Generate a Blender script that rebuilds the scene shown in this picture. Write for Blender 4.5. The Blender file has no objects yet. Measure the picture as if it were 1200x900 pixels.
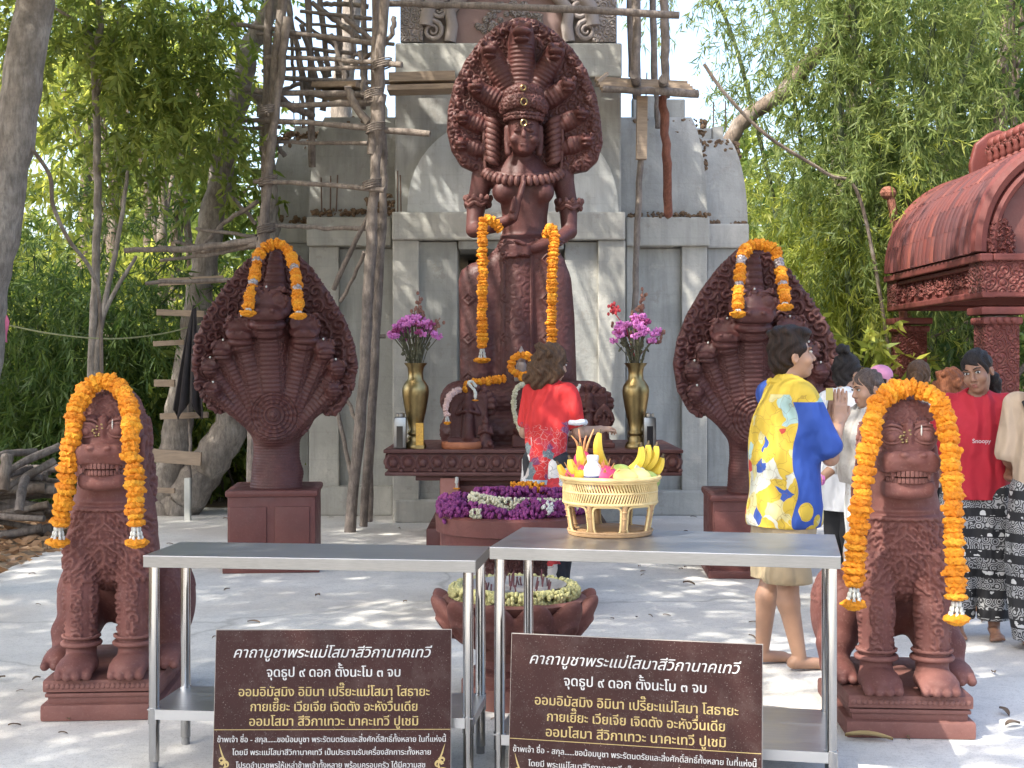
import bpy, bmesh, math, random
import numpy as np
from mathutils import Vector, Matrix, Euler
R = math.radians
SC = bpy.context.scene
COL = SC.collection
rng = np.random.default_rng(7)
random.seed(7)

# ------------------------------------------------------------------ camera, world, sun, exposure
F = 1600.0; HORIZON = 430.0; EYE = 1.5
cam = bpy.data.cameras.new('camera')
cam.sensor_width = 36; cam.lens = 48
cam.shift_y = -20 / 1200
cam.clip_start = 0.1; cam.clip_end = 500
camo = bpy.data.objects.new('camera', cam); COL.objects.link(camo)
camo.location = (0, 0, EYE); camo.rotation_euler = (R(90), 0, 0)
SC.camera = camo
SUN_DIR = Vector((-0.52, -0.40, 0.80)).normalized()          # towards the sun
world = bpy.data.worlds.new('World'); SC.world = world; world.use_nodes = True
wn = world.node_tree.nodes; wl = world.node_tree.links
sky = wn.new('ShaderNodeTexSky'); sky.sky_type = 'NISHITA'; sky.sun_disc = False
sky.sun_elevation = math.asin(SUN_DIR.z)
sky.sun_rotation = math.atan2(SUN_DIR.x, SUN_DIR.y)
sky.air_density = 1.0; sky.dust_density = 4.0; sky.ozone_density = 1.0
wn['Background'].inputs['Strength'].default_value = 0.15
wl.new(sky.outputs[0], wn['Background'].inputs['Color'])
sun = bpy.data.lights.new('sun', 'SUN'); sun.energy = 2.5; sun.angle = R(0.53); sun.color = (1, 0.95, 0.86)
suno = bpy.data.objects.new('sun', sun); COL.objects.link(suno)
suno.rotation_euler = SUN_DIR.to_track_quat('Z', 'Y').to_euler()
SC.view_settings.view_transform = 'Standard'; SC.view_settings.look = 'None'
SC.view_settings.exposure = 1.98; SC.view_settings.gamma = 1
SC.render.engine = 'CYCLES'
SC.cycles.max_bounces = 8; SC.cycles.diffuse_bounces = 4; SC.cycles.transparent_max_bounces = 8
SC.cycles.use_denoising = True

def P(x, y, d):
    """the point that the photograph shows at pixel (x, y), d metres away"""
    return Vector(((x - 600) * d / F, d, EYE - (y - HORIZON) * d / F))
def dground(y): return F * EYE / (y - HORIZON)

# ------------------------------------------------------------------ objects and tags
def tag(o, label=None, cat=None, group=None, kind=None):
    if label: o['label'] = label
    if cat: o['category'] = cat
    if group: o['group'] = group
    if kind: o['kind'] = kind
    return o
def empty(name, loc=(0, 0, 0), rz=0, scale=1):
    o = bpy.data.objects.new(name, None); COL.objects.link(o)
    o.location = loc; o.rotation_euler = (0, 0, rz); o.scale = (scale,) * 3
    o.empty_display_size = .1
    return o
def thing(name, label, cat, loc=(0, 0, 0), rz=0, group=None, scale=1):
    return tag(empty(name, loc, rz, scale), label, cat, group)
def link(name, me, parent=None):
    o = bpy.data.objects.new(name, me); COL.objects.link(o)
    if parent is not None: o.parent = parent
    return o
def meshobj(name, v, f, mat, parent=None, smooth=True, sharp=None):
    me = bpy.data.meshes.new(name)
    v = np.asarray(v, dtype=np.float32)
    if isinstance(f, np.ndarray):
        n = f.shape[1]
        me.vertices.add(len(v)); me.vertices.foreach_set('co', v.ravel())
        me.loops.add(f.size); me.loops.foreach_set('vertex_index', f.ravel().astype(np.int32))
        me.polygons.add(len(f)); me.polygons.foreach_set('loop_start', np.arange(0, f.size, n, dtype=np.int32))
        me.polygons.foreach_set('loop_total', np.full(len(f), n, dtype=np.int32))
        me.update(calc_edges=True); me.validate()
    else:
        me.from_pydata([tuple(p) for p in v], [], f); me.update()
    me.materials.append(mat)
    if smooth: me.polygons.foreach_set('use_smooth', np.ones(len(me.polygons), dtype=bool))
    if sharp:
        try: me.set_sharp_from_angle(angle=R(sharp))
        except Exception: pass
    return link(name, me, parent)
def copy_tree(o, parent=None):
    c = o.copy(); COL.objects.link(c)
    if parent is not None: c.parent = parent
    for ch in list(o.children): copy_tree(ch, c)
    return c

class MB:
    """collects shapes that make ONE mesh"""
    def __init__(s): s.v = []; s.f = []; s.n = 0
    def add(s, v, f):
        v = [tuple(p) for p in v]
        s.v += v; s.f += [tuple(int(i) + s.n for i in q) for q in f]; s.n += len(v); return s
    def box(s, c, size, rz=0, bev=0.0, rot=None):
        bm = bmesh.new(); bmesh.ops.create_cube(bm, size=1)
        for q in bm.verts: q.co = Vector((q.co.x * size[0], q.co.y * size[1], q.co.z * size[2]))
        if bev: bmesh.ops.bevel(bm, geom=bm.edges[:], offset=min(bev, min(size) * .45), segments=2, affect='EDGES', profile=.6)
        m = rot.to_matrix() if rot is not None else Matrix.Rotation(rz, 3, 'Z')
        bm.verts.index_update()
        s.add([m @ q.co + Vector(c) for q in bm.verts], [[x.index for x in fa.verts] for fa in bm.faces]); bm.free(); return s
    def tube(s, pts, rad, seg=8, cap=True, jit=0):
        pts = [Vector(p) for p in pts]; n = len(pts)
        if not hasattr(rad, '__len__'): rad = [rad] * n
        v = []; up = None
        for i, p in enumerate(pts):
            t = (pts[min(i + 1, n - 1)] - pts[max(i - 1, 0)]).normalized()
            if up is None: up = Vector((0, 0, 1)) if abs(t.z) < .9 else Vector((1, 0, 0))
            a = t.cross(up)
            if a.length < 1e-5: a = t.orthogonal()
            a.normalize(); b = a.cross(t).normalized(); up = b
            for k in range(seg):
                an = 2 * math.pi * k / seg
                rr = rad[i] * (1 + (random.uniform(-jit, jit) if jit else 0))
                v.append(p + a * math.cos(an) * rr + b * math.sin(an) * rr)
        f = [[i * seg + k, i * seg + (k + 1) % seg, (i + 1) * seg + (k + 1) % seg, (i + 1) * seg + k] for i in range(n - 1) for k in range(seg)]
        if cap: f += [list(range(seg))[::-1], [(n - 1) * seg + k for k in range(seg)]]
        return s.add(v, f)
    def lathe(s, prof, c=(0, 0, 0), seg=32, wob=None):
        c = Vector(c); v = []; n = len(prof)
        for i, (r, z) in enumerate(prof):
            for k in range(seg):
                an = 2 * math.pi * k / seg; rr = r * (wob(an, i) if wob else 1)
                v.append(c + Vector((rr * math.cos(an), rr * math.sin(an), z)))
        f = [[i * seg + k, i * seg + (k + 1) % seg, (i + 1) * seg + (k + 1) % seg, (i + 1) * seg + k] for i in range(n - 1) for k in range(seg)]
        f += [list(range(seg))[::-1], [(n - 1) * seg + k for k in range(seg)]]
        return s.add(v, f)
    def ell(s, c, r, seg=14, rings=8, rot=None, fn=None):
        m = rot.to_matrix() if isinstance(rot, Euler) else (rot or Matrix.Identity(3)); c = Vector(c); v = []
        for i in range(rings + 1):
            th = math.pi * i / rings
            for k in range(seg):
                ph = 2 * math.pi * k / seg
                d = Vector((math.sin(th) * math.cos(ph), math.sin(th) * math.sin(ph), math.cos(th)))
                q = fn(d) if fn else 1
                v.append(c + m @ Vector((d.x * r[0] * q, d.y * r[1] * q, d.z * r[2] * q)))
        f = [[i * seg + k, (i + 1) * seg + k, (i + 1) * seg + (k + 1) % seg, i * seg + (k + 1) % seg] for i in range(rings) for k in range(seg)]
        return s.add(v, f)
    def prism(s, pts, y0, y1):
        """outline in XZ extruded along Y"""
        n = len(pts)
        v = [(x, y0, z) for x, z in pts] + [(x, y1, z) for x, z in pts]
        f = [list(range(n)), list(range(2 * n - 1, n - 1, -1))] + [[i, n + i, n + (i + 1) % n, (i + 1) % n] for i in range(n)]
        return s.add(v, f)
    def build(s, name, mat, parent=None, smooth=False, sharp=40):
        o = meshobj(name, s.v, s.f, mat, parent, smooth, sharp if smooth else None)
        bm = bmesh.new(); bm.from_mesh(o.data); bmesh.ops.recalc_face_normals(bm, faces=bm.faces); bm.to_mesh(o.data); bm.free()
        return o

def bez(pts, n=8):
    """Catmull-Rom through pts"""
    P_ = [Vector(p) for p in pts]; out = []
    for i in range(len(P_) - 1):
        a = P_[max(i - 1, 0)]; b = P_[i]; c = P_[i + 1]; d = P_[min(i + 2, len(P_) - 1)]
        for k in range(n):
            t = k / n
            out.append(.5 * ((2 * b) + (c - a) * t + (2 * a - 5 * b + 4 * c - d) * t * t + (3 * b - a - 3 * c + d) * t ** 3))
    out.append(P_[-1]); return out

# ------------------------------------------------------------------ signed-distance modelling (smooth bodies)
class Sdf:
    def __init__(s, lo, hi, res):
        s.lo = np.array(lo, float); s.res = res
        s.n = np.ceil((np.array(hi) - s.lo) / res).astype(int) + 1
        s.v = np.full(s.n, 9.0, np.float32)
        s.ax = [s.lo[i] + res * np.arange(s.n[i]) for i in range(3)]
    def _apply(s, fn, lo, hi, k, op='add'):
        m = k + 3 * s.res; sl = []
        for i in range(3):
            a = max(0, int((lo[i] - m - s.lo[i]) / s.res)); b = min(s.n[i], int((hi[i] + m - s.lo[i]) / s.res) + 2)
            if b <= a: return s
            sl.append(slice(a, b))
        X = s.ax[0][sl[0]][:, None, None]; Y = s.ax[1][sl[1]][None, :, None]; Z = s.ax[2][sl[2]][None, None, :]
        d = fn(X, Y, Z); a = s.v[tuple(sl)]
        if op == 'add':
            if k > 0:
                h = np.maximum(k - np.abs(a - d), 0) / k; r = np.minimum(a, d) - h * h * k * .25
            else: r = np.minimum(a, d)
        else:
            d = -d
            if k > 0:
                h = np.maximum(k - np.abs(a - d), 0) / k; r = np.maximum(a, d) + h * h * k * .25
            else: r = np.maximum(a, d)
        s.v[tuple(sl)] = r; return s
    def cap(s, a, b, ra, rb=None, k=.02, op='add', sq=(1, 1, 1)):
        rb = ra if rb is None else rb
        a = np.array(a, float); b = np.array(b, float); e = b - a; L = max(e @ e, 1e-9); q = np.array(sq, float)
        def fn(X, Y, Z):
            t = np.clip(((X - a[0]) * e[0] + (Y - a[1]) * e[1] + (Z - a[2]) * e[2]) / L, 0, 1)
            return np.sqrt(((X - a[0] - t * e[0]) / q[0]) ** 2 + ((Y - a[1] - t * e[1]) / q[1]) ** 2 + ((Z - a[2] - t * e[2]) / q[2]) ** 2) - (ra + (rb - ra) * t)
        r = max(ra, rb) * max(sq)
        return s._apply(fn, np.minimum(a, b) - r, np.maximum(a, b) + r, k, op)
    def chain(s, pts, rads, k=.02, op='add', sq=(1, 1, 1)):
        if not hasattr(rads, '__len__'): rads = [rads] * len(pts)
        for i in range(len(pts) - 1): s.cap(pts[i], pts[i + 1], rads[i], rads[i + 1], k, op, sq)
        return s
    def ell(s, c, r, k=.02, op='add', rot=None):
        c = np.array(c, float); r = np.array(r, float)
        M = np.array(rot.to_matrix() if isinstance(rot, Euler) else (rot if rot is not None else np.eye(3))).T
        def fn(X, Y, Z):
            x, y, z = X - c[0], Y - c[1], Z - c[2]
            u = (M[0, 0] * x + M[0, 1] * y + M[0, 2] * z) / r[0]; v = (M[1, 0] * x + M[1, 1] * y + M[1, 2] * z) / r[1]; w = (M[2, 0] * x + M[2, 1] * y + M[2, 2] * z) / r[2]
            k0 = np.sqrt(u * u + v * v + w * w); k1 = np.sqrt((u / r[0]) ** 2 + (v / r[1]) ** 2 + (w / r[2]) ** 2) + 1e-6
            return k0 * (k0 - 1) / k1
        m = r.max() if rot is not None else r
        return s._apply(fn, c - m, c + m, k, op)
    def box(s, c, h, rd=.01, k=.02, op='add', rot=None):
        c = np.array(c, float); h = np.array(h, float)
        M = np.array(rot.to_matrix() if isinstance(rot, Euler) else (rot if rot is not None else np.eye(3))).T
        def fn(X, Y, Z):
            x, y, z = X - c[0], Y - c[1], Z - c[2]
            q = [np.abs(M[i, 0] * x + M[i, 1] * y + M[i, 2] * z) - h[i] + rd for i in range(3)]
            return np.sqrt(np.maximum(q[0], 0) ** 2 + np.maximum(q[1], 0) ** 2 + np.maximum(q[2], 0) ** 2) + np.minimum(np.maximum(np.maximum(q[0], q[1]), q[2]), 0) - rd
        m = np.linalg.norm(h) if rot is not None else h
        return s._apply(fn, c - m, c + m, k, op)
    def tor(s, c, Rr, r, k=.01, op='add', rot=None, sq=1):
        """ring about local z"""
        c = np.array(c, float)
        M = np.array(rot.to_matrix() if isinstance(rot, Euler) else (rot if rot is not None else np.eye(3))).T
        def fn(X, Y, Z):
            x, y, z = X - c[0], Y - c[1], Z - c[2]
            u = M[0, 0] * x + M[0, 1] * y + M[0, 2] * z; v = (M[1, 0] * x + M[1, 1] * y + M[1, 2] * z) / sq; w = M[2, 0] * x + M[2, 1] * y + M[2, 2] * z
            return np.sqrt((np.sqrt(u * u + v * v) - Rr) ** 2 + w * w) - r
        m = (Rr + r) * max(1, sq)
        return s._apply(fn, c - m, c + m, k, op)
    def plate(s, poly, y0, y1, rd=.02, k=.02, bulge=None):
        """closed XZ outline extruded along Y"""
        poly = np.array(poly, float)
        def fn(X, Y, Z):
            x = X[:, 0, :]; z = Z[0, 0, :][None, :] + 0 * x
            x = x + 0 * z
            d = np.full(x.shape, 1e9); sg = np.ones(x.shape)
            n = len(poly)
            for i in range(n):
                a = poly[i]; b = poly[i - 1]; e = b - a; wx = x - a[0]; wz = z - a[1]
                t = np.clip((wx * e[0] + wz * e[1]) / (e @ e), 0, 1)
                d = np.minimum(d, (wx - e[0] * t) ** 2 + (wz - e[1] * t) ** 2)
                c1 = z >= a[1]; c2 = z < b[1]; c3 = e[0] * wz > e[1] * wx
                fl = (c1 & c2 & c3) | (~c1 & ~c2 & ~c3); sg = np.where(fl, -sg, sg)
            d2 = (np.sqrt(d) * sg)[:, None, :]
            yc, hh = (y0 + y1) / 2, (y1 - y0) / 2
            yy = Y - yc
            if bulge: yy = yy + bulge(x, z)[:, None, :]
            w = np.abs(yy) - hh + rd; d2 = d2 + rd
            return np.sqrt(np.maximum(d2, 0) ** 2 + np.maximum(w, 0) ** 2) + np.minimum(np.maximum(d2, w), 0) - rd
        lo = np.array([poly[:, 0].min(), y0 - .15, poly[:, 1].min()]); hi = np.array([poly[:, 0].max(), y1 + .15, poly[:, 1].max()])
        return s._apply(fn, lo, hi, k)
    def arr(s):
        """vertices and quads of the zero surface (surface nets)"""
        v = s.v; ins = v < 0
        c = [(i, j, k) for i in (0, 1) for j in (0, 1) for k in (0, 1)]
        n = np.array(v.shape) - 1
        cnt = sum(ins[i:n[0] + i, j:n[1] + j, k:n[2] + k].astype(np.int8) for i, j, k in c)
        act = (cnt > 0) & (cnt < 8)
        idx = np.argwhere(act); ids = np.full(act.shape, -1, np.int64); ids[act] = np.arange(len(idx))
        acc = np.zeros((len(idx), 3)); num = np.zeros(len(idx))
        val = {q: v[idx[:, 0] + q[0], idx[:, 1] + q[1], idx[:, 2] + q[2]].astype(float) for q in c}
        for a in c:
            for ax in range(3):
                if a[ax]: continue
                b = list(a); b[ax] = 1; b = tuple(b); va, vb = val[a], val[b]
                m = (va < 0) != (vb < 0); t = np.where(m, va / np.where(m, va - vb, 1), 0)
                p = np.array(a, float)[None, :].repeat(len(idx), 0); p[:, ax] = t
                acc += p * m[:, None]; num += m
        V = (idx + acc / num[:, None]) * s.res + s.lo
        Q = []
        for ax in range(3):
            u, w = (ax + 1) % 3, (ax + 2) % 3
            a = np.take(ins, range(0, v.shape[ax] - 1), ax); b = np.take(ins, range(1, v.shape[ax]), ax)
            e = np.argwhere(a != b); e = e[(e[:, u] > 0) & (e[:, w] > 0) & (e[:, u] < n[u]) & (e[:, w] < n[w])]
            fl = ins[e[:, 0], e[:, 1], e[:, 2]]
            def g(du, dw):
                q = e.copy(); q[:, u] -= du; q[:, w] -= dw; return ids[q[:, 0], q[:, 1], q[:, 2]]
            q = np.stack([g(1, 1), g(0, 1), g(0, 0), g(1, 0)], 1); q[~fl] = q[~fl][:, ::-1]; Q.append(q)
        Q = np.concatenate(Q); Q = Q[(Q >= 0).all(1)]
        return V, Q
    def build(s, name, mat, parent=None, disp=None, smooth_it=1, sub=0):
        V, Q = s.arr()
        for _ in range(smooth_it): V = lap(V, Q)
        for _ in range(sub): V, Q = subdiv(V, Q)
        if disp is not None: V = V + vnormals(V, Q) * disp(V, vnormals(V, Q))[:, None]
        return meshobj(name, V, Q, mat, parent, True)
def subdiv(V, Q):
    e = np.stack([Q, np.roll(Q, -1, 1)], 2).reshape(-1, 2); e = np.sort(e, 1)
    u, inv = np.unique(e, axis=0, return_inverse=True); inv = inv.reshape(-1, 4); n = len(V)
    V2 = np.concatenate([V, (V[u[:, 0]] + V[u[:, 1]]) / 2, V[Q].mean(1)]); em = n + inv; fc = n + len(u) + np.arange(len(Q))
    Q2 = np.concatenate([np.stack([Q[:, i], em[:, i], fc, em[:, i - 1]], 1) for i in range(4)]); return lap(V2, Q2), Q2
def lap(V, Q, a=.5):
    s = np.zeros_like(V); c = np.zeros(len(V))
    for i in range(4):
        j = (i + 1) % 4
        for k in range(3):
            s[:, k] += np.bincount(Q[:, i], V[Q[:, j], k], len(V)) + np.bincount(Q[:, j], V[Q[:, i], k], len(V))
        c += np.bincount(Q[:, i], minlength=len(V)) + np.bincount(Q[:, j], minlength=len(V))
    return V * (1 - a) + a * s / np.maximum(c, 1)[:, None]
def vnormals(V, Q):
    n = np.cross(V[Q[:, 2]] - V[Q[:, 0]], V[Q[:, 3]] - V[Q[:, 1]]); o = np.zeros_like(V)
    for i in range(4):
        for k in range(3): o[:, k] += np.bincount(Q[:, i], n[:, k], len(V))
    return o / np.maximum(np.linalg.norm(o, axis=1), 1e-9)[:, None]
def rosettes(x, z, cell, seed=1, fr=11.0):
    """carved scrollwork: rings inside jittered cells, 0..1"""
    r = np.random.default_rng(seed); tab = r.random((64, 64, 2))
    gx, gz = np.floor(x / cell).astype(int), np.floor(z / cell).astype(int); best = np.full(np.shape(x), 9.0); an = np.zeros(np.shape(x))
    for i in (-1, 0, 1):
        for j in (-1, 0, 1):
            t = tab[(gx + i) % 64, (gz + j) % 64]
            dx = x / cell - (gx + i) - .15 - .7 * t[..., 0]; dz = z / cell - (gz + j) - .15 - .7 * t[..., 1]; d = np.sqrt(dx * dx + dz * dz)
            m = d < best; best = np.where(m, d, best); an = np.where(m, np.arctan2(dz, dx), an)
    return np.clip(.5 + 1.0 * np.cos(best * fr + an), 0, 1)

# ------------------------------------------------------------------ materials
def nt(name):
    m = bpy.data.materials.new(name); m.use_nodes = True
    return m, m.node_tree.nodes, m.node_tree.links, m.node_tree.nodes['Principled BSDF']
def ramp(n, l, src, stops, interp='LINEAR'):
    r = n.new('ShaderNodeValToRGB'); r.color_ramp.interpolation = interp
    e = r.color_ramp.elements
    while len(e) < len(stops): e.new(.5)
    for q, (p, c) in zip(e, stops):
        q.position = p; q.color = (*c, 1) if len(c) == 3 else c
    l.new(src, r.inputs[0]); return r.outputs[0]
def noise(n, l, scale, detail=4, rough=.6, vec=None, dist=0):
    t = n.new('ShaderNodeTexNoise'); t.inputs['Scale'].default_value = scale; t.inputs['Detail'].default_value = detail
    t.inputs['Roughness'].default_value = rough; t.inputs['Distortion'].default_value = dist
    if vec is not None: l.new(vec, t.inputs['Vector'])
    return t.outputs['Fac']
def objco(n, scale=None, l=None):
    c = n.new('ShaderNodeTexCoord').outputs['Object']
    if scale is None: return c
    m = n.new('ShaderNodeMapping'); m.inputs['Scale'].default_value = scale; l.new(c, m.inputs['Vector']); return m.outputs[0]
def math_(n, l, op, a, b=None):
    m = n.new('ShaderNodeMath'); m.operation = op
    for i, q in enumerate((a, b)):
        if q is None: continue
        if isinstance(q, (int, float)): m.inputs[i].default_value = q
        else: l.new(q, m.inputs[i])
    return m.outputs[0]
def mixc(n, l, fac, a, b):
    m = n.new('ShaderNodeMix'); m.data_type = 'RGBA'
    for i, q in ((0, fac), (6, a), (7, b)):
        if isinstance(q, (int, float)): m.inputs[i].default_value = q
        elif isinstance(q, tuple): m.inputs[i].default_value = (*q, 1)
        else: l.new(q, m.inputs[i])
    return m.outputs[2]
def bump(n, l, b, h, strength=.5, dist=.01, prev=None):
    u = n.new('ShaderNodeBump'); u.inputs['Strength'].default_value = strength; u.inputs['Distance'].default_value = dist
    l.new(h, u.inputs['Height'])
    if prev is not None: l.new(prev, u.inputs['Normal'])
    l.new(u.outputs[0], b.inputs['Normal']); return u.outputs[0]
def simple(name, c1, c2=None, scale=8, rough=.6, metal=0, bs=60, bd=.002, spec=.5, stretch=None):
    m, n, l, b = nt(name); co = objco(n, stretch, l)
    c2 = c2 or tuple(x * .8 for x in c1)
    l.new(ramp(n, l, noise(n, l, scale, 5, .65, co), [(.3, c2), (.7, c1)]), b.inputs['Base Color'])
    b.inputs['Roughness'].default_value = rough; b.inputs['Metallic'].default_value = metal; b.inputs['Specular IOR Level'].default_value = spec
    if bd: bump(n, l, b, noise(n, l, bs, 4, .6, co), .6, bd)
    return m
def stone(name, c1, c2, carve=0, cscale=30, cdepth=.01, rough=.55, dust=(.22, .115, .095)):
    """painted dark-red cast statue stone, optionally with carved scrollwork"""
    m, n, l, b = nt(name); co = objco(n)
    base = ramp(n, l, noise(n, l, 5, 6, .65, co), [(.3, c2), (.7, c1)])
    fine = ramp(n, l, noise(n, l, 90, 3, .6, co), [(.56, (0, 0, 0)), (.75, (.35,) * 3)])
    base = mixc(n, l, fine, base, dust)
    blot = ramp(n, l, noise(n, l, 2.2, 6, .7, co), [(.45, (0,) * 3), (.7, (.35,) * 3)]); base = mixc(n, l, blot, base, tuple(q * .55 + w * .45 for q, w in zip(c1, dust)))
    geo = n.new('ShaderNodeNewGeometry'); ed = ramp(n, l, geo.outputs['Pointiness'], [(.515, (0,) * 3), (.60, (.55,) * 3)]); base = mixc(n, l, ed, base, tuple(q * .6 + w * .4 for q, w in zip(c1, dust)))
    l.new(base, b.inputs['Base Color'])
    l.new(ramp(n, l, noise(n, l, 14, 4, .6, co), [(.3, (rough - .12,) * 3), (.7, (rough + .15,) * 3)]), b.inputs['Roughness'])
    b.inputs['Specular IOR Level'].default_value = .38
    pv = bump(n, l, b, noise(n, l, 55, 5, .65, co), .4, .005)
    if carve:
        v = n.new('ShaderNodeTexVoronoi'); v.inputs['Scale'].default_value = cscale; l.new(co, v.inputs['Vector'])
        h = math_(n, l, 'SINE', math_(n, l, 'MULTIPLY', v.outputs['Distance'], 16.0))
        bump(n, l, b, h, carve, cdepth, pv)
    return m
def leafmat(name, dark, light, trans=.35):
    m, n, l, b = nt(name)
    g = n.new('ShaderNodeNewGeometry')
    c = ramp(n, l, g.outputs['Random Per Island'], [(0, dark), (.6, tuple((a + q) / 2 for a, q in zip(dark, light))), (1, light)])
    l.new(c, b.inputs['Base Color']); b.inputs['Roughness'].default_value = .5; b.inputs['Specular IOR Level'].default_value = .3
    t = n.new('ShaderNodeBsdfTranslucent'); hs = n.new('ShaderNodeHueSaturation'); hs.inputs['Value'].default_value = 1.9; hs.inputs['Hue'].default_value = .485; hs.inputs['Saturation'].default_value = 1.05
    l.new(c, hs.inputs['Color']); l.new(hs.outputs[0], t.inputs['Color'])
    mx = n.new('ShaderNodeMixShader'); mx.inputs[0].default_value = trans
    l.new(b.outputs[0], mx.inputs[1]); l.new(t.outputs[0], mx.inputs[2]); l.new(mx.outputs[0], n['Material Output'].inputs['Surface'])
    return m
def bark(name, c1, c2, c3=None, scale=6):
    m, n, l, b = nt(name); co = objco(n)
    st = objco(n, (1, 1, .25), l)
    a = ramp(n, l, noise(n, l, scale, 6, .7, co), [(.35, c2), (.62, c1)])
    if c3: a = mixc(n, l, ramp(n, l, noise(n, l, scale * .6, 3, .5, co), [(.5, (0,) * 3), (.62, (1,) * 3)]), a, c3)
    l.new(a, b.inputs['Base Color']); b.inputs['Roughness'].default_value = .85
    fs = noise(n, l, 34, 6, .75, st); ov = ramp(n, l, fs, [(.42, (0,) * 3), (.62, (.6,) * 3)]); a = mixc(n, l, ov, a, tuple(q * .5 for q in c2)); l.new(a, b.inputs['Base Color'])
    bump(n, l, b, fs, .9, .02)
    return m
def flowermat(name, a, b_, c_):
    m, n, l, b = nt(name); g = n.new('ShaderNodeNewGeometry'); co = objco(n)
    c = ramp(n, l, g.outputs['Random Per Island'], [(0, a), (.55, b_), (1, c_)]); k = ramp(n, l, noise(n, l, 120, 3, .6, co), [(.4, (0,) * 3), (.7, (.5,) * 3)]); l.new(mixc(n, l, k, c, tuple(q * .62 for q in a)), b.inputs['Base Color']); b.inputs['Roughness'].default_value = .75
    bump(n, l, b, noise(n, l, 260, 3, .7, co), .8, .004); return m
M_marigold = flowermat('marigold_petals', (.60, .19, .004), (.74, .27, .006), (.78, .36, .02))
RED = (.088, .026, .023); RED2 = (.052, .017, .0155)
M_statue = stone('dark_red_stone', RED, RED2)
M_carved = stone('dark_red_carved_stone', RED, RED2, .55, 26, .012)
M_carvedfine = stone('dark_red_fine_carving', RED, RED2, .5, 60, .006)
M_redpaint = stone('dark_red_plinth', (.115, .028, .023), (.07, .019, .017), rough=.5)
M_pavil = stone('maroon_pavilion_stone', (.13, .028, .022), (.08, .019, .016), rough=.6, dust=(.17, .06, .05))
M_pavilcarve = stone('maroon_pavilion_carving', (.14, .03, .024), (.085, .02, .017), .8, 14, .02, rough=.6, dust=(.18, .065, .05))
M_gold = simple('aged_brass', (.36, .27, .12), (.22, .165, .08), 9, .36, 1, bd=.001)

M_white = simple('white_flower', (.6, .6, .55), (.45, .45, .4), 40, .6)
M_cream = simple('jasmine_cream', (.6, .55, .42), (.35, .34, .2), 60, .7)
M_purple = simple('purple_petals', (.22, .03, .16), (.11, .012, .08), 40, .7, bs=150, bd=.004)
M_pink = simple('pink_petals', (.68, .24, .55), (.5, .13, .4), 30, .6, bd=0)
M_greystem = simple('dry_stems', (.12, .12, .06), (.07, .06, .04), 30, .8, bd=0)
M_dried = simple('dried_flower', (.3, .15, .1), (.14, .06, .05), 20, .8, bd=0)
M_pole = bark('weathered_pole', (.30, .25, .21), (.16, .13, .11))
M_plank = simple('weathered_plank', (.4, .3, .21), (.24, .18, .13), 6, .8, stretch=(1, 8, 8), bd=.003)
M_concrete = None
# clumps of the overhanging crown: (court point shaded, height of the clump, radii, sprays)
SHADE = []
_r = random.Random(12)
GAPS = ((2.1, 13.5, 1.3), (2.2, 6.3, .75), (3.6, 5.2, .8), (-3.2, 15.2, .9), (1.6, 7.6, .45), (-1.6, 9.3, .4))  # openings shaped into the unseen crown so sun reaches statue, lion and paving
for _gx in np.arange(-5.2, 5.3, .95):
    for _gy in np.arange(3.2, 17.5, 1.0):
        _x, _y = _gx + _r.uniform(-.4, .4), _gy + _r.uniform(-.4, .4)
        if _r.random() < (.04 if _gx < 1.2 else .16) or any(math.hypot(_x - a, _y - b) < c for a, b, c in GAPS): continue
        SHADE.append((_x, _y, _r.uniform(6.4, 8.2), (.85, .8, .35), 66 if _gx < 1.2 else 54))
# ------------------------------------------------------------------ ground
def ground_mat():
    m, n, l, b = nt('pale_court_concrete'); co = objco(n)
    a = ramp(n, l, noise(n, l, 1.3, 6, .65, co, .4), [(.3, (.52, .505, .475)), (.7, (.69, .67, .625))])
    s = ramp(n, l, noise(n, l, 7, 5, .7, co), [(.50, (0,) * 3), (.72, (.5,) * 3)])
    a = mixc(n, l, s, a, (.36, .36, .35))
    s2 = ramp(n, l, noise(n, l, .45, 3, .5, co), [(.50, (0,) * 3), (.64, (.55,) * 3)])
    a = mixc(n, l, s2, a, (.42, .37, .32))
    ck = n.new('ShaderNodeTexVoronoi'); ck.feature = 'DISTANCE_TO_EDGE'; ck.inputs['Scale'].default_value = .32; wv = n.new('ShaderNodeTexNoise'); wv.inputs['Scale'].default_value = 1.6; wv.inputs['Detail'].default_value = 7; l.new(co, wv.inputs['Vector'])
    mv = n.new('ShaderNodeMix'); mv.data_type = 'VECTOR'; mv.inputs['Factor'].default_value = .4; l.new(co, mv.inputs[4]); l.new(wv.outputs['Color'], mv.inputs[5]); l.new(mv.outputs[1], ck.inputs['Vector'])
    a = mixc(n, l, ramp(n, l, ck.outputs['Distance'], [(0, (.5,) * 3), (.0025, (.3,) * 3), (.005, (0,) * 3)]), a, (.2, .19, .17))
    gr = ramp(n, l, noise(n, l, 40, 6, .8, co), [(.50, (0,) * 3), (.68, (.6,) * 3)]); a = mixc(n, l, gr, a, (.30, .28, .25))
    sp = ramp(n, l, noise(n, l, 160, 2, .5, co), [(.60, (0,) * 3), (.68, (.6,) * 3)])
    a = mixc(n, l, sp, a, (.25, .22, .19))
    l.new(a, b.inputs['Base Color']); b.inputs['Roughness'].default_value = .75
    bump(n, l, b, noise(n, l, 25, 6, .7, co), .35, .006); return m
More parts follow.
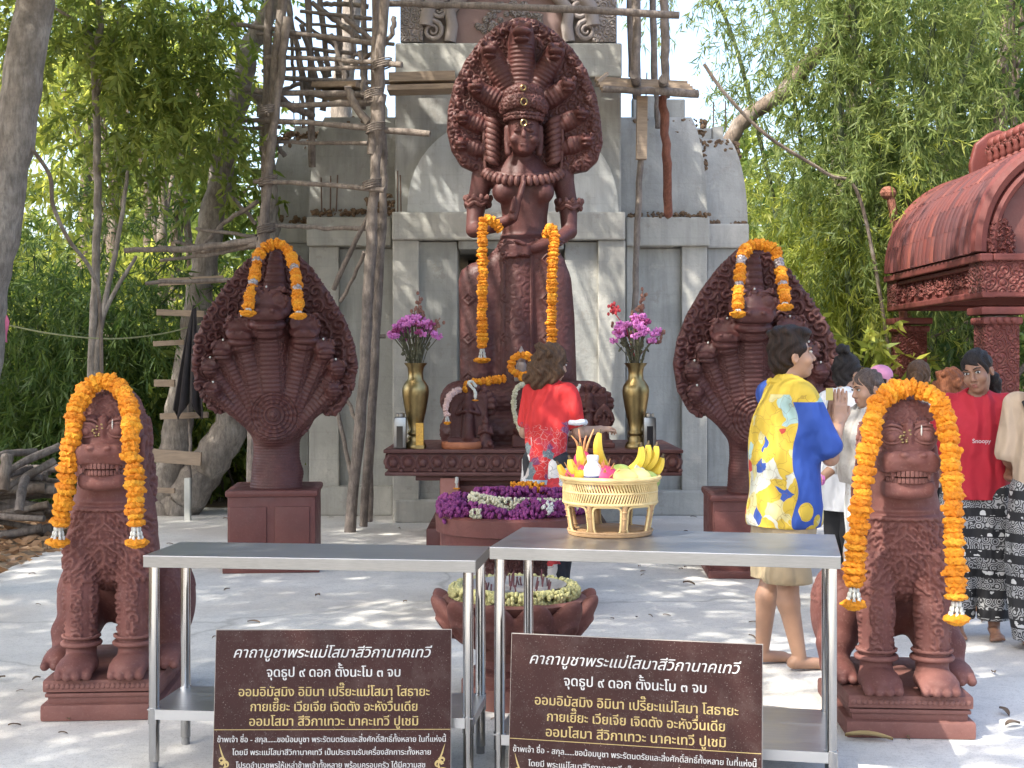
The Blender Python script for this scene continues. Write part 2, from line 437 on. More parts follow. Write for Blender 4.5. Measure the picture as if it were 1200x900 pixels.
def floor_mat():
    m, n, l, b = nt('forest_soil'); co = objco(n)
    a = ramp(n, l, noise(n, l, .8, 6, .7, co), [(.3, (.10, .075, .045)), (.55, (.2, .145, .09)), (.75, (.09, .10, .035))])
    s = ramp(n, l, noise(n, l, 30, 4, .7, co), [(.5, (0,) * 3), (.7, (.7,) * 3)])
    a = mixc(n, l, s, a, (.26, .17, .10)); l.new(a, b.inputs['Base Color']); b.inputs['Roughness'].default_value = .95
    bump(n, l, b, noise(n, l, 12, 6, .7, co), .8, .05); return m
def sheet(name, x0, x1, y0, y1, z, mat, nx=1, ny=1, edge=0):
    xs = np.linspace(x0, x1, nx + 1); ys = np.linspace(y0, y1, ny + 1); v = []
    for j, y in enumerate(ys):
        for i, x in enumerate(xs):
            e = edge * math.sin(y * 3.1 + x) * .6 + edge * math.sin(y * 7.7 + 2) * .4 if edge and i in (0, nx) else 0
            e2 = edge * math.sin(x * 2.7) if edge and j == ny else 0
            v.append((x + e, y + e2, z))
    f = [[j * (nx + 1) + i, j * (nx + 1) + i + 1, (j + 1) * (nx + 1) + i + 1, (j + 1) * (nx + 1) + i] for j in range(ny) for i in range(nx)]
    o = meshobj(name, v, f, mat, None, False); o['kind'] = 'structure'; return o
sheet('forest_ground', -250, 250, -60, 440, -.006, floor_mat())
sheet('concrete_court', -3.75, 9, -4, 14.6, 0, ground_mat(), 20, 60, .06)

# ------------------------------------------------------------------ unfinished concrete shrine
def concrete_mat(name, a, b_, dirt=.5):
    m, n, l, b = nt(name); co = objco(n)
    c = ramp(n, l, noise(n, l, 1.6, 6, .65, co, .6), [(.25, tuple(q * .86 for q in b_)), (.5, b_), (.75, tuple(q * 1.08 for q in a))])
    st = objco(n, (7, 7, .7), l)
    k = ramp(n, l, noise(n, l, 1, 5, .65, st), [(.46, (0,) * 3), (.7, (dirt,) * 3)])
    c = mixc(n, l, k, c, (.17, .165, .15))
    k2 = ramp(n, l, noise(n, l, 5, 6, .75, co), [(.58, (0,) * 3), (.64, (dirt * 1.1,) * 3)])
    c = mixc(n, l, k2, c, (.27, .25, .22))
    k3 = ramp(n, l, noise(n, l, 2.4, 5, .7, co), [(.62, (0,) * 3), (.72, (.55,) * 3)])
    c = mixc(n, l, k3, c, (.52, .48, .41))
    cr = n.new('ShaderNodeTexVoronoi'); cr.feature = 'DISTANCE_TO_EDGE'; cr.inputs['Scale'].default_value = 1.1; wv = n.new('ShaderNodeTexNoise'); wv.inputs['Scale'].default_value = 3; wv.inputs['Detail'].default_value = 6; l.new(co, wv.inputs['Vector'])
    mv = n.new('ShaderNodeMix'); mv.data_type = 'VECTOR'; mv.inputs['Factor'].default_value = .35; l.new(co, mv.inputs[4]); l.new(wv.outputs['Color'], mv.inputs[5]); l.new(mv.outputs[1], cr.inputs['Vector'])
    bt = n.new('ShaderNodeTexBrick'); bt.inputs['Scale'].default_value = 1; bt.inputs['Brick Width'].default_value = .8; bt.inputs['Row Height'].default_value = .28; bt.inputs['Mortar Size'].default_value = .006; rot = n.new('ShaderNodeMapping'); rot.inputs['Rotation'].default_value = (R(-90), 0, 0); l.new(co, rot.inputs['Vector']); l.new(rot.outputs[0], bt.inputs['Vector'])
    c = mixc(n, l, math_(n, l, 'MULTIPLY', bt.outputs['Fac'], .09), c, (.16, .155, .14))
    l.new(c, b.inputs['Base Color']); b.inputs['Roughness'].default_value = .85
    p = bump(n, l, b, noise(n, l, 35, 5, .7, co), .5, .008); bump(n, l, b, noise(n, l, 4, 5, .6, co), .5, .03, p); return m
M_con = concrete_mat('grey_render', (.43, .42, .385), (.34, .34, .315))
M_con2 = concrete_mat('pale_render', (.50, .475, .42), (.40, .39, .35), .4)
M_con3 = concrete_mat('pale_arch_render', (.60, .60, .575), (.50, .51, .49), .3)
M_dark = simple('niche_shade_black', (.02, .02, .02), bd=0)
M_rubble = simple('mortar_and_dead_leaves', (.22, .14, .08), (.1, .065, .04), 25, .95, bs=40, bd=.02)
M_iron = simple('rusty_rebar', (.16, .09, .06), (.1, .06, .045), 30, .7, bd=0)
M_terra = stone('weathered_grey_terracotta', (.30, .255, .235), (.22, .185, .17), rough=.85, dust=(.4, .37, .34))
M_terracarve = stone('carved_grey_terracotta', (.30, .255, .235), (.2, .17, .155), .8, 15, .02, rough=.85, dust=(.4, .37, .34))
M_tymp = stone('dusty_red_tympanum', (.25, .15, .13), (.19, .11, .1), rough=.8, dust=(.33, .27, .24))
TX = -.04
tower = thing('concrete_shrine', 'unfinished grey concrete shrine tower with pilasters and curved shoulders behind the tall statue', 'shrine tower', (0, 0, 0))
def px(x, d): return (x - 600) * d / F
def pz(y, d): return EYE - (y - HORIZON) * d / F
def wall(mb, x0, x1, y0, y1, d, depth, bev=.012):
    """box whose front face covers pixels x0..x1, y0(top)..y1 at distance d"""
    X0, X1, Z0, Z1 = px(x0, d), px(x1, d), max(0, pz(y1, d)), pz(y0, d)
    mb.box(((X0 + X1) / 2, d + depth / 2, (Z0 + Z1) / 2), (X1 - X0, depth, Z1 - Z0), bev=bev)
DP, DW, DV = 13.2, 13.8, 14.4
def walls(name, mat, *rects):
    for q in rects:
        mb = MB(); wall(mb, *q); mb.build(name, mat, tower)
walls('porch_wall', M_con, (462, 536, 283, 640, DP + .06, .6), (662, 731, 283, 640, DP + .06, .6), (537, 661, 282, 292, DP + .03, .6))
walls('porch_pilaster', M_con2, (460, 491, 281.5, 640, DP, .5), (701, 733, 281.5, 640, DP, .5))
walls('porch_ledge', M_con2, (459, 733, 248, 281, DP - .04, .9, .02)); walls('porch_step', M_con2, (462, 731, 586, 640, DP - .05, .3, .02))
walls('wing_wall', M_con, (362, 528, 291, 640, DW + .1, 3.2), (680, 828, 291, 640, DW + .1, 3.2), (400, 790, 250, 290.5, DW + .1, 3.2))
walls('wing_pilaster', M_con2, (362, 397, 288.5, 640, DW + .02, .3), (799, 829, 288.5, 640, DW + .02, .3), (734, 746, 288.5, 640, DW + .03, .3))
walls('wing_ledge', M_con2, (359, 458, 254, 288, DW - .05, .5, .02), (734, 832, 254, 288, DW - .05, .5, .02)); walls('wing_step', M_con2, (362, 460, 570, 640, DW - .03, .2, .02), (733, 830, 575, 640, DW - .03, .2, .02))
walls('side_wall', M_con, (316, 362, 285, 640, DV, 2.6), (829, 875, 291, 640, DV, 2.6)); walls('side_ledge', M_con2, (312, 362, 262, 284.5, DV - .05, .6, .02), (829, 878, 262, 290.5, DV - .05, .6, .02))
def vault(mb, hw, yf, yb, z0, z1, shrink, n=12):
    v = []; m_ = []
    for i in range(n + 1):
        t = i / n; s = shrink * (1 - math.sqrt(max(0, 1 - (t * .93) ** 2)))
        z = z0 + (z1 - z0) * t; w = hw - s
        m_.append([(TX - w, yf + s, z), (TX + w, yf + s, z), (TX + w, yb - s, z), (TX - w, yb - s, z)])
    for r in m_: v += r
    f = [[i * 4 + k, i * 4 + (k + 1) % 4, i * 4 + 4 + (k + 1) % 4, i * 4 + 4 + k] for i in range(n) for k in range(4)] + [[3, 2, 1, 0], [n * 4 + k for k in range(4)]]
    mb.add(v, f)
m = MB(); vault(m, 233 * 13.85 / F, 13.83, 17.0, pz(255, 13.8), pz(138, 14), .22); m.build('front_dome_shoulder', M_con, tower, True, 50)
m = MB(); vault(m, 280 * 14.45 / F, 14.42, 16.6, pz(263, 14.4), pz(163, 14.6), .26); m.build('side_dome_shoulder', M_con, tower, True, 50)
for x0, x1, y0, y1 in ((742, 771, 112, 143), (773, 803, 116, 143), (835, 848, 148, 168), (808, 834, 150, 168), (412, 452, 122, 146), (345, 380, 147, 168), (382, 408, 143, 166)): walls('block_course', M_con2, (x0, x1, y0, y1, 14.75, .25))
m = MB(); wall(m, 463, 728, 84, 252, DP + .1, 3.0, .02); m.build('central_block', M_con, tower)
m = MB(); wall(m, 463, 729, 50, 90, DP + .0, 3.2, .02); m.build('central_cornice', M_con2, tower)
arch = []
for i in range(25):
    a = math.pi * i / 24; x = 601 - 124 * math.cos(a) ; y = 250 - 118 * abs(math.sin(a)) ** .85
    arch.append((px(x, DP), pz(y, DP)))
m = MB(); m.prism(arch, DP + .02, DP + .3); m.build('arched_panel', M_con3, tower)
m = MB(); m.box((.1, 15.6, 1.5), (1.2, .1, 3)); m.build('niche_shade_back', M_dark, tower)  # black colour stands in for the shade deep inside the opening
# carved pediment above
m = MB(); wall(m, 470, 723, -90, 51, DP + .12, 2.6); m.build('pediment_block', M_terra, tower)
walls('pediment_pilaster', M_terracarve, (469, 496, -90, 49, DP + .04, .2), (694, 722, -90, 49, DP + .04, .2))
cx, DPP = 597, DP + .05
ar = []
for i in range(29):
    a = math.pi * i / 28; ar.append((px(cx - 66 * math.cos(a), DPP), pz(50 - 75 * math.sin(a) ** .8, DPP)))
m = MB(); m.prism(ar, DP + .1, DP + .3); m.build('tympanum', M_tymp, tower)
m = MB()
for sg in (-1, 1):
    m.tube([Vector((px(cx + sg * q, DPP), DP + .06, pz(y, DPP))) for q, y in ((70, 49), (67, 30), (70, 12), (56, -4), (40, -16), (20, -24), (0, -28))], .06, 10)
    m.tube([Vector((px(cx + sg * q, DPP), DP + .06, pz(y, DPP))) for q, y in ((98, 30), (95, 8), (80, -10), (60, -24), (30, -36), (0, -42))], .07, 10)
    for (ox, oy, rr) in ((90, 36, .105), (83, 12, .085), (78, -6, .07)):
        sp = [Vector((px(cx + sg * ox, DPP) + sg * rr * (1 - t / 22) * math.cos(t * .62 + 1), DP + .05, pz(oy, DPP) + rr * (1 - t / 22) * math.sin(t * .62 + 1))) for t in range(20)]
        m.tube(sp, [.028 * (1 - t / 28) for t in range(20)], 8)
m.build('scrolled_arch', M_terra, tower, True)
m = MB()
for i in range(60):
    a = random.uniform(.1, 3.04); r = random.uniform(.1, 1) ** .5
    m.ell((px(cx - 44 * math.cos(a) * r, DPP), DP + .1, pz(38 - 38 * math.sin(a) * r, DPP)), (.03, .025, .03), 8, 6)
m.build('carved_relief', M_terracarve, tower, True)
m = MB()
def rub(x0, x1, y, d, n, hgt=6):
    for _ in range(n):
        x = random.uniform(x0, x1); s = random.uniform(.012, .04); q = P(x, y + random.uniform(-hgt, hgt) * .5, d + random.uniform(-.03, .05))
        m.ell(q, (s, s * .8, s * .45), 5, 3, Euler((random.random() * 3, random.random() * 3, 0)))
rub(362, 455, 249, DW - .02, 70); rub(316, 362, 257, DV, 30); rub(735, 832, 252, DW - .02, 60); rub(830, 876, 262, DV, 25, 4)
rub(322, 402, 160, 14.62, 150, 10); rub(325, 400, 172, 14.56, 60, 22); rub(408, 455, 146, 13.98, 90, 14); rub(430, 462, 240, 13.5, 70, 26); rub(740, 828, 150, 13.98, 170, 20); rub(745, 826, 166, 13.96, 60, 24); rub(800, 828, 185, 13.95, 60, 50); rub(828, 866, 172, 14.58, 130, 14); rub(829, 868, 186, 14.55, 50, 22); rub(736, 748, 195, 13.94, 60, 70)
o = m.build('mortar_rubble', M_rubble, tower); o['kind'] = 'stuff'
for x, y0, y1, d in ((377, 208, 248, 13.8), (387, 206, 248, 13.8), (394, 205, 248, 13.8), (466, 200, 250, 13.3), (470, 205, 250, 13.3), (836, 120, 152, 14.8), (851, 118, 152, 14.8), (757, 85, 115, 14.8), (345, 118, 150, 14.8), (352, 108, 150, 14.8)): m = MB(); m.tube([P(x, y1, d), P(x + random.uniform(-2, 2), y0, d)], .007, 5); m.build('rebar', M_iron, tower)

# ------------------------------------------------------------------ scaffolds of rough poles
def pole(parent, name, pts, r0, r1=None, mat=None):
    r1 = r1 or r0; mb = MB()
    a = [Vector(q) for q in pts]; out = []
    for i in range(len(a) - 1):
        for k in range(6):
            t = k / 6; q = a[i].lerp(a[i + 1], t); out.append(q + Vector((random.gauss(0, .006), random.gauss(0, .006), random.gauss(0, .004))))
    out.append(a[-1]); n = len(out)
    mb.tube(out, [(r0 + (r1 - r0) * i / (n - 1)) * random.uniform(.92, 1.1) for i in range(n)], 9)
    return mb.build(name, mat or M_pole, parent, True, 60)
sc = thing('pole_scaffold', 'tall scaffold of rough grey poles lashed against the shrine, beside the leaning tree', 'scaffold')
D1, D2 = 12.9, 12.4
for pts, r in (
    ([P(317, -40, D1), P(312, 130, D1), P(311, 240, D1), P(305, 460, D1), P(300, 620, D1 - .2)], .055), ([P(336, -40, D1 - .1), P(319, 115, D1 - .1), P(311, 200, D1 - .1)], .06),
    ([P(338, 20, D1 - .2), P(326, 110, D1 - .2), P(315, 195, D1 - .2), P(306, 290, D1 - .2), P(300, 420, D1 - .2), P(292, 610, D1 - .3)], .055),
    ([P(334, -10, D1 + .5), P(361, 117, D1 + .6), P(366, 130, D1 + .6)], .04), ([P(361, -20, D1 + .6), P(364, 110, D1 + .6), P(366, 196, D1 + .6)], .045),
    ([P(353, 28, D1 + .3), P(364, 70, D1 + .4), P(374, 112, D1 + .6)], .035), ([P(374, -10, D1 + .8), P(383, 70, D1 + .8), P(385, 90, D1 + .8)], .04),
    ([P(425, -20, D1 + .6), P(428, 110, D1 + .6)], .04), ([P(398, -20, D1 + 1), P(396, 120, D1 + 1)], .04),
    ([P(452, -30, D2), P(444, 100, D2), P(436, 181, D2)], .06), ([P(447, 110, D2), P(440, 200, D2), P(432, 330, D2), P(427, 440, D2), P(410, 627, D2)], .065),
    ([P(442, -30, D2 + .2), P(438, 120, D2 + .2)], .05), ([P(449, 150, D2 + .2), P(449, 243, D2 + .2), P(441, 400, D2 + .2), P(426, 617, D2 + .2)], .05), ([P(446, 250, D2 + .4), P(436, 430, D2 + .4), P(432, 611, D2 + .5)], .045),
    ([P(303, 255, D1), P(312, 290, D1 - .1), P(322, 330, D1 - .1)], .03)):
    pole(sc, 'upright', pts, r * .72, r * .82)
for pts, r in (
    ([P(240, 24, D1), P(330, 36, D1), P(439, 51, D1 - .2)], .04), ([P(352, 13, D1 + .6), P(435, 22, D1 + .3)], .035), ([P(365, 28, D1 + .7), P(437, 35, D1 + .5)], .03), ([P(372, 45, D1 + .7), P(462, 52, D1 + .5)], .03),
    ([P(313, 66, D1 - .1), P(400, 70, D1 - .3), P(471, 76, D2 - .1)], .04), ([P(306, 82, D1), P(437, 79, D2 + .1)], .035), ([P(325, 109, D1 - .1), P(432, 111, D2 + .3)], .05), ([P(328, 124, D1 - .1), P(435, 120, D2 + .3)], .05),
    ([P(265, 140, D1), P(360, 144, D1 - .3), P(504, 157, D2 - .1)], .045), ([P(260, 151, D1 + .1), P(329, 149, D1)], .03), ([P(324, 167, D1), P(431, 168, D2 + .1)], .032),
    ([P(297, 212, D1 - .2), P(380, 216, D1 - .4), P(451, 223, D2 - .1)], .04), ([P(320, 264, D1), P(380, 267, D1), P(451, 268, D2 + .2)], .035),
    ([P(145, 293, D1), P(220, 292, D1), P(303, 281, D1 - .2)], .05), ([P(225, 297, D1 + .1), P(270, 292, D1), P(303, 285, D1 - .2)], .05), ([P(190, 305, D1 + .2), P(250, 298, D1), P(303, 288, D1 - .1)], .03), ([P(170, 332, D1), P(302, 326, D1)], .035),
    ([P(230, 268, D1 + .2), P(300, 277, D1)], .03), ([P(235, 290, D1 + .3), P(262, 262, D1 + .3), P(302, 236, D1 + .1)], .035),
    ([P(425, 393, D2 + .2), P(452, 394, D2 + .2)], .03)):
    pole(sc, 'ledger', pts, r * .52, r * .66)
for pts, r in (
    ([P(431, 253, D2), P(391, 339, D2 + .3)], .03), ([P(428, 296, D2), P(399, 353, D2 + .3)], .025), ([P(393, 470, D2 + .5), P(412, 560, D2 + .1)], .03), ([P(400, 455, D2 + .6), P(420, 500, D2 + .4)], .025),
    ([P(365, 3, D1 + .6), P(395, 25, D1 + .6), P(424, 47, D1 + .4)], .04), ([P(370, 60, D1 + .7), P(385, 100, D1 + .7), P(378, 130, D1 + .7)], .04), ([P(408, 101, D2 + .2), P(416, 125, D2 + .2), P(433, 145, D2 + .1)], .05),
    ([P(395, 88, D1 + .6), P(437, 62, D1 + .3)], .03), ([P(285, 103, D1), P(325, 112, D1), P(345, 128, D1 + .1), P(366, 135, D1 + .3)], .045), ([P(290, 110, D1 + .2), P(305, 118, D1 + .1), P(316, 145, D1)], .07), ([P(323, 168, D1), P(334, 183, D1)], .03),
    ([P(445, 60, D2 + .1), P(460, 40, D2), P(462, 20, D2)], .03), ([P(440, 185, D2 + .2), P(452, 190, D2 + .3)], .05)):
    pole(sc, 'brace', pts, r * .68, r * .78)
def plank(parent, a, b, w, t, mat=None, name='plank'):
    a, b = Vector(a), Vector(b); L = (b - a).length; e = (b - a).normalized(); mb = MB()
    mb.box((a + b) / 2, (L, w, t), bev=.004, rot=e.to_track_quat('X', 'Z').to_euler()); return mb.build(name, mat or M_plank, parent)
_r = random.Random(4)
for a_, b_, d_ in (((300, 40), (352, 44), 0), ((318, 55), (440, 66), .5), ((330, 92), (470, 96), .3), ((352, 60), (356, 150), .5), ((340, 0), (345, 100), .6), ((388, 40), (410, 110), .4), ((415, 60), (395, 118), .5), ((404, 20), (446, 55), .1), ((300, 118), (352, 98), .4), ((346, 20), (402, 62), .8), ((380, 5), (432, 8), .9), ((410, -10), (414, 60), .3), ((422, 60), (426, 128), -.1), ((270, 230), (300, 262), .3), ((205, 283), (262, 297), .4)):
    pole(sc, 'brace', [P(*a_, D1 + d_), P((a_[0] + b_[0]) / 2 + _r.uniform(-2, 2), (a_[1] + b_[1]) / 2 + _r.uniform(-2, 2), D1 + d_), P(*b_, D1 + d_)], _r.uniform(.015, .026))
plank(sc, P(381, 104, D1 + .5), P(432, 104, D1 + .3), .5, .05); plank(sc, P(375, 112, D1 + .5), P(432, 114, D1 + .2), .3, .06); plank(sc, P(457, 94, 12.95), P(534, 92, 12.95), .3, .09); plank(sc, P(455, 106, 12.9), P(534, 104, 12.9), .28, .05)
for x, y in ((312, 130), (314, 212), (312, 268), (438, 110), (436, 216), (440, 150), (448, 75)):
    mb = MB(); q = P(x, y, D1 - .2 if x < 400 else D2 - .02)
    for k in range(4): mb.tube([q + Vector((.085 * math.cos(a), .085 * math.sin(a), -.03 + .02 * k + .02 * math.cos(a))) for a in np.linspace(0, 6.28, 11)], .008, 5)
    mb.build('lashing', M_pole, sc, True)

M_redpole = bark('red_brown_pole', (.30, .12, .075), (.2, .075, .05))
sc2 = thing('pole_platform', 'working platform of planks on poles at the shrine shoulder, beside the statue hood', 'scaffold')
D3 = 12.9
for pts, r, mt in (([P(744, -30, D3), P(746, 110, D3)], .045, None), ([P(738, -30, D3 + .6), P(740, 90, D3 + .6)], .035, None), ([P(765, -30, D3 + .8), P(767, 100, D3 + .8)], .035, None), ([P(777, -30, D3 + .3), P(779, 60, D3 + .3), P(780, 115, D3 + .3)], .045, None),
    ([P(777, 112, D3 + .1), P(781, 180, D3 + .1), P(783, 252, D3 + .6)], .045, M_redpole), ([P(751, 180, D3), P(746, 280, D3), P(742, 400, D3 - .1), P(738, 606, D3 - .2)], .032, None), ([P(769, 110, D3 + .9), P(771, 150, D3 + .9)], .03, None)): pole(sc2, 'upright', pts, r * .9, r, mt)
pole(sc2, 'ledger', [P(455, 4, D3 - .1), P(620, 9, D3 - .1), P(796, 18, D3 - .1)], .03, .035)
pole(sc2, 'ledger', [P(705, 104, D3 - .25), P(760, 107, D3 - .25), P(818, 110, D3 - .25)], .03, .04); pole(sc2, 'ledger', [P(697, 98, D3 + .3), P(800, 104, D3 + .3)], .03)
pole(sc2, 'ledger', [P(744, 88, D3 - .5), P(746, 112, D3 + .6)], .045); pole(sc2, 'ledger', [P(778, 92, D3 - .5), P(779, 112, D3 + .7)], .045)
for i in range(5): plank(sc2, P(697 + 2 * i, 93 + 3 * i, D3 + .25 - .1 * i), P(805 + 3 * i, 98 + 3 * i, D3 + .25 - .1 * i), .12, .03)
plank(sc2, P(752.5, 113, D3 - .05), P(751.5, 187, D3 - .05), .08, .1); plank(sc2, P(700, 96, D3 - .4), P(712, 86, D3 - .3), .03, .03)

# ------------------------------------------------------------------ tiled pavilion
pav = thing('tiled_pavilion', 'brick red pavilion with carved columns and a curved tile roof, behind the people', 'pavilion')
X0, Y0, Y1 = 4.36, 12.6, 15.75; PW = 2.4; XC = X0 + PW / 2; ZT, ZB = 2.52, 2.17
cols = [(X0 + .17, Y0 + .17), (X0 + .17, Y1 - .17), (X0 + PW - .17, Y0 + .17), (X0 + PW - .17, Y1 - .17)]
for x, y in cols:
    mb = MB(); mb.box((x, y, .95), (.32, .32, 2.0), bev=.01); c = mb.build('column', M_pavilcarve, pav)
    mb = MB(); mb.box((x, y, 2.02), (.42, .42, .07), bev=.015); mb.box((x, y, 1.93), (.37, .37, .07), bev=.02); mb.box((x, y, .08), (.4, .4, .16), bev=.02); mb.box((x, y, .22), (.34, .34, .08), bev=.02)
    for k in range(4):
        for s_ in (-1, 1): mb.ell((x - .1 + .066 * k, y + s_ * .188, 1.93), (.032, .02, .032), 10, 6); mb.ell((x + s_ * .188, y - .1 + .066 * k, 1.93), (.02, .032, .032), 10, 6)
    mb.build('moulding', M_pavil, c, True)
mb = MB(); t = .3
mb.box((X0 + .15, (Y0 + Y1) / 2, (ZT + ZB) / 2), (.24, Y1 - Y0 - .1, ZT - ZB - .06)); mb.box((X0 + PW - .15, (Y0 + Y1) / 2, (ZT + ZB) / 2), (.24, Y1 - Y0 - .1, ZT - ZB - .06))
mb.box((XC, Y0 + .15, (ZT + ZB) / 2), (PW - .6, .24, ZT - ZB - .06)); mb.box((XC, Y1 - .15, (ZT + ZB) / 2), (PW - .6, .24, ZT - ZB - .06))
be = mb.build('entablature', M_pavil, pav)
mb = MB()
def arches(p0, p1, n):
    for k in range(n):
        a, b = Vector(p0).lerp(Vector(p1), k / n), Vector(p0).lerp(Vector(p1), (k + 1) / n)
        pts = [a.lerp(b, u) + Vector((0, 0, .27 * (1 - abs(2 * u - 1) ** 1.8))) for u in np.linspace(.06, .94, 13)]
        mb.tube(pts, .018, 6); mid = a.lerp(b, .5)
        for q in range(16): mb.ell(mid + (b - a) * random.uniform(-.28, .28) + Vector((0, 0, random.uniform(.02, .17))), (.028, .028, .028), 7, 5)
arches((X0 + .025, Y0 + .3, ZB + .05), (X0 + .025, Y1 - .3, ZB + .05), 8); mb.build('carved_frieze', M_pavilcarve, be, True); mb = MB(); arches((X0 + .3, Y0 + .025, ZB + .05), (X0 + PW - .3, Y0 + .025, ZB + .05), 6)
mb.build('carved_frieze', M_pavilcarve, be, True)
mb = MB()
for z, o_, h in ((ZT - .01, .06, .07), (ZB, .03, .06), (ZT - .08, .015, .04)):
    mb.box((X0 + .06 - o_, (Y0 + Y1) / 2, z), (.12, Y1 - Y0 + 2 * o_, h), bev=.012); mb.box((X0 + PW - .06 + o_, (Y0 + Y1) / 2, z), (.12, Y1 - Y0 + 2 * o_, h), bev=.012)
    mb.box((XC, Y0 + .06 - o_, z + .002), (PW - .13, .12, h - .006), bev=.012); mb.box((XC, Y1 - .06 + o_, z + .002), (PW - .13, .12, h - .006), bev=.012)
mb.build('cornice', M_pavil, be)
for x in (X0 + .17, X0 + PW - .17):
    for y in (Y0 + .17, Y1 - .17):
        mb = MB(); mb.box((x, y, (ZB + ZT) / 2), (.4, .4, ZT - ZB + .005), bev=.02); mb.build('corner_block', M_pavilcarve, pav)
        s = Sdf((-.16, -.1, 0), (.16, .1, .46), .014)
        s.plate([(-.12, 0), (.12, 0), (.14, .14), (.09, .27), (.03, .34), (0, .42), (-.03, .34), (-.09, .27), (-.14, .14)], -.05, .05, .02)
        o = s.build('antefix', M_pavilcarve, pav, lambda v, n: .025 * rosettes(v[:, 0], v[:, 2], .09)); o.location = (x, y - .05, ZT + .02)
# curved roof: barrel of cover tiles running from the ridge down to the eaves
HR = 1.06
def roofprof(t):   # t 0 at eave .. 1 at ridge ; half width from the centre, height
    a = t * math.pi / 2
    return (PW / 2 + .02) * math.cos(a) ** .86, ZT + .03 + HR * math.sin(a) ** .92
def tile_mat():
    m, n, l, b = nt('red_roof_tiles'); co = objco(n); g = n.new('ShaderNodeNewGeometry')
    c = ramp(n, l, g.outputs['Random Per Island'], [(0, (.06, .02, .02)), (.4, (.12, .032, .026)), (.75, (.075, .03, .031)), (1, (.17, .05, .036))])
    k = ramp(n, l, noise(n, l, 9, 5, .7, co), [(.45, (0,) * 3), (.75, (.7,) * 3)])
    l.new(mixc(n, l, k, c, (.06, .032, .036)), b.inputs['Base Color']); b.inputs['Roughness'].default_value = .6; b.inputs['Specular IOR Level'].default_value = .25
    bump(n, l, b, noise(n, l, 30, 4, .6, co), .4, .006); return m
M_tile = tile_mat()
NROW = 22; mb = MB()
for r in range(NROW):
    y = Y0 + .12 + (Y1 - Y0 - .24) * (r + .5) / NROW
    for sg in (-1, 1):
        for q in range(7):
            ts = np.linspace(q / 7 - .004, (q + 1) / 7 + .012, 5)
            pts = [Vector((XC + sg * roofprof(min(1, max(0, u)))[0], y, roofprof(min(1, max(0, u)))[1] + .012)) for u in ts]
            mb.tube(pts, [.071, .0705, .07, .069, .067], 9)
rf = mb.build('tile_roof', M_tile, pav, True, 50)
prof = [roofprof(u) for u in np.linspace(0, 1, 20)]
outl = [(XC + a, z - .02) for a, z in prof] + [(XC - a, z - .02) for a, z in prof[::-1][1:]]
mb = MB(); mb.prism(outl, Y0 + .16, Y1 - .16); mb.build('gable_wall', M_redpaint, pav)
for yy in (Y0 + .1, Y1 - .1):
    mb = MB()
    for rr, dz in ((.075, .02), (.05, -.1)):
        k_ = 1 if dz > 0 else .9
        mb.tube([Vector((XC + sg * roofprof(u)[0] * k_, yy, ZT + (roofprof(u)[1] - ZT) * k_ + .02)) for sg, us in ((-1, np.linspace(0, 1, 24)), (1, np.linspace(1, 0, 24)[1:])) for u in us], rr, 8)
    mb.build('barge_rib', M_pavil, rf, True)
zr = ZT + .03 + HR
mb = MB(); mb.box((XC, (Y0 + Y1) / 2, zr + .05), (.5, Y1 - Y0 - .3, .2), bev=.03); mb.box((XC, (Y0 + Y1) / 2, zr + .34), (.40, Y1 - Y0 - .5, .08), bev=.03); rg = mb.build('ridge_crest', M_pavilcarve, pav)
mb = MB()
for k in range(13):
    for sg in (-1, 1):
        y = Y0 + .4 + k * (Y1 - Y0 - .8) / 12
        mb.lathe([(.045, zr + .14), (.055, zr + .16), (.03, zr + .19), (.05, zr + .23), (.04, zr + .27), (.055, zr + .30), (.05, zr + .32)], (XC + sg * .17, y, 0), 10)
        mb.ell((XC + sg * .12, y, zr + .40), (.1, .12, .08), 10, 8)
mb.build('baluster', M_pavil, rg, True)
for yy in (Y0 + .12, Y1 - .12):
    s = Sdf((-.42, -.1, -.3), (.42, .1, .85), .018)
    s.plate([(-.3, -.2), (.3, -.2), (.33, .1), (.27, .34), (.12, .46), (0, .5), (-.12, .46), (-.27, .34), (-.33, .1)], -.05, .05, .02)
    o = s.build('crest_end', M_pavil, rg); o.location = (XC, yy, zr + .1)
mb = MB(); mb.box((XC, (Y0 + Y1) / 2, .04), (PW + .6, Y1 - Y0 + .6, .12), bev=.02); mb.build('floor_slab', M_pavil, pav)
M_board = simple('orange_brown_board', (.40, .2, .10), (.26, .12, .06), 5, .6, stretch=(1, 9, 9))
for k, (y, x0, x1, z) in enumerate(((8.45, 2.55, 4.3, .03), (8.72, 2.5, 4.2, .03), (9.0, 2.6, 4.4, .03), (8.86, 2.7, 4.1, .09))):
    mb = MB(); mb.box(((x0 + x1) / 2, y, z), (x1 - x0, .2, .06), .03 * (k - 1), .006); o = mb.build('timber_board', M_board)
    tag(o, 'flat orange brown board lying on the court behind the woman in the red shirt', 'board', 'boards lying on the court')
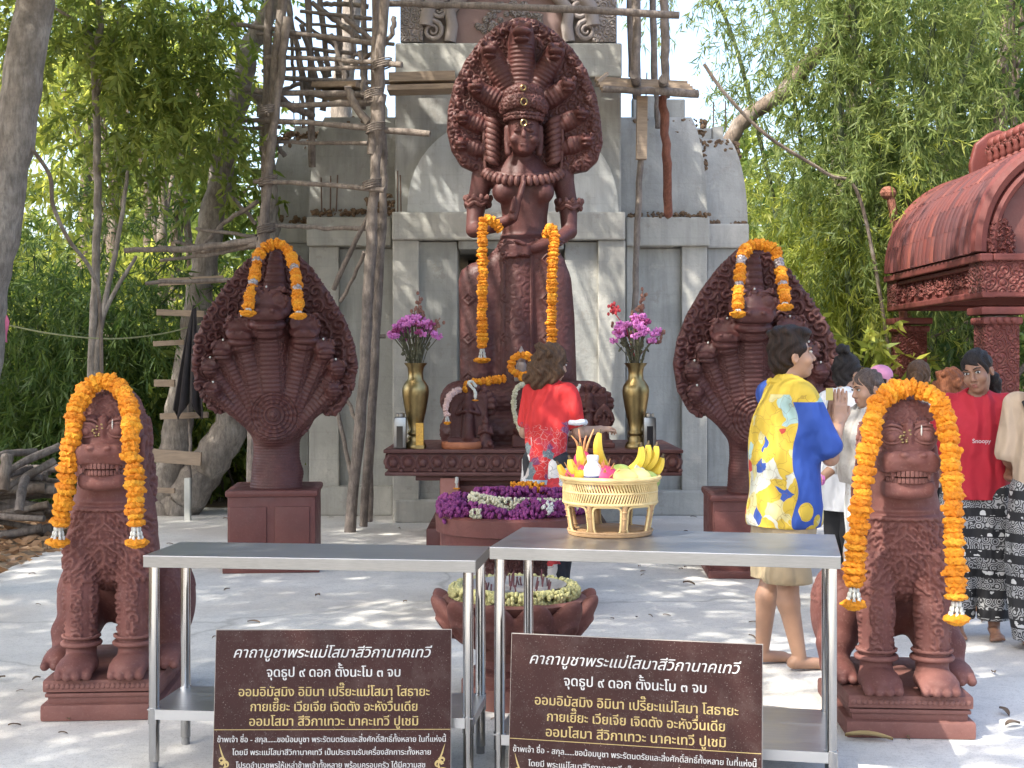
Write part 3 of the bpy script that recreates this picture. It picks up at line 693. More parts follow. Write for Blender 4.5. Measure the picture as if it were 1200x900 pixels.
# ------------------------------------------------------------------ trees and undergrowth
def frame_leaves(C, D, L, W, r, fold=.15):
    """leaf blades: base points C, directions D, lengths L, widths W -> verts, quads"""
    n = len(C); up = r.normal(size=(n, 3)); S = np.cross(D, up); S /= np.linalg.norm(S, axis=1)[:, None] + 1e-9
    N = np.cross(S, D)
    v = np.stack([C, C + D * (L * .45)[:, None] + S * (W * .5)[:, None] + N * (W * fold)[:, None], C + D * L[:, None], C + D * (L * .45)[:, None] - S * (W * .5)[:, None] + N * (W * fold)[:, None]], 1)
    return v.reshape(-1, 3), np.arange(n * 4).reshape(n, 4)
def crown_arrays(blobs, r, spray=16, spread=.35, L=.16, W=.05, droop=.5):
    """blobs: (centre, radii, number of sprays). Leaves in sprays along short drooping twigs."""
    vs, cs = [], []
    for c, rad, n in blobs:
        d = r.normal(size=(n, 3)); d /= np.linalg.norm(d, axis=1)[:, None]
        q = (r.random(n) ** .45)[:, None]; base = np.array(c) + d * np.array(rad) * q
        td = d * .6 + r.normal(size=(n, 3)) * .5; td[:, 2] -= droop * .5; td /= np.linalg.norm(td, axis=1)[:, None]
        t = r.random((n, spray)) * spread
        pts = base[:, None, :] + td[:, None, :] * t[:, :, None]; pts[:, :, 2] -= droop * t ** 2 * 1.2
        ld = td[:, None, :] * .5 + r.normal(size=(n, spray, 3)) * .6; ld[:, :, 2] -= droop
        ld /= np.linalg.norm(ld, axis=2)[:, :, None]
        vs.append(pts.reshape(-1, 3)); cs.append(ld.reshape(-1, 3))
    C = np.concatenate(vs); D = np.concatenate(cs); n = len(C)
    return frame_leaves(C, D, L * r.uniform(.4, 1.4, n), W * r.uniform(.55, 1.3, n), r)
def limb(mb, pts, r0, r1, seg=9, wob=.04):
    pts = bez(pts, 7); n = len(pts)
    pts = [p + Vector((random.gauss(0, 1), random.gauss(0, 1), 0)) * wob * r0 * 2 for p in pts]
    mb.tube(pts, [r0 + (r1 - r0) * (i / (n - 1)) for i in range(n)], seg)
M_bark = bark('grey_mottled_bark', (.30, .26, .22), (.17, .145, .12), (.34, .305, .265), 7)
M_barkb = bark('brown_bark', (.2, .15, .11), (.11, .085, .065), (.27, .23, .19), 8)
M_bamboo = bark('green_bamboo_culm', (.11, .14, .06), (.05, .07, .035), None, 5)
M_lyellow = leafmat('yellow_green_leaves', (.15, .2, .035), (.34, .36, .08), .56)  # the leaves' own colour, yellower and paler than the other greens
M_lgreen = leafmat('mid_green_leaves', (.085, .13, .025), (.22, .26, .06), .5)
M_ldark = leafmat('dark_green_leaves', (.03, .07, .016), (.10, .15, .035), .4)
M_lbam = leafmat('bamboo_leaves', (.08, .125, .035), (.22, .26, .08), .5)
M_ldry = leafmat('dry_bamboo_leaves', (.12, .1, .04), (.26, .2, .09), .3)
def plant(name, label, cat, base, trunk, crowns, mat, bmat, group=None, seed=1, **kw):
    r = np.random.default_rng(seed); t = thing(name, label, cat, base, 0, group)
    mb = MB()
    for pts, r0, r1 in trunk: limb(mb, pts, r0, r1)
    mb.build('trunk', bmat, t, True, 80)
    if crowns:
        v, f = crown_arrays(crowns, r, **kw); meshobj('crown', v, f, mat, t, False)
    return t
def autotree(r, h, w, n, low=.25):
    """trunk limbs and crown blobs of a free-standing tree"""
    tr = [([(0, 0, -.1), (r.normal() * .15, r.normal() * .1, h * .35), (r.normal() * .3, 0, h * .75)], .1 + h * .012, .04)]
    bl = []
    for k in range(9):
        z = h * r.uniform(low, .95); a = r.uniform(0, 6.28); q = w * r.uniform(.2, .8) * (1.1 - .5 * z / h)
        c = (q * math.cos(a), q * math.sin(a), z); bl.append((c, (w * .42, w * .42, h * .13), n // 9))
        tr.append(([(0, 0, z * .55), (c[0] * .5, c[1] * .5, z * .85), c], .04, .012))
    return tr, bl
BACK = 'trees of the forest behind the shrine'
variants = []
for i in range(6):
    r = np.random.default_rng(50 + i); h = (6.5, 8, 7, 9, 5.5, 8.5)[i]
    tr, bl = autotree(r, h, (2.0, 2.3, 1.8, 2.6, 2.0, 2.4)[i], (260, 290, 260, 310, 260, 280)[i], .12)
    o = plant('forest_tree', 'x', 'tree', (0, -50, 0), tr, bl, (M_lyellow, M_lgreen, M_lyellow, M_lgreen, M_lyellow, M_ldark)[i], M_barkb, BACK, 60 + i, spray=20, spread=.6, L=.20, W=.06, droop=.45)
    variants.append(o)
used = [0] * 6
spots = []
r = np.random.default_rng(3)
for d, n in ((18.5, 9), (22.5, 12), (28, 14)):
    for k in range(n):
        x = -60 + 1320 * (k + r.uniform(.2, .8)) / n
        if 255 < x < 960: continue
        y = d + r.uniform(-1.3, 1.3); spots.append(((x - 600) * y / F, y, x))
side = lambda x: 'left of the shrine' if x < 450 else ('right of the shrine' if x > 750 else 'behind the shrine')
FL = ['light yellow green bushy forest tree %s', 'tall mid green forest tree with open crown %s', 'slim yellow green forest tree %s', 'big mid green forest tree with wide crown %s', 'low yellow green forest tree %s', 'dark green forest tree with dense crown %s']
for k, (X, Y, x) in enumerate(spots):
    i = int(r.integers(0, 6))
    if x > 900 and r.random() < .4: i = 5
    o = variants[i] if not used[i] else copy_tree(variants[i]); used[i] = 1
    o.location = (X, Y, 0); o.rotation_euler = (0, 0, r.uniform(0, 6.28)); s = r.uniform(.85, 1.15) * (1 if Y < 25 else 1.15); o.scale = (s, s, s)
    near = 'in the first row' if Y < 20.5 else ('in the middle row' if Y < 25.5 else 'in the far row')
    o['label'] = FL[i] % side(x) + ', ' + near
for i, u in enumerate(used):
    if not u:
        for c in list(variants[i].children): bpy.data.objects.remove(c)
        bpy.data.objects.remove(variants[i])
# far wood that reads as one mass
rr = np.random.default_rng(9); bl = []
for k in range(46):
    a = -22 + 44 * k / 45; h = rr.uniform(4, 9); bl.append(((a * 1.05, 40 + rr.uniform(-3, 3), h * .55), (1.6, 1.5, h * .5), 150))
v, f = crown_arrays(bl, rr, spray=16, spread=.8, L=.42, W=.16, droop=.4)
tag(meshobj('far_woodland', v, f, M_lgreen, None, False), 'far green wood closing the view between the nearer trees', 'woodland', None, 'stuff')
# undergrowth shrubs along the edge of the court
shrubs = []
for i in range(3):
    r = np.random.default_rng(90 + i)
    bl = [((r.uniform(-.7, .7), r.uniform(-.5, .5), r.uniform(.35, 1.1)), (.5, .45, .4), 40) for _ in range(7)]
    tr = [([(r.uniform(-.2, .2), r.uniform(-.2, .2), 0), (b[0][0] * .6, b[0][1] * .6, b[0][2] * .6), b[0]], .02, .006) for b in bl]
    shrubs.append(plant('undergrowth_shrub', 'x', 'shrub', (0, -60, 0), tr, bl, (M_lyellow, M_lgreen, M_ldark)[i], M_barkb, 'shrubs at the edge of the court', 95 + i, spray=16, spread=.35, L=.13, W=.045, droop=.4))
r = np.random.default_rng(17); su = [0] * 3; k = 0
SL = ['yellow green leafy shrub at the edge of the court %s', 'mid green leafy shrub at the edge of the court %s', 'dark green leafy shrub at the edge of the court %s']
for d in (15.4, 16.6, 17.6):
    for x in list(range(-20, 330, 62)) + list(range(880, 1250, 62)):
        i = int(r.integers(0, 3)) if x > 110 else int(r.choice([1, 2, 2]))
        if x > 960 and d < 18: continue
        o = shrubs[i] if not su[i] else copy_tree(shrubs[i]); su[i] = 1
        y = d + r.uniform(-.4, .4); o.location = ((x + r.uniform(-15, 15) - 600) * y / F, y, -.02); s = r.uniform(.8, 1.35); o.scale = (s, s, s * r.uniform(.9, 1.3)); o.rotation_euler = (0, 0, r.uniform(0, 6.28))
        o['label'] = SL[i] % ('left of the shrine' if x < 450 else 'right of the shrine')

# the big leaning trunk at the left edge; its crown spreads over the court, above the frame, and shades it
r = np.random.default_rng(5)
bl = []
def shade_blob(gx, gy, h, rad, n):
    """a clump of leaves at height h whose shadow falls on the court at (gx, gy)"""
    t = h / SUN_DIR.z; bl.append(((gx + SUN_DIR.x * t, gy + SUN_DIR.y * t, h), rad, n))
for gx, gy, h, rad, n in SHADE: shade_blob(gx, gy, h, rad, n)
b0 = P(-62, 700, 9.0); b0.z = 0
tr = [([Vector((-.12, 0, -.1)), P(-26, 420, 9.0) - b0, P(-8, 300, 9.0) - b0, P(16, 150, 9.0) - b0, P(40, 0, 9.0) - b0, P(52, -90, 8.9) - b0, P(75, -200, 8.6) - b0], .16, .105)]
top = P(75, -200, 8.6) - b0
for c, rad, n in bl: tr.append(([top + Vector((0, 0, -.3)), (top + Vector(c) - b0) / 2 + Vector((0, 0, .5)), Vector(c) - b0], .022, .006))
big = plant('shade_tree', 'thick leaning pale grey tree trunk at the edge of the court, nearest the camera', 'tree', b0, tr, [((Vector(c) - b0), rad, n) for c, rad, n in bl], M_lgreen, M_bark, None, 6, spray=22, spread=.5, L=.17, W=.06, droop=.4)

# slim tree with feathery leaves
b0 = P(112, 600, 12.6); b0.z = 0; Q = lambda x, y, d=12.6: P(x, y, d) - b0
tr = [([Vector((0, 0, -.1)), Q(108, 440), Q(113, 300), Q(114, 160), Q(108, 60), Q(100, 30)], .046, .026), ([Q(108, 62), Q(118, 30), Q(112, -30)], .035, .025), ([Q(108, 70), Q(92, 30), Q(62, 8)], .03, .012), ([Q(114, 110), Q(128, 60), Q(145, 5)], .03, .015),
      ([Q(110, 420), Q(125, 360), Q(160, 300)], .03, .015), ([Q(112, 440), Q(118, 380), Q(140, 270), Q(150, 200)], .035, .015)]
bl = [(Q(x, y, 12.6 + dd), (sx, .6, sz), n) for x, y, dd, sx, sz, n in ((160, 60, 0, .7, .35, 50), (212, 50, .3, .5, .35, 40), (150, 110, .2, .6, .3, 40), (200, 120, .1, .5, .3, 40), (40, 40, 0, .6, .35, 40), (90, 20, .4, .6, .3, 40), (180, 160, .4, .6, .3, 40), (236, 95, .2, .3, .3, 18), (120, 200, .5, .5, .3, 24), (235, 160, 0, .4, .3, 26), (200, 10, 0, .8, .35, 55))]
plant('slim_tree', 'slim pale stemmed tree with feathery leaves, rising behind the garlanded lion', 'tree', b0, tr, bl, M_lgreen, M_bark, None, 8, spray=22, spread=.42, L=.13, W=.034, droop=.5)
# leaning grey tree with forked foot
b0 = P(205, 598, 13.9); b0.z = 0; Q = lambda x, y, d=13.9: P(x, y, d) - b0
tr = [([Vector((-.05, 0, -.1)), Q(196, 570), Q(212, 480), Q(228, 380), Q(243, 290), Q(262, 180), Q(281, 110), Q(290, 60), Q(312, 20), Q(332, -30)], .17, .085), ([Q(205, 600), Q(240, 555), Q(275, 490), Q(302, 430), Q(318, 370), Q(318, 300), Q(314, 220), Q(312, 120)], .23, .05),
      ([Q(280, 112), Q(300, 108), Q(320, 112)], .05, .035)]
bl = [(Q(x, y, 13.9 + dd), (sx, .6, sz), n) for x, y, dd, sx, sz, n in ((240, 175, .3, .4, .3, 22), (262, 205, .2, .3, .3, 18), (285, 250, .6, .4, .3, 14))]
plant('leaning_tree', 'grey leaning tree with a broad forked foot, behind the scaffold', 'tree', b0, tr, bl, M_lgreen, M_bark, None, 11, spray=20, spread=.4, L=.15, W=.055, droop=.5)
b0 = P(440, 560, 18.0); b0.z = 0; Q = lambda x, y, d=18.0: P(x, y, d) - b0
plant('pale_tree', 'pale bare trunk rising behind the shrine shoulder and the pole scaffold', 'tree', b0, [([Vector((0, 0, -.1)), Q(425, 400), Q(402, 130), Q(404, 70), Q(412, 20), Q(418, -80)], .16, .12)], None, None, M_bark)
# arching limb and bamboo on the other side
b0 = P(862, 590, 17.2); b0.z = 0; Q = lambda x, y, d=17.2: P(x, y, d) - b0
tr = [([Vector((0, 0, -.1)), Q(850, 400), Q(845, 220), Q(866, 147), Q(915, 110), Q(955, 65), Q(990, 30), Q(1010, -20), Q(1020, -60)], .1, .1), ([Q(1042, 60, 18), Q(1040, 20, 18), Q(1046, -40, 18)], .1, .1)]
plant('arching_tree', 'bare arching tree limb above the shrine shoulder, beside the bamboo', 'tree', b0, tr[:1], None, None, M_barkb)
def bamboo(label, x0, d, culms, n, seed, mat, dry=0, group='bamboo clumps'):
    r = np.random.default_rng(seed); b0 = P(x0, 500, d); b0.z = 0; t = thing('bamboo_clump', label, 'bamboo', b0, 0, group); bl = []
    for pts, rad in culms:
        mb = MB(); q = [P(x, y, d + dd) - b0 for x, y, dd in pts]; q[0].z = max(q[0].z, -.1); limb(mb, q, rad, rad * .5, 8, 0)
        mb.build('culm', M_bamboo, t, True, 80)
        line = bez(q, 8)
        for p in line[len(line) // 4:]: bl.append((p + Vector(r.normal(size=3)) * .35, (.55, .5, .5), n))
    v, f = crown_arrays(bl, r, spray=38, spread=.7, L=.15, W=.02, droop=.7); meshobj('leaves', v, f, mat, t, False)
    return t
bamboo('tall bamboo with long green culms hanging over the pavilion', 1010, 16.8, [([(1000 + 8 * k, 700, .2 * k), (1005 + 14 * k - 10, 350, .1 * k), (q, 150, 0), (q2, -10, 0), (q3, -120, 0)], .05) for k, (q, q2, q3) in enumerate(((985, 968, 955), (1005, 1000, 1000), (1035, 1045, 1050), (1075, 1100, 1120), (1110, 1160, 1190)))], 9, 21, M_lbam)
bamboo('bamboo with arching dark tips over the carved pediment', 900, 18.2, [([(960, 700, 0), (930, 350, .3), (880, 120, 0), (845, 10, 0), (800, -50, -.3)], .04), ([(975, 700, 0), (955, 300, .3), (920, 60, 0), (880, -30, 0)], .04)], 5, 22, M_lbam)
bamboo('bamboo in shade beyond the pavilion roof', 1130, 19.5, [([(1090 + 30 * k, 700, 0), (1095 + 32 * k, 300, 0), (1080 + 40 * k, 100, 0), (1085 + 45 * k, -60, 0)], .05) for k in range(5)], 9, 23, M_lbam)
bamboo('low yellowing bamboo between the snake statue and the pavilion', 965, 17.3, [([(960 + 10 * k, 640, 0), (960 + 12 * k, 450, 0), (925 + 24 * k, 330, 0), (905 + 34 * k, 240, .2)], .025) for k in range(4)], 9, 24, M_lyellow)
bamboo('dark bamboo thicket of thin stalks by the woodpile', 40, 14.6, [([(10 + 9 * k, 640, .1 * k), (20 + 12 * k, 500, 0), (40 + 22 * k - 60, 400, 0), (60 + 40 * k - 140, 300, -.2)], .018) for k in range(9)], 5, 25, M_ldark)
# the two brown posts by the pavilion, thin twig and vine
mb = MB(); mb.tube([P(1062, 420, 16), P(1052, 280, 16), P(1042, 222, 16)], .05, 8); mb.ell(P(1041, 226, 16), (.1, .08, .08), 8, 6)
tag(mb.build('wooden_post', M_redpole), 'red brown leaning wooden post with a knobbed head, behind the pavilion', 'post')
mb = MB(); mb.tube([P(1066, 400, 17.2), P(1064, 300, 17.2), P(1062, 230, 17.2)], .035, 8)
tag(mb.build('wooden_post', M_redpole), 'thinner straight red brown wooden post, behind the pavilion', 'post')
mb = MB(); mb.tube(bez([P(825, 75, 16), P(850, 110, 16), P(900, 160, 16), P(968, 203, 16), P(1010, 240, 16), P(1050, 470, 16.2), P(1055, 560, 16.3)], 6), .022, 6)
tag(mb.build('bare_sapling', M_barkb), 'thin bare dark sapling arching across the bamboo', 'sapling')
mb = MB(); mb.tube(bez([P(12, 120, 9), P(32, 165, 9), P(58, 205, 9), P(62, 240, 9), P(80, 280, 9), P(108, 320, 9.2), P(118, 380, 9.3), P(120, 640, 9.4)], 6), .014, 6)
tag(mb.build('hanging_vine', M_barkb), 'dark hanging vine looping from the thick leaning trunk', 'vine')
# ladder nailed up the leaning tree, cloth hung on it, clothes line
ld = thing('pole_ladder', 'crude ladder of boards nailed beside the leaning tree', 'ladder')
DL = 13.4
pole(ld, 'rail', [P(222, 605, DL), P(222, 480, DL + .1), P(224, 370, DL + .1)], .018, .015)
for a, b, w in (((186, 331), (262, 327), .07), ((184, 366), (240, 368), .06), ((180, 403), (216, 401), .05), ((181, 449), (205, 449), .07), ((188, 488), (244, 486), .06), ((172, 533), (236, 538), .13), ((173, 574), (205, 575), .05)): plank(ld, P(*a, DL), P(*b, DL), .05, w, None, 'rung')
mb = MB(); mb.box(P(220, 590, DL - .06), (.06, .06, .5), bev=.01); mb.build('wrapped_foot', simple('pale_rag', (.5, .5, .46)), ld)
M_cloth = simple('dark_grey_cloth', (.055, .045, .045), (.03, .026, .026), 8, .9)
v = []; nx, ny = 13, 16
for j in range(ny):
    for i in range(nx):
        u = i / (nx - 1); t = j / (ny - 1); w = .06 + .94 * t ** .8
        v.append(P(229 - 26 * w * (1 - u) + 12 * u * w, 358 + 122 * t + 12 * math.sin(u * 9) * t, 13.25) + Vector((0, .07 * math.sin(u * 17) * (.3 + t) - .02, 0)))
f = [[j * nx + i, j * nx + i + 1, (j + 1) * nx + i + 1, (j + 1) * nx + i] for j in range(ny - 1) for i in range(nx - 1)]
o = meshobj('hanging_cloth', v, f, M_cloth); md = o.modifiers.new('thick', 'SOLIDIFY'); md.thickness = .012
tag(o, 'dark grey cloth hung from a nail on the leaning tree', 'cloth')
mb = MB(); mb.tube(bez([P(-8, 377, 11.5), P(60, 391, 11.8), P(130, 397, 12.3), P(190, 391, 13), P(236, 379, 13.4)], 6), .007, 5)
tag(mb.build('clothes_line', simple('yellow_green_rope', (.4, .4, .2), bd=0)), 'yellowish rope strung from the left across to the leaning tree', 'rope')
mb = MB(); mb.ell(P(-2, 385, 11.5), (.09, .03, .14), 10, 8, None, lambda d: 1 + .2 * math.sin(6 * d.x + 4 * d.z)); tag(mb.build('pink_cloth', simple('pink_cloth', (.6, .14, .25)), None, True), 'small pink cloth hung on the rope', 'cloth')
# woodpile
logs = []
def log(a, b, r, lab):
    mb = MB(); a, b = Vector(a), Vector(b); mid = (a + b) / 2 + Vector((0, 0, random.uniform(-.03, .05)))
    mb.tube(bez([a, mid, b], 5), [r * random.uniform(.85, 1.1) for _ in range(11)], 9)
    tag(mb.build('firewood_log', M_log if random.random() < .7 else M_barkb, None, True, 60), lab, 'log', 'logs of the woodpile')
M_log = bark('grey_log', (.25, .21, .18), (.12, .10, .085), None, 9)
LG = 'grey weathered log lying in the woodpile beside the garlanded lion'
for k in range(26):
    y = random.uniform(548, 628); d = random.uniform(11.6, 12.6); zoff = random.uniform(-14, 14)
    log(P(-70 + random.uniform(-30, 30), y - zoff, d), P(random.uniform(45, 75), y + zoff * .6, d + random.uniform(-.2, .3)), random.uniform(.025, .05), LG)
for (x0, y0, x1, y1) in ((-30, 580, 70, 523), (-40, 600, 64, 540), (-30, 545, 42, 530), (-20, 566, 36, 548)): log(P(x0, y0, 11.5), P(x1, y1, 12.0), .035, 'long pale branch leaning up out of the woodpile')
log(P(3, 575, 11.3), P(9, 533, 11.4), .05, 'short upright stump end at the front of the woodpile'); log(P(22, 600, 11.3), P(30, 560, 11.6), .04, 'short forked stick standing in the woodpile')
# leaves lying about
M_deadleaf = leafmat('dead_leaf', (.10, .07, .045), (.2, .14, .09), .1)
def deadleaf():
    v = []; n = 7
    for i in range(n):
        t = i / (n - 1); w = .016 * math.sin(math.pi * t) ** .7 + .0012
        for sgn in (-1, 0, 1): v.append(((t - .5) * .11, sgn * w, .004 + .012 * math.sin(t * 3.1) + .012 * abs(sgn) + .01 * t))
    f = [[i * 3 + k, i * 3 + k + 1, i * 3 + k + 4, i * 3 + k + 3] for i in range(n - 1) for k in (0, 1)]
    return meshobj('fallen_leaf', v, f, M_deadleaf)
lf = tag(deadleaf(), 'curled brown leaf fallen on the pale court', 'leaf', 'leaves fallen on the court')
r = np.random.default_rng(31)
pos = []
for k in range(130):
    x, y = r.uniform(0, 1200), 605 + 270 * r.random() ** 1.6
    d = dground(y); X = (x - 600) * d / F
    if X < -3.5: continue
    pos.append((X, d))
for i, (X, d) in enumerate(pos):
    o = lf if i == 0 else lf.copy()
    if i: COL.objects.link(o)
    o.location = (X, d, .001); o.rotation_euler = (r.uniform(-.2, .2), r.uniform(-.15, .15), r.uniform(0, 6.28)); s = r.uniform(.3, .8); o.scale = (s, s * r.uniform(.6, 1.3), s * r.uniform(.6, 1.4))
o = lf.copy(); COL.objects.link(o); o.location = P(1023, 866, 0)[:] and (1.43, 5.47, .003); o.scale = (1.7, 1.6, 1); o.rotation_euler = (0, 0, 3.0); o['label'] = 'big yellowed leaf lying against the foot of the lion plinth'
o.data = o.data.copy(); o.data.materials[0] = leafmat('yellowed_leaf', (.35, .26, .12), (.42, .32, .15), .1)
# litter of dry leaves on the soil by the woodpile
rr = np.random.default_rng(77); n = 1500
C = np.stack([rr.uniform(-6.5, -3.72, n), rr.uniform(9.3, 13.5, n), rr.uniform(.0, .03, n)], 1); D = rr.normal(size=(n, 3)); D[:, 2] *= .15; D /= np.linalg.norm(D, axis=1)[:, None]
v, f = frame_leaves(C, D, rr.uniform(.08, .2, n), rr.uniform(.03, .06, n), rr)
tag(meshobj('leaf_litter', v, f, leafmat('dry_litter', (.18, .1, .05), (.42, .27, .15), .1), None, False), 'dry brown leaf litter on the soil at the foot of the woodpile', 'leaf litter', None, 'stuff')
# ------------------------------------------------------------------ many-headed snake statues
def seg_info(x, z, a, b):
    ax, az = a; bx, bz = b; ex, ez = bx - ax, bz - az; L2 = ex * ex + ez * ez
    t = np.clip(((x - ax) * ex + (z - az) * ez) / L2, 0, 1)
    return np.sqrt((x - ax - t * ex) ** 2 + (z - az - t * ez) ** 2), t, math.sqrt(L2)
def snake_head(s, c, w, yaw=0, pitch=0, k=.012):
    """one blunt snake head at c, facing -Y, width w"""
    m = (Euler((pitch, 0, yaw))).to_matrix(); o = Vector(c)
    T = lambda x, y, z: tuple(o + m @ Vector((x * w, y * w, z * w)))
    s.ell(T(0, .05, .12), (w * .5, w * .5, w * .42), k, rot=m)
    s.ell(T(0, -.22, .0), (w * .47, w * .44, w * .2), k, rot=m); s.box(T(0, -.3, -.05), (w * .36, w * .34, w * .1), w * .09, k, rot=m)   # upper jaw
    s.ell(T(0, -.2, -.26), (w * .4, w * .38, w * .15), k * .4, rot=m); s.ell(T(0, -.05, -.42), (w * .36, w * .3, w * .2), k, rot=m)         # lower jaw, throat
    s.tor(T(0, -.2, -.165), w * .44, w * .03, w * .02, 'sub', rot=m)                                                                     # closed mouth line
    s.cap(T(-.2, -.58, .03), T(.2, -.58, .03), w * .07, w * .07, w * .06)
    for q in (-1, 1):
        s.ell(T(q * .28, -.27, .24), (w * .17, w * .16, w * .17), k * .3, rot=m)
        s.tor(T(q * .28, -.36, .24), w * .13, w * .045, .002, rot=m @ Matrix.Rotation(R(78), 3, 'X'))
        s.ell(T(q * .15, -.66, .07), (w * .06, w * .05, w * .05), .004, rot=m); s.chain([T(q * .1, -.3, .42), T(q * .32, -.22, .48), T(q * .5, -.02, .38)], [w * .05, w * .07, w * .04], .005)
    s.ell(T(0, -.2, .42), (w * .08, w * .1, w * .16), k * .4, rot=m)
SN = .0064
def nq(x, y): return ((x - 322) * SN, (572 - y) * SN)
hood = [nq(*q) for q in ((321, 283), (338, 290), (362, 313), (384, 344), (402, 374), (413, 402), (418, 428), (413, 456), (402, 477), (391, 489), (380, 488), (372, 482), (360, 505), (345, 520), (300, 520), (288, 505), (270, 482), (258, 487), (246, 478), (233, 455), (228, 424), (233, 396), (244, 368), (262, 338), (282, 312), (304, 291))]
heads = [((316, 368), 54, 0, .2), ((287, 392), 38, -.15, .16), ((266, 413), 25, -.35, .17), ((251, 431), 21, -.5, .14), ((254, 458), 19, -.6, .12), ((357, 390), 38, .15, .16), ((379, 412), 25, .35, .17), ((393, 433), 21, .5, .14), ((389, 458), 19, .6, .12)]
s = Sdf((-.7, -.72, -.02), (.7, .4, 1.9), .0098)
s.plate(hood, -.03, .15, .04, .03, lambda x, z: np.minimum(.55 * x * x, .2) - .05 * (z - .9))
s.chain([(0, .02, .46), (0, .03, .32), (.0, .02, .14), (0, 0, 0)], [.20, .168, .178, .195], .02)
s.ell((.06, .05, .1), (.14, .18, .11), .03)
s.ell((0, .0, .52), (.17, .14, .17), .04)
segs = []
for (hx, hz), w, yaw, fy in [((nq(*h)), w * SN, yw, fy) for h, w, yw, fy in heads]:
    b = (hx * .28, .42); dep = -.11 - fy * .42
    s.chain([(b[0], -.06, b[1]), (hx * .72, -.11, b[1] + (hz - b[1]) * .55), (hx, dep, hz - w * .25)], [w * .42, w * .4, w * .44], .014)
    snake_head(s, (hx, dep - w * .25, hz), w, yaw * .6, .12)
    segs.append((b, (hx, hz), w * .45))
s.cap((-.01, -.05, 1.4), (-.0, -.04, 1.72), .1, .05, .03)
def ndisp(V, N):
    x, y, z = V.T; fr = np.clip(-N[:, 1] * 4 - 1.6, 0, 1)
    d = .02 * rosettes(x, z, .088, 3); best = np.full(len(x), 9.)
    for a, b, r_ in segs:
        q, t, L = seg_info(x, z, a, b); on = q < r_; rid = .0022 * np.sin(t * L * 190) * (np.abs(q) < r_ * .42) + .009 * (np.abs(q) < r_ * .42) + .006 * rosettes(x, z, .03, 4) * (np.abs(q) >= r_ * .45)
        d = np.where(on & (q < best), np.where(t > .86, 0, rid), d); best = np.minimum(best, q)
    rm = np.sqrt(x ** 2 + (z - nq(0, 487)[1]) ** 2)
    d = np.where(rm < .17, .0055 * np.sin(rm * 210) + .012 * (rm < .03) + .004 * np.sin(np.arctan2(z - nq(0, 487)[1], x) * 16) * (rm > .08), d)
    rm2 = np.abs(z - .38) ; low = z < .36
    d = np.where(low, .0013 * np.sin(z * 300), d)
    crest = (np.abs(x) < .07) & (z > 1.45); d = np.where(crest, .012 * np.abs(np.sin(z * 60)) - .0, d)
    return d * np.where(low, 1, fr)
def snake_statue(label, loc, rz, sc_):
    t = thing('snake_statue', label, 'statue', loc, rz, None, sc_)
    o = s.build('hooded_snakes', M_statue, t, ndisp, sub=1); o.location = (.03, 0, .60)
    mb = MB(); mb.box((.02, .08, .30), (.64, .74, .60), bev=.03); mb.box((.02, .08, .03), (.70, .82, .06), bev=.01); mb.box((.02, .08, .575), (.67, .78, .05), bev=.02)
    mb.box((-.15, -.295, .33), (.27, .02, .30), bev=.01); mb.box((.17, -.295, .33), (.25, .02, .30), bev=.01); mb.box((.02, -.30, .14), (.54, .03, .03), bev=.01)
    mb.build('plinth', M_redpaint, t, True, 35)
    for h, w, yw, fy in heads[:8]:
        mb = MB(); hx, hz = nq(*h); mb.ell((hx + .03, -.14 - fy * .42 - w * SN * .5, hz + w * SN * .5 + .60), (.008, .008, .009), 8, 6); mb.build('mirror_stud', M_white, t, True)
    return t
snL = snake_statue('dark red many headed snake statue in front of the pole scaffold, snakes facing forward', (-1.80, 10.25, 0), R(5), 1.0)
snR = copy_tree(snL); snR.location = (1.73, 9.97, 0); snR.rotation_euler = (0, 0, R(-3)); snR.scale = (.98, .98, .985)
snR['label'] = 'dark red many headed snake statue half hidden behind the praying man'

# ------------------------------------------------------------------ seated guardian lions
s = Sdf((-.38, -.44, -.01), (.38, .64, 1.27), .0062)
s.ell((0, -.02, .60), (.19, .175, .25), .04); s.ell((0, .08, .52), (.165, .22, .19), .05)
s.cap((0, -.03, .74), (0, -.05, .9), .165, .135, .05)
s.cap((0, .1, .52), (0, .36, .28), .15, .17, .06)
for q in (-1, 1):
    s.chain([(q * .115, -.1, .54), (q * .112, -.14, .32), (q * .11, -.15, .08)], [.082, .07, .064], .02)
    s.ell((q * .11, -.205, .05), (.083, .125, .052), .015)
    for k in range(4):
        x = q * .11 + (k - 1.5) * .038; s.cap((x, -.26, .05), (x, -.325 + .012 * abs(k - 1.5), .024), .024, .021, .006)
    s.tor((q * .11, -.15, .135), .077, .012, .004); s.tor((q * .11, -.15, .165), .076, .008, .004)
    s.ell((q * .2, .26, .25), (.11, .2, .21), .05); s.cap((q * .235, .12, .13), (q * .235, .1, .05), .075, .06, .04)
    s.ell((q * .235, .02, .045), (.07, .14, .048), .02)
    for k in range(3): s.cap((q * .235 + (k - 1) * .042, -.05, .045), (q * .235 + (k - 1) * .042, -.11, .024), .023, .02, .006)
s.chain([(0, .5, .12), (0, .56, .3), (0, .5, .55), (0, .4, .7)], [.05, .05, .045, .03], .03)
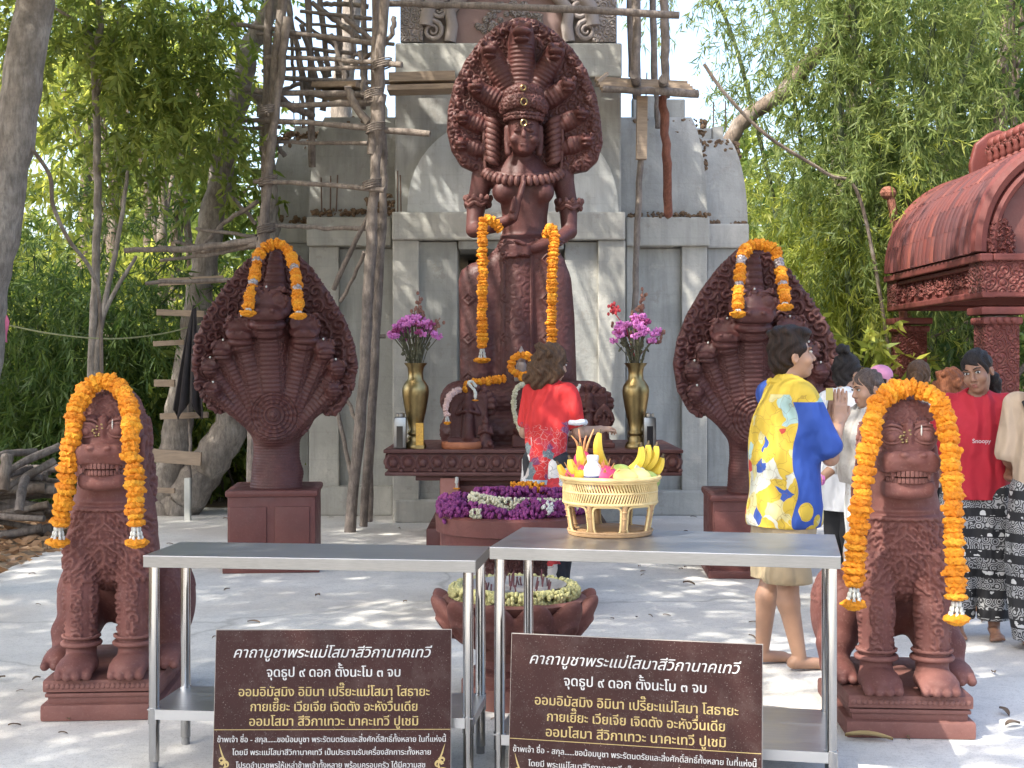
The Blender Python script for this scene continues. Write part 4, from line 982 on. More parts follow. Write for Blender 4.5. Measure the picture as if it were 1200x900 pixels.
# head
s.ell((0, -.02, 1.03), (.128, .17, .18), .04)
s.ell((0, .0, 1.15), (.112, .14, .085), .03)
s.ell((0, .12, .99), (.128, .12, .24), .03); s.ell((0, .17, .8), (.14, .1, .2), .04)
for k in range(7):
    a = R(-84 + 28 * k); s.ell((.108 * math.sin(a), -.075 - .02 * math.cos(a), 1.138 + .045 * math.cos(a)), (.028, .03, .030), .007)
for k in range(5): s.ell(((k - 2) * .042, -.10 + .006 * (k - 2) ** 2, 1.185 - .007 * (k - 2) ** 2), (.026, .028, .028), .007)
for k in range(4): s.ell(((k - 1.5) * .042, -.05, 1.222 - .006 * (k - 1.5) ** 2), (.026, .028, .022), .007)
for q in (-1, 1):
    s.ell((q * .064, -.182, 1.062), (.054, .066, .055), .003)
    s.tor((q * .067, -.234, 1.045), .030, .0105, .002, rot=Euler((R(82), 0, q * .3))); s.tor((q * .067, -.226, 1.05), .044, .009, .002, rot=Euler((R(80), 0, q * .3)))
    s.ell((q * .067, -.238, 1.043), (.021, .016, .021), .002)
    s.tor((q * .135, -.04, .97), .045, .015, .008, rot=Euler((0, R(90), 0))); s.tor((q * .14, -.05, .87), .04, .014, .008, rot=Euler((0, R(90), 0))); s.tor((q * .13, -.07, .80), .03, .012, .006, rot=Euler((0, R(90), 0)))
s.ell((0, -.19, 1.005), (.085, .085, .035), .01); s.ell((0, -.22, 1.065), (.026, .042, .06), .005); s.ell((0, -.24, 1.03), (.017, .022, .035), .004)
s.box((0, -.185, .95), (.112, .125, .046), .035, .012); s.ell((0, -.285, .965), (.095, .045, .034), .015); s.cap((-.07, -.30, .985), (.07, -.30, .985), .016, .016, .01)
for q in (-1, 1): s.ell((q * .035, -.322, .985), (.018, .014, .012), .004); s.tor((q * .1, -.22, .955), .026, .007, .004, rot=Euler((R(80), 0, q * .9)))
s.box((0, -.165, .845), (.1, .115, .040), .03, .012); s.ell((0, -.265, .83), (.07, .03, .028), .015); s.ell((0, -.08, .83), (.11, .12, .07), .03)
s.box((0, -.29, .893), (.094, .10, .021), .012, .004, 'sub')
for k in range(9):
    a = R(-52 + 13 * k); x, y = .092 * math.sin(a), -.178 - .112 * math.cos(a)
    s.box((x, y + .006, .9075), (.0105, .012, .0165), .004, .001); s.box((x * .93, y + .02, .8785), (.010, .012, .0155), .004, .001)
for q in (-1, 1): s.cap((q * .07, -.275, .925), (q * .07, -.28, .885), .014, .006, .003)
for k in range(3): s.tor((0, -.04, .775 - .03 * k), .142 + .013 * k, .009, .005, sq=1.0)
def ldisp(V, N):
    x, y, z = V.T; fr = np.clip(-N[:, 1] * 1.6 + .3, 0, 1)
    ch = (z > .34) & (z < .72) & (y < .06)
    zz = z + .9 * np.abs(x); band = np.abs(((zz - .40) / .085) % 1 - .5) * 2
    pat = np.where(band > .8, .012, .0115 * rosettes(x * 1.0, z + .9 * np.abs(x), .045, 5))
    d = np.where(ch, pat * fr * np.clip((.72 - z) / .03, 0, 1) * np.clip((z - .34 + .35 * (.16 - np.abs(x))) / .04, 0, 1), 0)
    leg = (z < .4) & (z > .17) & (y < .02); d = np.where(leg, .009 * rosettes(x + .3 * y, z, .04, 6) * (np.abs(np.sin(x * 40)) > .55) * fr, d)
    mane = (y > .03) & (z > .72); d = np.where(mane, .016 * rosettes(np.arctan2(x, y - .1) * .16, z, .085, 8), d)
    cap_ = (z > 1.1); d = np.where(cap_, .006 * rosettes(x, z, .03, 9), d)
    d = np.where((z > .92) & (z < 1.0) & (y < -.2), .003 * np.sin(x * 70 + z * 60), d)
    hip = (y > .1) & (z < .5) & (np.abs(x) > .2); d = np.where(hip, .004 * rosettes(y, z, .06, 4) * (z > .3), d)
    return d
M_lion = stone('lion_red_brown_stone', (.165, .06, .048), (.098, .034, .029), rough=.74, dust=(.33, .19, .155))
def lion(label, loc, rz, sc_):
    t = thing('lion_statue', label, 'statue', loc, rz, None, sc_)
    o = s.build('lion_body', M_lion, t, ldisp); o.location = (0, 0, .172)
    mb = MB(); mb.box((0, .1, .035), (.50, .78, .07), bev=.012); mb.box((0, .1, .085), (.45, .72, .034), bev=.008); mb.box((0, .1, .107), (.47, .745, .018), bev=.007); mb.box((0, .1, .147), (.485, .76, .054), bev=.012)
    p = mb.build('plinth', M_lion, t, True, 35)
    mb = MB()
    for k in range(22): mb.ell((-.22 + .44 * k / 21, -.281, .147), (.012, .006, .014), 6, 4, Euler((0, .8, 0)))
    mb.build('leaf_moulding', M_lion, p, True)
    for q in (-1, 1):
        mb = MB(); c = Vector((q * .060, -.219, 1.228)); m = Euler((R(-6), 0, q * .22)).to_matrix(); F_ = lambda x, y, z: c + m @ Vector((x, y, z))
        mb.ell(c, (.044, .045, .042), 18, 12, m); mb.ell(F_(0, -.034, -.006), (.021, .02, .02), 14, 10, m)
        mb.tube([F_(.041 * math.cos(a), -.036 + .018 * abs(math.cos(a)), .002 + .026 * math.sin(a)) for a in np.linspace(.05, 3.09, 15)], .0075, 7)
        mb.tube([F_(.041 * math.cos(a), -.036 + .018 * abs(math.cos(a)), -.006 + .024 * math.sin(a)) for a in np.linspace(3.25, 6.2, 15)], .006, 7)
        mb.tube([F_(.047 * math.cos(a), -.024 + .02 * abs(math.cos(a)), .012 + .034 * math.sin(a)) for a in np.linspace(.1, 3.04, 15)], .0065, 7)
        mb.build('eye', M_lion, t, True, 60)
    for z0, hh, rr, nm in ((1.080, .0135, 0, 'upper_teeth'), (1.0515, .0125, .02, 'lower_teeth')):
        mb = MB()
        for k in range(13):
            a = R(-57 + 9.5 * k); x, y = (.098 - rr * .4) * math.sin(a), -.182 + rr * .4 - .118 * math.cos(a); mb.box((x, y, z0), (.0155, .02, hh * 1.85), a, .005)
        mb.build(nm, M_lion, t, True, 50)
    mb = MB(); mb.ell((.045, -.258, 1.255), (.0035, .006, .024), 6, 5); mb.build('chalk_mark', M_white, t, True)
    mb = MB()
    for k in range(14): mb.ell((random.gauss(-.012, .016), -.258 + random.gauss(0, .003), 1.225 + random.gauss(0, .014)), (.0055, .0025, .0045), 6, 4)
    mb.build('gold_leaf', M_gold, t, True)
    return t
lionL = lion('lion', (-1.765, 6.07, 0), R(4), 1.0)
lionR = copy_tree(lionL); lionR.location = (1.63, 5.79, 0); lionR.rotation_euler = (0, 0, R(-4)); lionR.scale = (1.03, 1.0, .99)
lionL['label'] = 'brown lion statue with a marigold garland on its head, beside the woodpile'
lionR['label'] = 'sunlit red brown lion statue with a marigold garland, beside the woman in red'

# ------------------------------------------------------------------ tall goddess statue with a hood of snakes
GS = .0075
def gq(x, y): return ((x - 613) * GS, (452 - y) * GS)
def G(x, y, dy=0): a = gq(x, y); return (a[0], dy, a[1])
god = thing('goddess_statue', 'tall dark red goddess statue with a snake hood, marigold garlands on her arms', 'statue', P(613, 452, 12.0))
sg_ = Sdf((-.68, -.42, -.02), (.66, .42, 2.55), .0115)
# skirt
sk = [gq(*q) for q in ((541, 455), (538, 330), (541, 318), (552, 311), (570, 304), (582, 292), (588, 278), (642, 278), (650, 290), (661, 306), (668, 330), (672, 370), (675, 455))]
sg_.plate(sk, -.26, .24, .12, .03)
sg_.cap(G(564, 332, -.12), G(561, 440, -.2), .12, .14, .06); sg_.cap(G(648, 330, -.12), G(650, 440, -.2), .13, .15, .06)
sg_.cap(G(606, 300, -.16), G(606, 450, -.24), .12, .16, .08)
# torso
sg_.chain([G(615, 290), G(615, 262), G(615, 238, -.01), G(613, 215, 0), G(612, 203, .02)], [.215, .185, .20, .235, .20], .05, sq=(1, .74, 1))
sg_.cap(G(567, 206, .03), G(659, 206, .03), .095, .095, .06)
for x in (590, 636): sg_.ell(G(x, 227, -.12), (.098, .085, .1), .06)
sg_.cap(G(612, 196, .02), G(612, 172, -.08), .095, .085, .03)
# arms
sg_.chain([G(566, 207, .03), G(558, 240, .04), G(555, 270, -.02)], [.1, .082, .068], .03)
sg_.chain([G(556, 270, -.04), G(578, 268, -.2), G(596, 262, -.28)], [.066, .057, .047], .015)
sg_.chain([G(659, 207, .03), G(666, 240, .04), G(667, 272, -.02)], [.1, .082, .068], .03)
sg_.chain([G(667, 272, -.04), G(648, 287, -.2), G(624, 294, -.27)], [.066, .057, .046], .015)
# raised hand, palm sideways
sg_.box(G(603, 251, -.30), (.042, .062, .1), .035, .03, rot=Euler((0, R(12), 0)))
for k, (dx, tipy) in enumerate(((-.04, 220), (-.013, 212), (.013, 213), (.038, 221))):
    sg_.cap(G(605, 246, -.30 + dx), G(610, (246 + tipy) / 2, -.31 + dx), .027, .023, .006); sg_.cap(G(610, (246 + tipy) / 2, -.31 + dx), G(614, tipy, -.31 + dx * .9), .023, .015, .006)
sg_.cap(G(600, 252, -.36), G(603, 238, -.385), .024, .016, .006)
# flat hand across the waist
sg_.box(G(610, 297, -.3), (.085, .035, .055), .03, .02)
for k, dy in enumerate((-5.5, -2, 1.8, 5.4)): sg_.cap(G(604, 297 + dy, -.32), G(586 + abs(k - 1.3) * 2.5, 298.5 + dy * 1.05, -.31), .02, .015, .005)
sg_.cap(G(614, 290, -.33), G(602, 286, -.34), .018, .014, .006)
# head
hc = Vector(G(613.5, 160, -.15))
sg_.ell(hc + Vector((0, .02, .02)), (.142, .16, .205), .02); sg_.ell(hc + Vector((0, -.02, -.1)), (.1, .11, .09), .03)
sg_.cap(hc + Vector((0, -.14, .03)), hc + Vector((0, -.175, -.045)), .013, .024, .012)
sg_.cap(hc + Vector((-.03, -.145, -.098)), hc + Vector((.03, -.145, -.098)), .011, .011, .004); sg_.cap(hc + Vector((-.024, -.145, -.118)), hc + Vector((.024, -.143, -.122)), .012, .012, .004)
sg_.ell(hc + Vector((0, -.115, -.16)), (.04, .035, .03), .03)
for q in (-1, 1):
    sg_.ell(hc + Vector((q * .056, -.142, .008)), (.042, .022, .026), .012, 'sub'); sg_.ell(hc + Vector((q * .056, -.13, .006)), (.036, .024, .017), .003); sg_.chain([hc + Vector((q * .022, -.148, .012)), hc + Vector((q * .058, -.152, .024)), hc + Vector((q * .092, -.134, .012))], [.005, .007, .004], .003); sg_.chain([hc + Vector((q * .02, -.15, .052)), hc + Vector((q * .06, -.148, .064)), hc + Vector((q * .098, -.12, .048))], [.008, .009, .006], .006)
    sg_.ell(hc + Vector((q * .085, -.1, -.065)), (.04, .04, .04), .03)
    sg_.chain([hc + Vector((q * .145, 0, .05)), hc + Vector((q * .15, 0, -.05)), hc + Vector((q * .135, -.01, -.17))], [.025, .022, .03], .01)
def gdisp(V, N):
    x, y, z = V.T; fr = np.clip(-N[:, 1] * 2, 0, 1); zs = (452 - 300) * GS
    d = np.zeros(len(x))
    skm = z < zs; cell = (np.abs(x + .05) < .1); d = np.where(skm, .004 * rosettes(x, z, .11, 12) * (.4 + .6 * cell), d)
    bd = np.abs(np.abs(x + .05) - .12) < .012; d = np.where(skm & bd, .012, d)
    dm = np.abs(((x + .3) / .34) % 1 - .5) * .34 + np.abs(((z + .1) / .34) % 1 - .5) * .34; d = np.where(skm & (dm < .075) & ~cell, .004 + .008 * (np.sin(dm * 160) > 0), d)
    belt = (z > zs) & (z < zs + .12); d = np.where(belt & (y > -.24), .012 * rosettes(x, z, .05, 4), d)
    return d * fr
sg_.build('goddess_body', M_statue, god, gdisp, sub=1)
mb = MB()
for k in range(3):
    pts = [Vector(G(613 + (46 - 9 * k) * math.sin(a) * .95, 196 + (12 - 3 * k) * (math.cos(a)) + 6 - 2 * k, -.20 + .13 * abs(math.sin(a)) ** 2 + .03 * k)) for a in np.linspace(-1.35, 1.35, 21)]
    mb.tube(pts, .022, 7)
for a in np.linspace(-1.25, 1.25, 17):
    mb.ell(G(613 + 48 * math.sin(a) * .97, 198 + 18 * math.cos(a), -.225 + .15 * abs(math.sin(a)) ** 2), (.03, .03, .05), 8, 6, Euler((0, -a * .6, 0)))
mb.build('necklace', M_statue, god, True)
for x, y in ((560, 236), (667, 240)):
    mb = MB(); c = Vector(G(x, y, .035))
    for dz in (-.025, .01): mb.tube([c + Vector((.105 * math.cos(a), .1 * math.sin(a), dz + .015 * math.sin(a * 6))) for a in np.linspace(0, 6.283, 25)], .02, 7)
    for a in np.linspace(3.3, 6.1, 6): mb.ell(c + Vector((.115 * math.cos(a), .11 * math.sin(a), .03)), (.022, .018, .03), 7, 5)
    mb.build('armlet', M_statue, god, True)
# crown
cs_ = Sdf(hc + Vector((-.3, -.32, .02)), hc + Vector((.3, .3, .62)), .009)
def CV(x, y, z): return hc + Vector((x, y, z))
cs_.ell(CV(0, .02, .22), (.17, .165, .16), .02); cs_.ell(CV(0, .02, .32), (.14, .13, .12), .03)
for k in range(15):
    a_ = R(-170 + 160 * k / 14); up = .05 * max(0, -math.sin(a_)); c_ = CV(.178 * math.cos(a_), .165 * math.sin(a_), .21 + up)
    cs_.ell(c_, (.036, .036, .062), .008); cs_.ell(CV(.145 * math.cos(a_ + .1), .135 * math.sin(a_ + .1), .31 + up), (.034, .034, .05), .008)
for z_, r_, t_ in ((.12, .156, .016), (.15, .165, .012), (.265, .168, .012)): cs_.tor(CV(0, 0, z_), r_, t_, .005)
cs_.ell(CV(0, -.04, -.01), (.145, .2, .125), .01, 'sub')
cs_.build('crown', M_statue, god, lambda V, N: .007 * rosettes(np.arctan2(V[:, 0] - hc.x, -(V[:, 1] - hc.y)) * .2, V[:, 2], .06, 31), sub=1)
mb = MB()
for c, r_ in ((hc + Vector((.0, -.178, .062)), .024), (hc + Vector((0, -.215, .235)), .026), (hc + Vector((-.005, -.185, .36)), .02)):
    mb.tube([c + Vector((r_ * math.cos(a), 0, r_ * 1.1 * math.sin(a))) for a in np.linspace(0, 6.283, 17)], .007, 6)
mb.build('gold_ring', M_gold, god, True)
# fan-shaped ear ornaments of curled locks
for q in (-1, 1):
    mb = MB()
    for k in range(8):
        z0 = 140 + 6.6 * k; x0 = 613 + q * (24 + .5 * k); x1 = 613 + q * 43
        mb.tube(bez([G(x0, z0 + 9, .0), G((x0 + x1) / 2, z0 + 5, -.1), G(x1, z0 - 1, -.06)], 5), [.012, .018, .023, .026, .03, .034, .036, .036, .034, .03, .02], 8)
    mb.tube([G(613 + q * 44, 136, -.06), G(613 + q * 46, 165, -.08), G(613 + q * 44, 200, -.05)], .016, 8)
    o = mb.build('ear_ornament', M_statue, god, True, 85)
# hood
gh = [gq(*q) for q in ((558, 203), (540, 195), (529, 178), (524, 156), (525, 130), (532, 100), (545, 72), (563, 46), (583, 28), (602, 20), (614, 19), (630, 22), (650, 36), (672, 58), (688, 84), (699, 115), (704, 145), (706, 170), (700, 190), (688, 201), (668, 204))]
s2 = Sdf((-.74, -.5, 1.8), (.76, .36, 3.3), .0105)
s2.plate(gh, .0, .14, .045, .02, lambda x, z: .22 * x * x)
gheads = [((611, 50), (611, 112), 33, .24), ((577, 68), (598, 108), 27, .16), ((647, 70), (626, 108), 27, .16), ((563, 108), (594, 125), 23, .13), ((660, 106), (632, 124), 23, .13), ((548, 142), (570, 150), 21, .05), ((676, 138), (656, 148), 21, .05), ((546, 172), (566, 176), 20, .03), ((682, 168), (660, 174), 20, .03)]
gsegs = []
for h, b, w, fy in gheads:
    hx, hz = gq(*h); bx, bz = gq(*b); w_ = w * GS
    s2.chain([(bx, -.03, bz), ((hx + bx) / 2, -.04, (hz + bz) / 2), (hx, -.03 - fy * .3, hz)], [w_ * .44, w_ * .5, w_ * .46], .02)
    d2 = Vector((hx - bx, hz - bz)).normalized()
    s2.ell((hx + d2.x * w_ * .25, -.07 - fy * .3, hz + d2.y * w_ * .25), (w_ * .42, w_ * .5, w_ * .38), .02)
    s2.ell((hx + d2.x * w_ * .25, -.15 - fy * .4, hz + d2.y * w_ * .15 - .0), (w_ * .34, w_ * .36, w_ * .16), .008)
    s2.ell((hx + d2.x * w_ * .2, -.135 - fy * .4, hz + d2.y * w_ * .15 - w_ * .26), (w_ * .28, w_ * .3, w_ * .1), .006)
    for q in (-1, 1): s2.ell((hx + q * w_ * .24 + d2.x * w_ * .3, -.16 - fy * .3, hz + w_ * .3 + d2.y * w_ * .1), (w_ * .13,) * 3, .004)
    gsegs.append(((bx, bz), (hx, hz), w_ * .55))
for k in range(34):                                        # flame-like curls round the rim
    a = R(-118 + 236 * k / 33) ; 
    i = k / 33 * (len(gh) - 1); i0 = int(i); p = Vector(gh[i0]).lerp(Vector(gh[min(i0 + 1, len(gh) - 1)]), i - i0); p = p * 1.0 + (Vector((0, gq(0, 120)[1])) - p) * .09
    s2.ell((p.x, .005 - .2 * p.x * p.x, p.y), (.05, .035, .055), .015)
def g2disp(V, N):
    x, y, z = V.T; fr = np.clip(-N[:, 1] * 4 - 1.6, 0, 1); d = .011 * rosettes(x, z, .075, 21); best = np.full(len(x), 9.)
    for a, b, r_ in gsegs:
        q, t, L = seg_info(x, z, a, b); d = np.where((q < r_) & (q < best), np.where(t > .9, 0, .003 * np.sin(t * L * 170)), d); best = np.minimum(best, q)
    return d * fr
s2.build('snake_hood', M_statue, god, g2disp, sub=1)
# ------------------------------------------------------------------ altar, seat coil, small shrines and offerings
altar = thing('stone_altar', 'long dark red altar table with carved rosettes, below the tall statue', 'altar', (0, 0, 0))
DA = 10.9; ax0, ax1 = px(449, DA), px(801, DA); zt, zb = pz(527, DA), pz(558, DA); axc, aw = (ax0 + ax1) / 2, ax1 - ax0
mb = MB(); mb.box((axc, DA + .75, (zt + zb) / 2), (aw - .06, 1.42, zt - zb - .06), bev=.02); mb.box((axc, DA + .75, zt - .015), (aw, 1.5, .03), bev=.01); mb.box((axc, DA + .75, zb + .015), (aw - .02, 1.48, .03), bev=.012); mb.box((axc, DA + .75, zb - .02), (aw - .5, 1.3, .05), bev=.01)
top = mb.build('altar_top', M_statue, altar, True, 35)
mb = MB(); n = 20
def rosette(c, ax):
    c = Vector(c)
    for rr, th in ((.056, .014), (.040, .009)):
        mb.tube([c + (Vector((rr * math.cos(a), 0, rr * math.sin(a) * 1.05)) if ax else Vector((0, rr * math.cos(a), rr * math.sin(a) * 1.05))) for a in np.linspace(-.9, 4.04, 17)], th, 6)
    mb.ell(c, (.038, .03, .038) if ax else (.03, .038, .038), 10, 8)
for k in range(n): rosette((ax0 + .08 + (aw - .16) * k / (n - 1), DA + .035, (zt + zb) / 2), True); mb.ell((ax0 + .08 + (aw - .16) * (k + .5) / (n - 1), DA + .04, zb + .04), (.02, .02, .02), 8, 6)
for k in range(10):
    for x in (ax0 + .02, ax1 - .02): rosette((x, DA + .12 + k * .14, (zt + zb) / 2), False)
mb.build('rosette_frieze', M_statue, top, True)
mb = MB(); x0, x1 = px(515, DA + .25), px(700, DA + .25)
mb.box(((x0 + x1) / 2, DA + .8, zb / 2), (x1 - x0, 1.1, zb - .02), bev=.02); mb.box(((x0 + x1) / 2, DA + .75, .1), (x1 - x0 + .2, 1.3, .2), bev=.02); mb.box(((x0 + x1) / 2, DA + .22, zb - .12), (x1 - x0 - .05, .06, .06), bev=.015)
mb.build('altar_foot', M_redpaint, altar, True, 35)
mb = MB(); mb.box((px(527, DA + .12), DA + .14, .3), (.15, .16, zb * .98), bev=.01); mb.build('corner_post', stone('faded_pink_stone', (.42, .19, .15), (.3, .12, .09), rough=.7), altar)
# coil of the snake that the goddess stands behind (part of the statue)
def gw(x, y, d): return P(x, y, d) - Vector(god.location)
s = Sdf((-.92, -.9, -1.0), (.92, .5, .12), .0125)
c0 = gw(538, 488, 11.6); c1 = gw(690, 488, 11.6)
s.cap((c0.x, -.3, -.12), (c1.x, -.3, -.12), .16, .16, .03, sq=(1, 1.2, 1)); s.cap((c0.x, -.42, -.38), (c1.x, -.42, -.38), .16, .16, .03, sq=(1, 1.2, 1)); s.cap((c0.x - .02, -.5, -.58), (c1.x + .02, -.5, -.58), .13, .13, .03, sq=(1, 1.2, 1))
s.box(((c0.x + c1.x) / 2, -.1, -.35), ((c1.x - c0.x) / 2 + .1, .35, .32), .08, .05)
def cdisp(V, N):
    x, y, z = V.T; a = np.arctan2(z + .12 + .26 * (z < -.25), y + .3)
    return .010 * (np.abs(np.sin(x * 34 + np.floor(a * 6) * 1.57)) * np.abs(np.sin(a * 18.8)))
s.build('coiled_body', M_statue, god, cdisp)
mb = MB(); a = P(613, 530, 11.6); mb.box((gw(613, 500, 11.9).x, .1, -.62), (1.25, 1.0, .78)); mb.box((gw(613, 500, 11.9).x, .25, -1.02), (1.1, .8, .72)); mb.build('statue_plinth', M_statue, god)
ZA = zt
def onalt(x, d=DA + .35): return Vector((px(x, d), d, ZA))
# fan-backed small goddess shrines
def fan_shrine(label, x, d, sc_=1, rz=0):
    t = thing('fan_shrine', label, 'shrine figure', onalt(x, d), rz, 'small carved shrines on the altar', sc_)
    s = Sdf((-.27, -.16, -.01), (.27, .16, .56), .0085)
    s.box((0, .02, .22), (.155, .09, .22), .02, .01); s.box((0, 0, .02), (.2, .13, .022), .008, .006); s.box((0, -.02, .06), (.17, .1, .02), .008, .006)
    s.plate([(-.2, .26), (.2, .26), (.23, .36), (.19, .45), (.1, .5), (0, .52), (-.1, .5), (-.19, .45), (-.23, .36)], .0, .06, .02, .01)
    for k in range(11):
        a = R(-100 + 20 * k); s.cap((.05 * math.sin(a), -.02, .36 + .04 * math.cos(a)), (.2 * math.sin(a), -.03, .36 + .14 * math.cos(a)), .012, .026, .006)
    s.ell((0, -.09, .41), (.032, .035, .042), .006); s.cap((0, -.08, .36), (0, -.08, .25), .045, .035, .015); s.cap((0, -.085, .24), (0, -.085, .09), .045, .055, .02)
    for q in (-1, 1): s.chain([(q * .05, -.08, .35), (q * .085, -.08, .28), (q * .02, -.12, .3)], [.018, .016, .013], .008); s.cap((q * .1, -.05, .09), (q * .11, -.04, .26), .025, .018, .01)
    s.build('figure_panel', M_statue, t, lambda v, n: .004 * rosettes(v[:, 0], v[:, 2], .035, 7) * (v[:, 1] > -.07)); return t
fs1 = fan_shrine('small fan backed shrine figure hung with garlands, beside the clay tray', 550, DA + .38, 1.0, R(-4))
fs2 = copy_tree(fs1); fs2.location = onalt(688, DA + .42); fs2.rotation_euler = (0, 0, R(8)); fs2['label'] = 'small fan backed shrine figure partly hidden behind the woman in red'
# little figure and little snake statuette, small seated figure in the middle
def figurine(name, label, x, d, fn, res=.006, group=None, hi=(.12, .12, .36)):
    t = thing(name, label, 'figurine', onalt(x, d)); s = Sdf((-hi[0], -hi[1], -.005), hi, res); fn(s); s.build('figure', M_statue, t); return t
def f_kneel(s):
    s.box((0, 0, .015), (.07, .06, .015), .006, .004); s.cap((0, 0, .05), (0, 0, .11), .05, .045, .02); s.cap((0, 0, .12), (0, -.005, .17), .038, .035, .015); s.ell((0, -.01, .215), (.03, .032, .036), .008)
    for q in (-1, 1): s.chain([(q * .042, 0, .17), (q * .05, -.02, .12), (q * .01, -.05, .14)], [.016, .014, .012], .008); s.cap((q * .035, -.02, .05), (q * .04, -.06, .035), .024, .02, .01)
    s.ell((0, 0, .245), (.018, .018, .02), .008)
figurine('kneeling_figurine', 'little dark red kneeling figurine beside the fan shrine, in front of the coil', 569, DA + .22, f_kneel)
def f_snake(s):
    s.box((0, 0, .02), (.085, .07, .02), .008, .004); s.box((0, 0, .05), (.065, .055, .015), .006, .004); s.cap((0, 0, .06), (0, 0, .17), .045, .036, .01)
    s.plate([(0, .36), (.04, .33), (.075, .28), (.09, .23), (.07, .18), (.03, .16), (-.03, .16), (-.07, .18), (-.09, .23), (-.075, .28), (-.04, .33)], -.01, .035, .012, .008)
    for x, z in ((0, .29), (-.04, .255), (.04, .255), (-.062, .215), (.062, .215)): s.cap((x * .4, -.02, .18), (x, -.03, z), .016, .016, .005); s.ell((x, -.045, z + .005), (.017, .024, .013), .003)
figurine('snake_figurine', 'small dark red snake statuette between the banana hands and the vase', 708, DA + .3, f_snake, .0055, None, (.12, .1, .38))
def f_mid(s):
    s.box((0, 0, .05), (.09, .08, .05), .01, .004); s.cap((0, 0, .13), (0, 0, .2), .055, .05, .02); s.cap((0, 0, .22), (0, 0, .3), .045, .045, .02); s.ell((0, -.01, .36), (.035, .036, .045), .01); s.cap((0, 0, .4), (0, 0, .44), .02, .006, .01)
    for q in (-1, 1): s.chain([(q * .055, 0, .29), (q * .065, -.03, .22), (q * .01, -.07, .22)], [.02, .017, .014], .008); s.cap((q * .05, -.03, .14), (q * .03, -.09, .13), .035, .03, .01)
figurine('seated_figurine', 'dark seated figurine with a long white garland, beside the woman in the red shirt', 613, DA + .35, f_mid, .007, None, (.13, .13, .47))
def f_bust(s):
    s.box((0, 0, .02), (.06, .06, .02), .006, .004); s.cap((0, 0, .05), (0, 0, .13), .05, .045, .02); s.ell((0, -.005, .2), (.04, .042, .05), .012); s.cap((0, 0, .24), (0, 0, .29), .03, .008, .01)
t = figurine('grey_figurine', 'small grey seated figurine inside the ring garland on the coil', 611, DA, f_bust, .006); t.location = P(611, 447, 11.45); t.children[0].data.materials[0] = M_terra
mb = MB(); mb.lathe([(.155, 0), (.165, .012), (.165, .045), (.16, .055), (.15, .056), (.145, .045)], (0, 0, 0), 36)
o = mb.build('clay_tray', simple('orange_clay', (.4, .14, .06), (.3, .1, .045), 20, .6), None, True, 40); o.location = onalt(541, DA + .18); tag(o, 'round orange clay tray on the altar, in front of the fan shrine', 'tray')
# brass vases with bouquets
VP = [(.001, 0), (.095, 0), (.1, .02), (.085, .05), (.068, .07), (.075, .09), (.06, .115), (.075, .13), (.07, .15), (.058, .17), (.075, .25), (.1, .36), (.118, .47), (.122, .52), (.115, .56), (.09, .6), (.07, .625), (.066, .68), (.075, .73), (.1, .76), (.104, .77), (.09, .765), (.055, .7), (.001, .6)]
M_vase = M_gold
vseeds = [4, 9]
def vase(label, x, hh):
    t = thing('brass_vase', label, 'vase', onalt(x, DA + .2), 0, 'brass vases on the altar', hh)
    mb = MB(); mb.lathe(VP, (0, 0, 0), 36); mb.build('vase_body', M_vase, t, True, 60); return t
v1 = vase('tall brass vase beside the golden incense box, pink bouquet in it', 487, .90); v2 = copy_tree(v1); v2.location = onalt(745, DA + .2); v2['label'] = 'tall brass vase behind the fruit basket, pink bouquet in it'
def bouquet(label, x, seed, extra):
    r = np.random.default_rng(seed); b = onalt(x, DA + .2) + Vector((0, 0, .62)); t = thing('flower_bouquet', label, 'bouquet', b)
    mb = MB(); tips = []
    for k in range(46):
        a = r.uniform(0, 6.28); q = r.uniform(0, 1) ** .6; tip = Vector((.2 * q * math.cos(a), .17 * q * math.sin(a), .26 + .16 * (1 - q * q) + r.uniform(-.03, .04))); tips.append(tip)
        mb.tube([(.03 * math.cos(a) * q, .03 * math.sin(a) * q, -.02), tip * .5 + Vector((0, 0, .03)), tip], .0035, 4)
    for k in range(60):
        tip = tips[r.integers(0, 46)]; p = tip * r.uniform(.25, .8); mb.ell(p, (.011, .005, .026), 5, 4, Euler((r.uniform(-1, 1), r.uniform(-1, 1), 0)))
    mb.build('stems', M_greystem, t, True)
    mb = MB(); mb2 = MB()
    for k, tip in enumerate(tips):
        m2 = mb if k % 6 else mb2
        for j in range(16):
            d = Vector(r.normal(size=3)).normalized(); d.z = d.z * .6 + .25
            m2.ell(tip + d * .026, (.006, .021, .011), 6, 4, d.to_track_quat('Y', 'Z').to_euler())
    mb.build('pink_flowers', M_pink, t, True); mb2.build('dark_pink_flowers', simple('magenta_petals', (.33, .05, .17), bd=0), t, True)
    mb = MB()
    for (dx, dy, dz) in extra:
        mb.tube([(0, 0, .1), (dx * .4, dy, dz * .6), (dx, dy, dz)], .004, 4)
        for j in range(14): mb.ell(Vector((dx * (1 - .02 * j), dy, dz * (1 - .022 * j))) + Vector(r.normal(size=3)) * .014, (.013, .013, .017), 6, 4)
    mb.build('dried_sprigs', M_dried, t, True)
    return t, r
bouquet('pink aster bouquet with pale dried sprigs, in the vase beside the golden box', 487, 4, [(.03, .02, .62), (-.01, 0, .52), (.06, .02, .5), (.2, 0, .44)])
t, r = bouquet('pink aster bouquet with a red flower and dark sprigs, above the fruit basket', 745, 9, [(.06, .02, .66), (.05, .02, .56), (-.02, 0, .48), (-.17, 0, .38), (.24, 0, .34)])
mb = MB()
for j in range(22): mb.ell(Vector((-.19, -.01, .52)) + Vector(r.normal(size=3)) * .02, (.012, .012, .016), 6, 4)
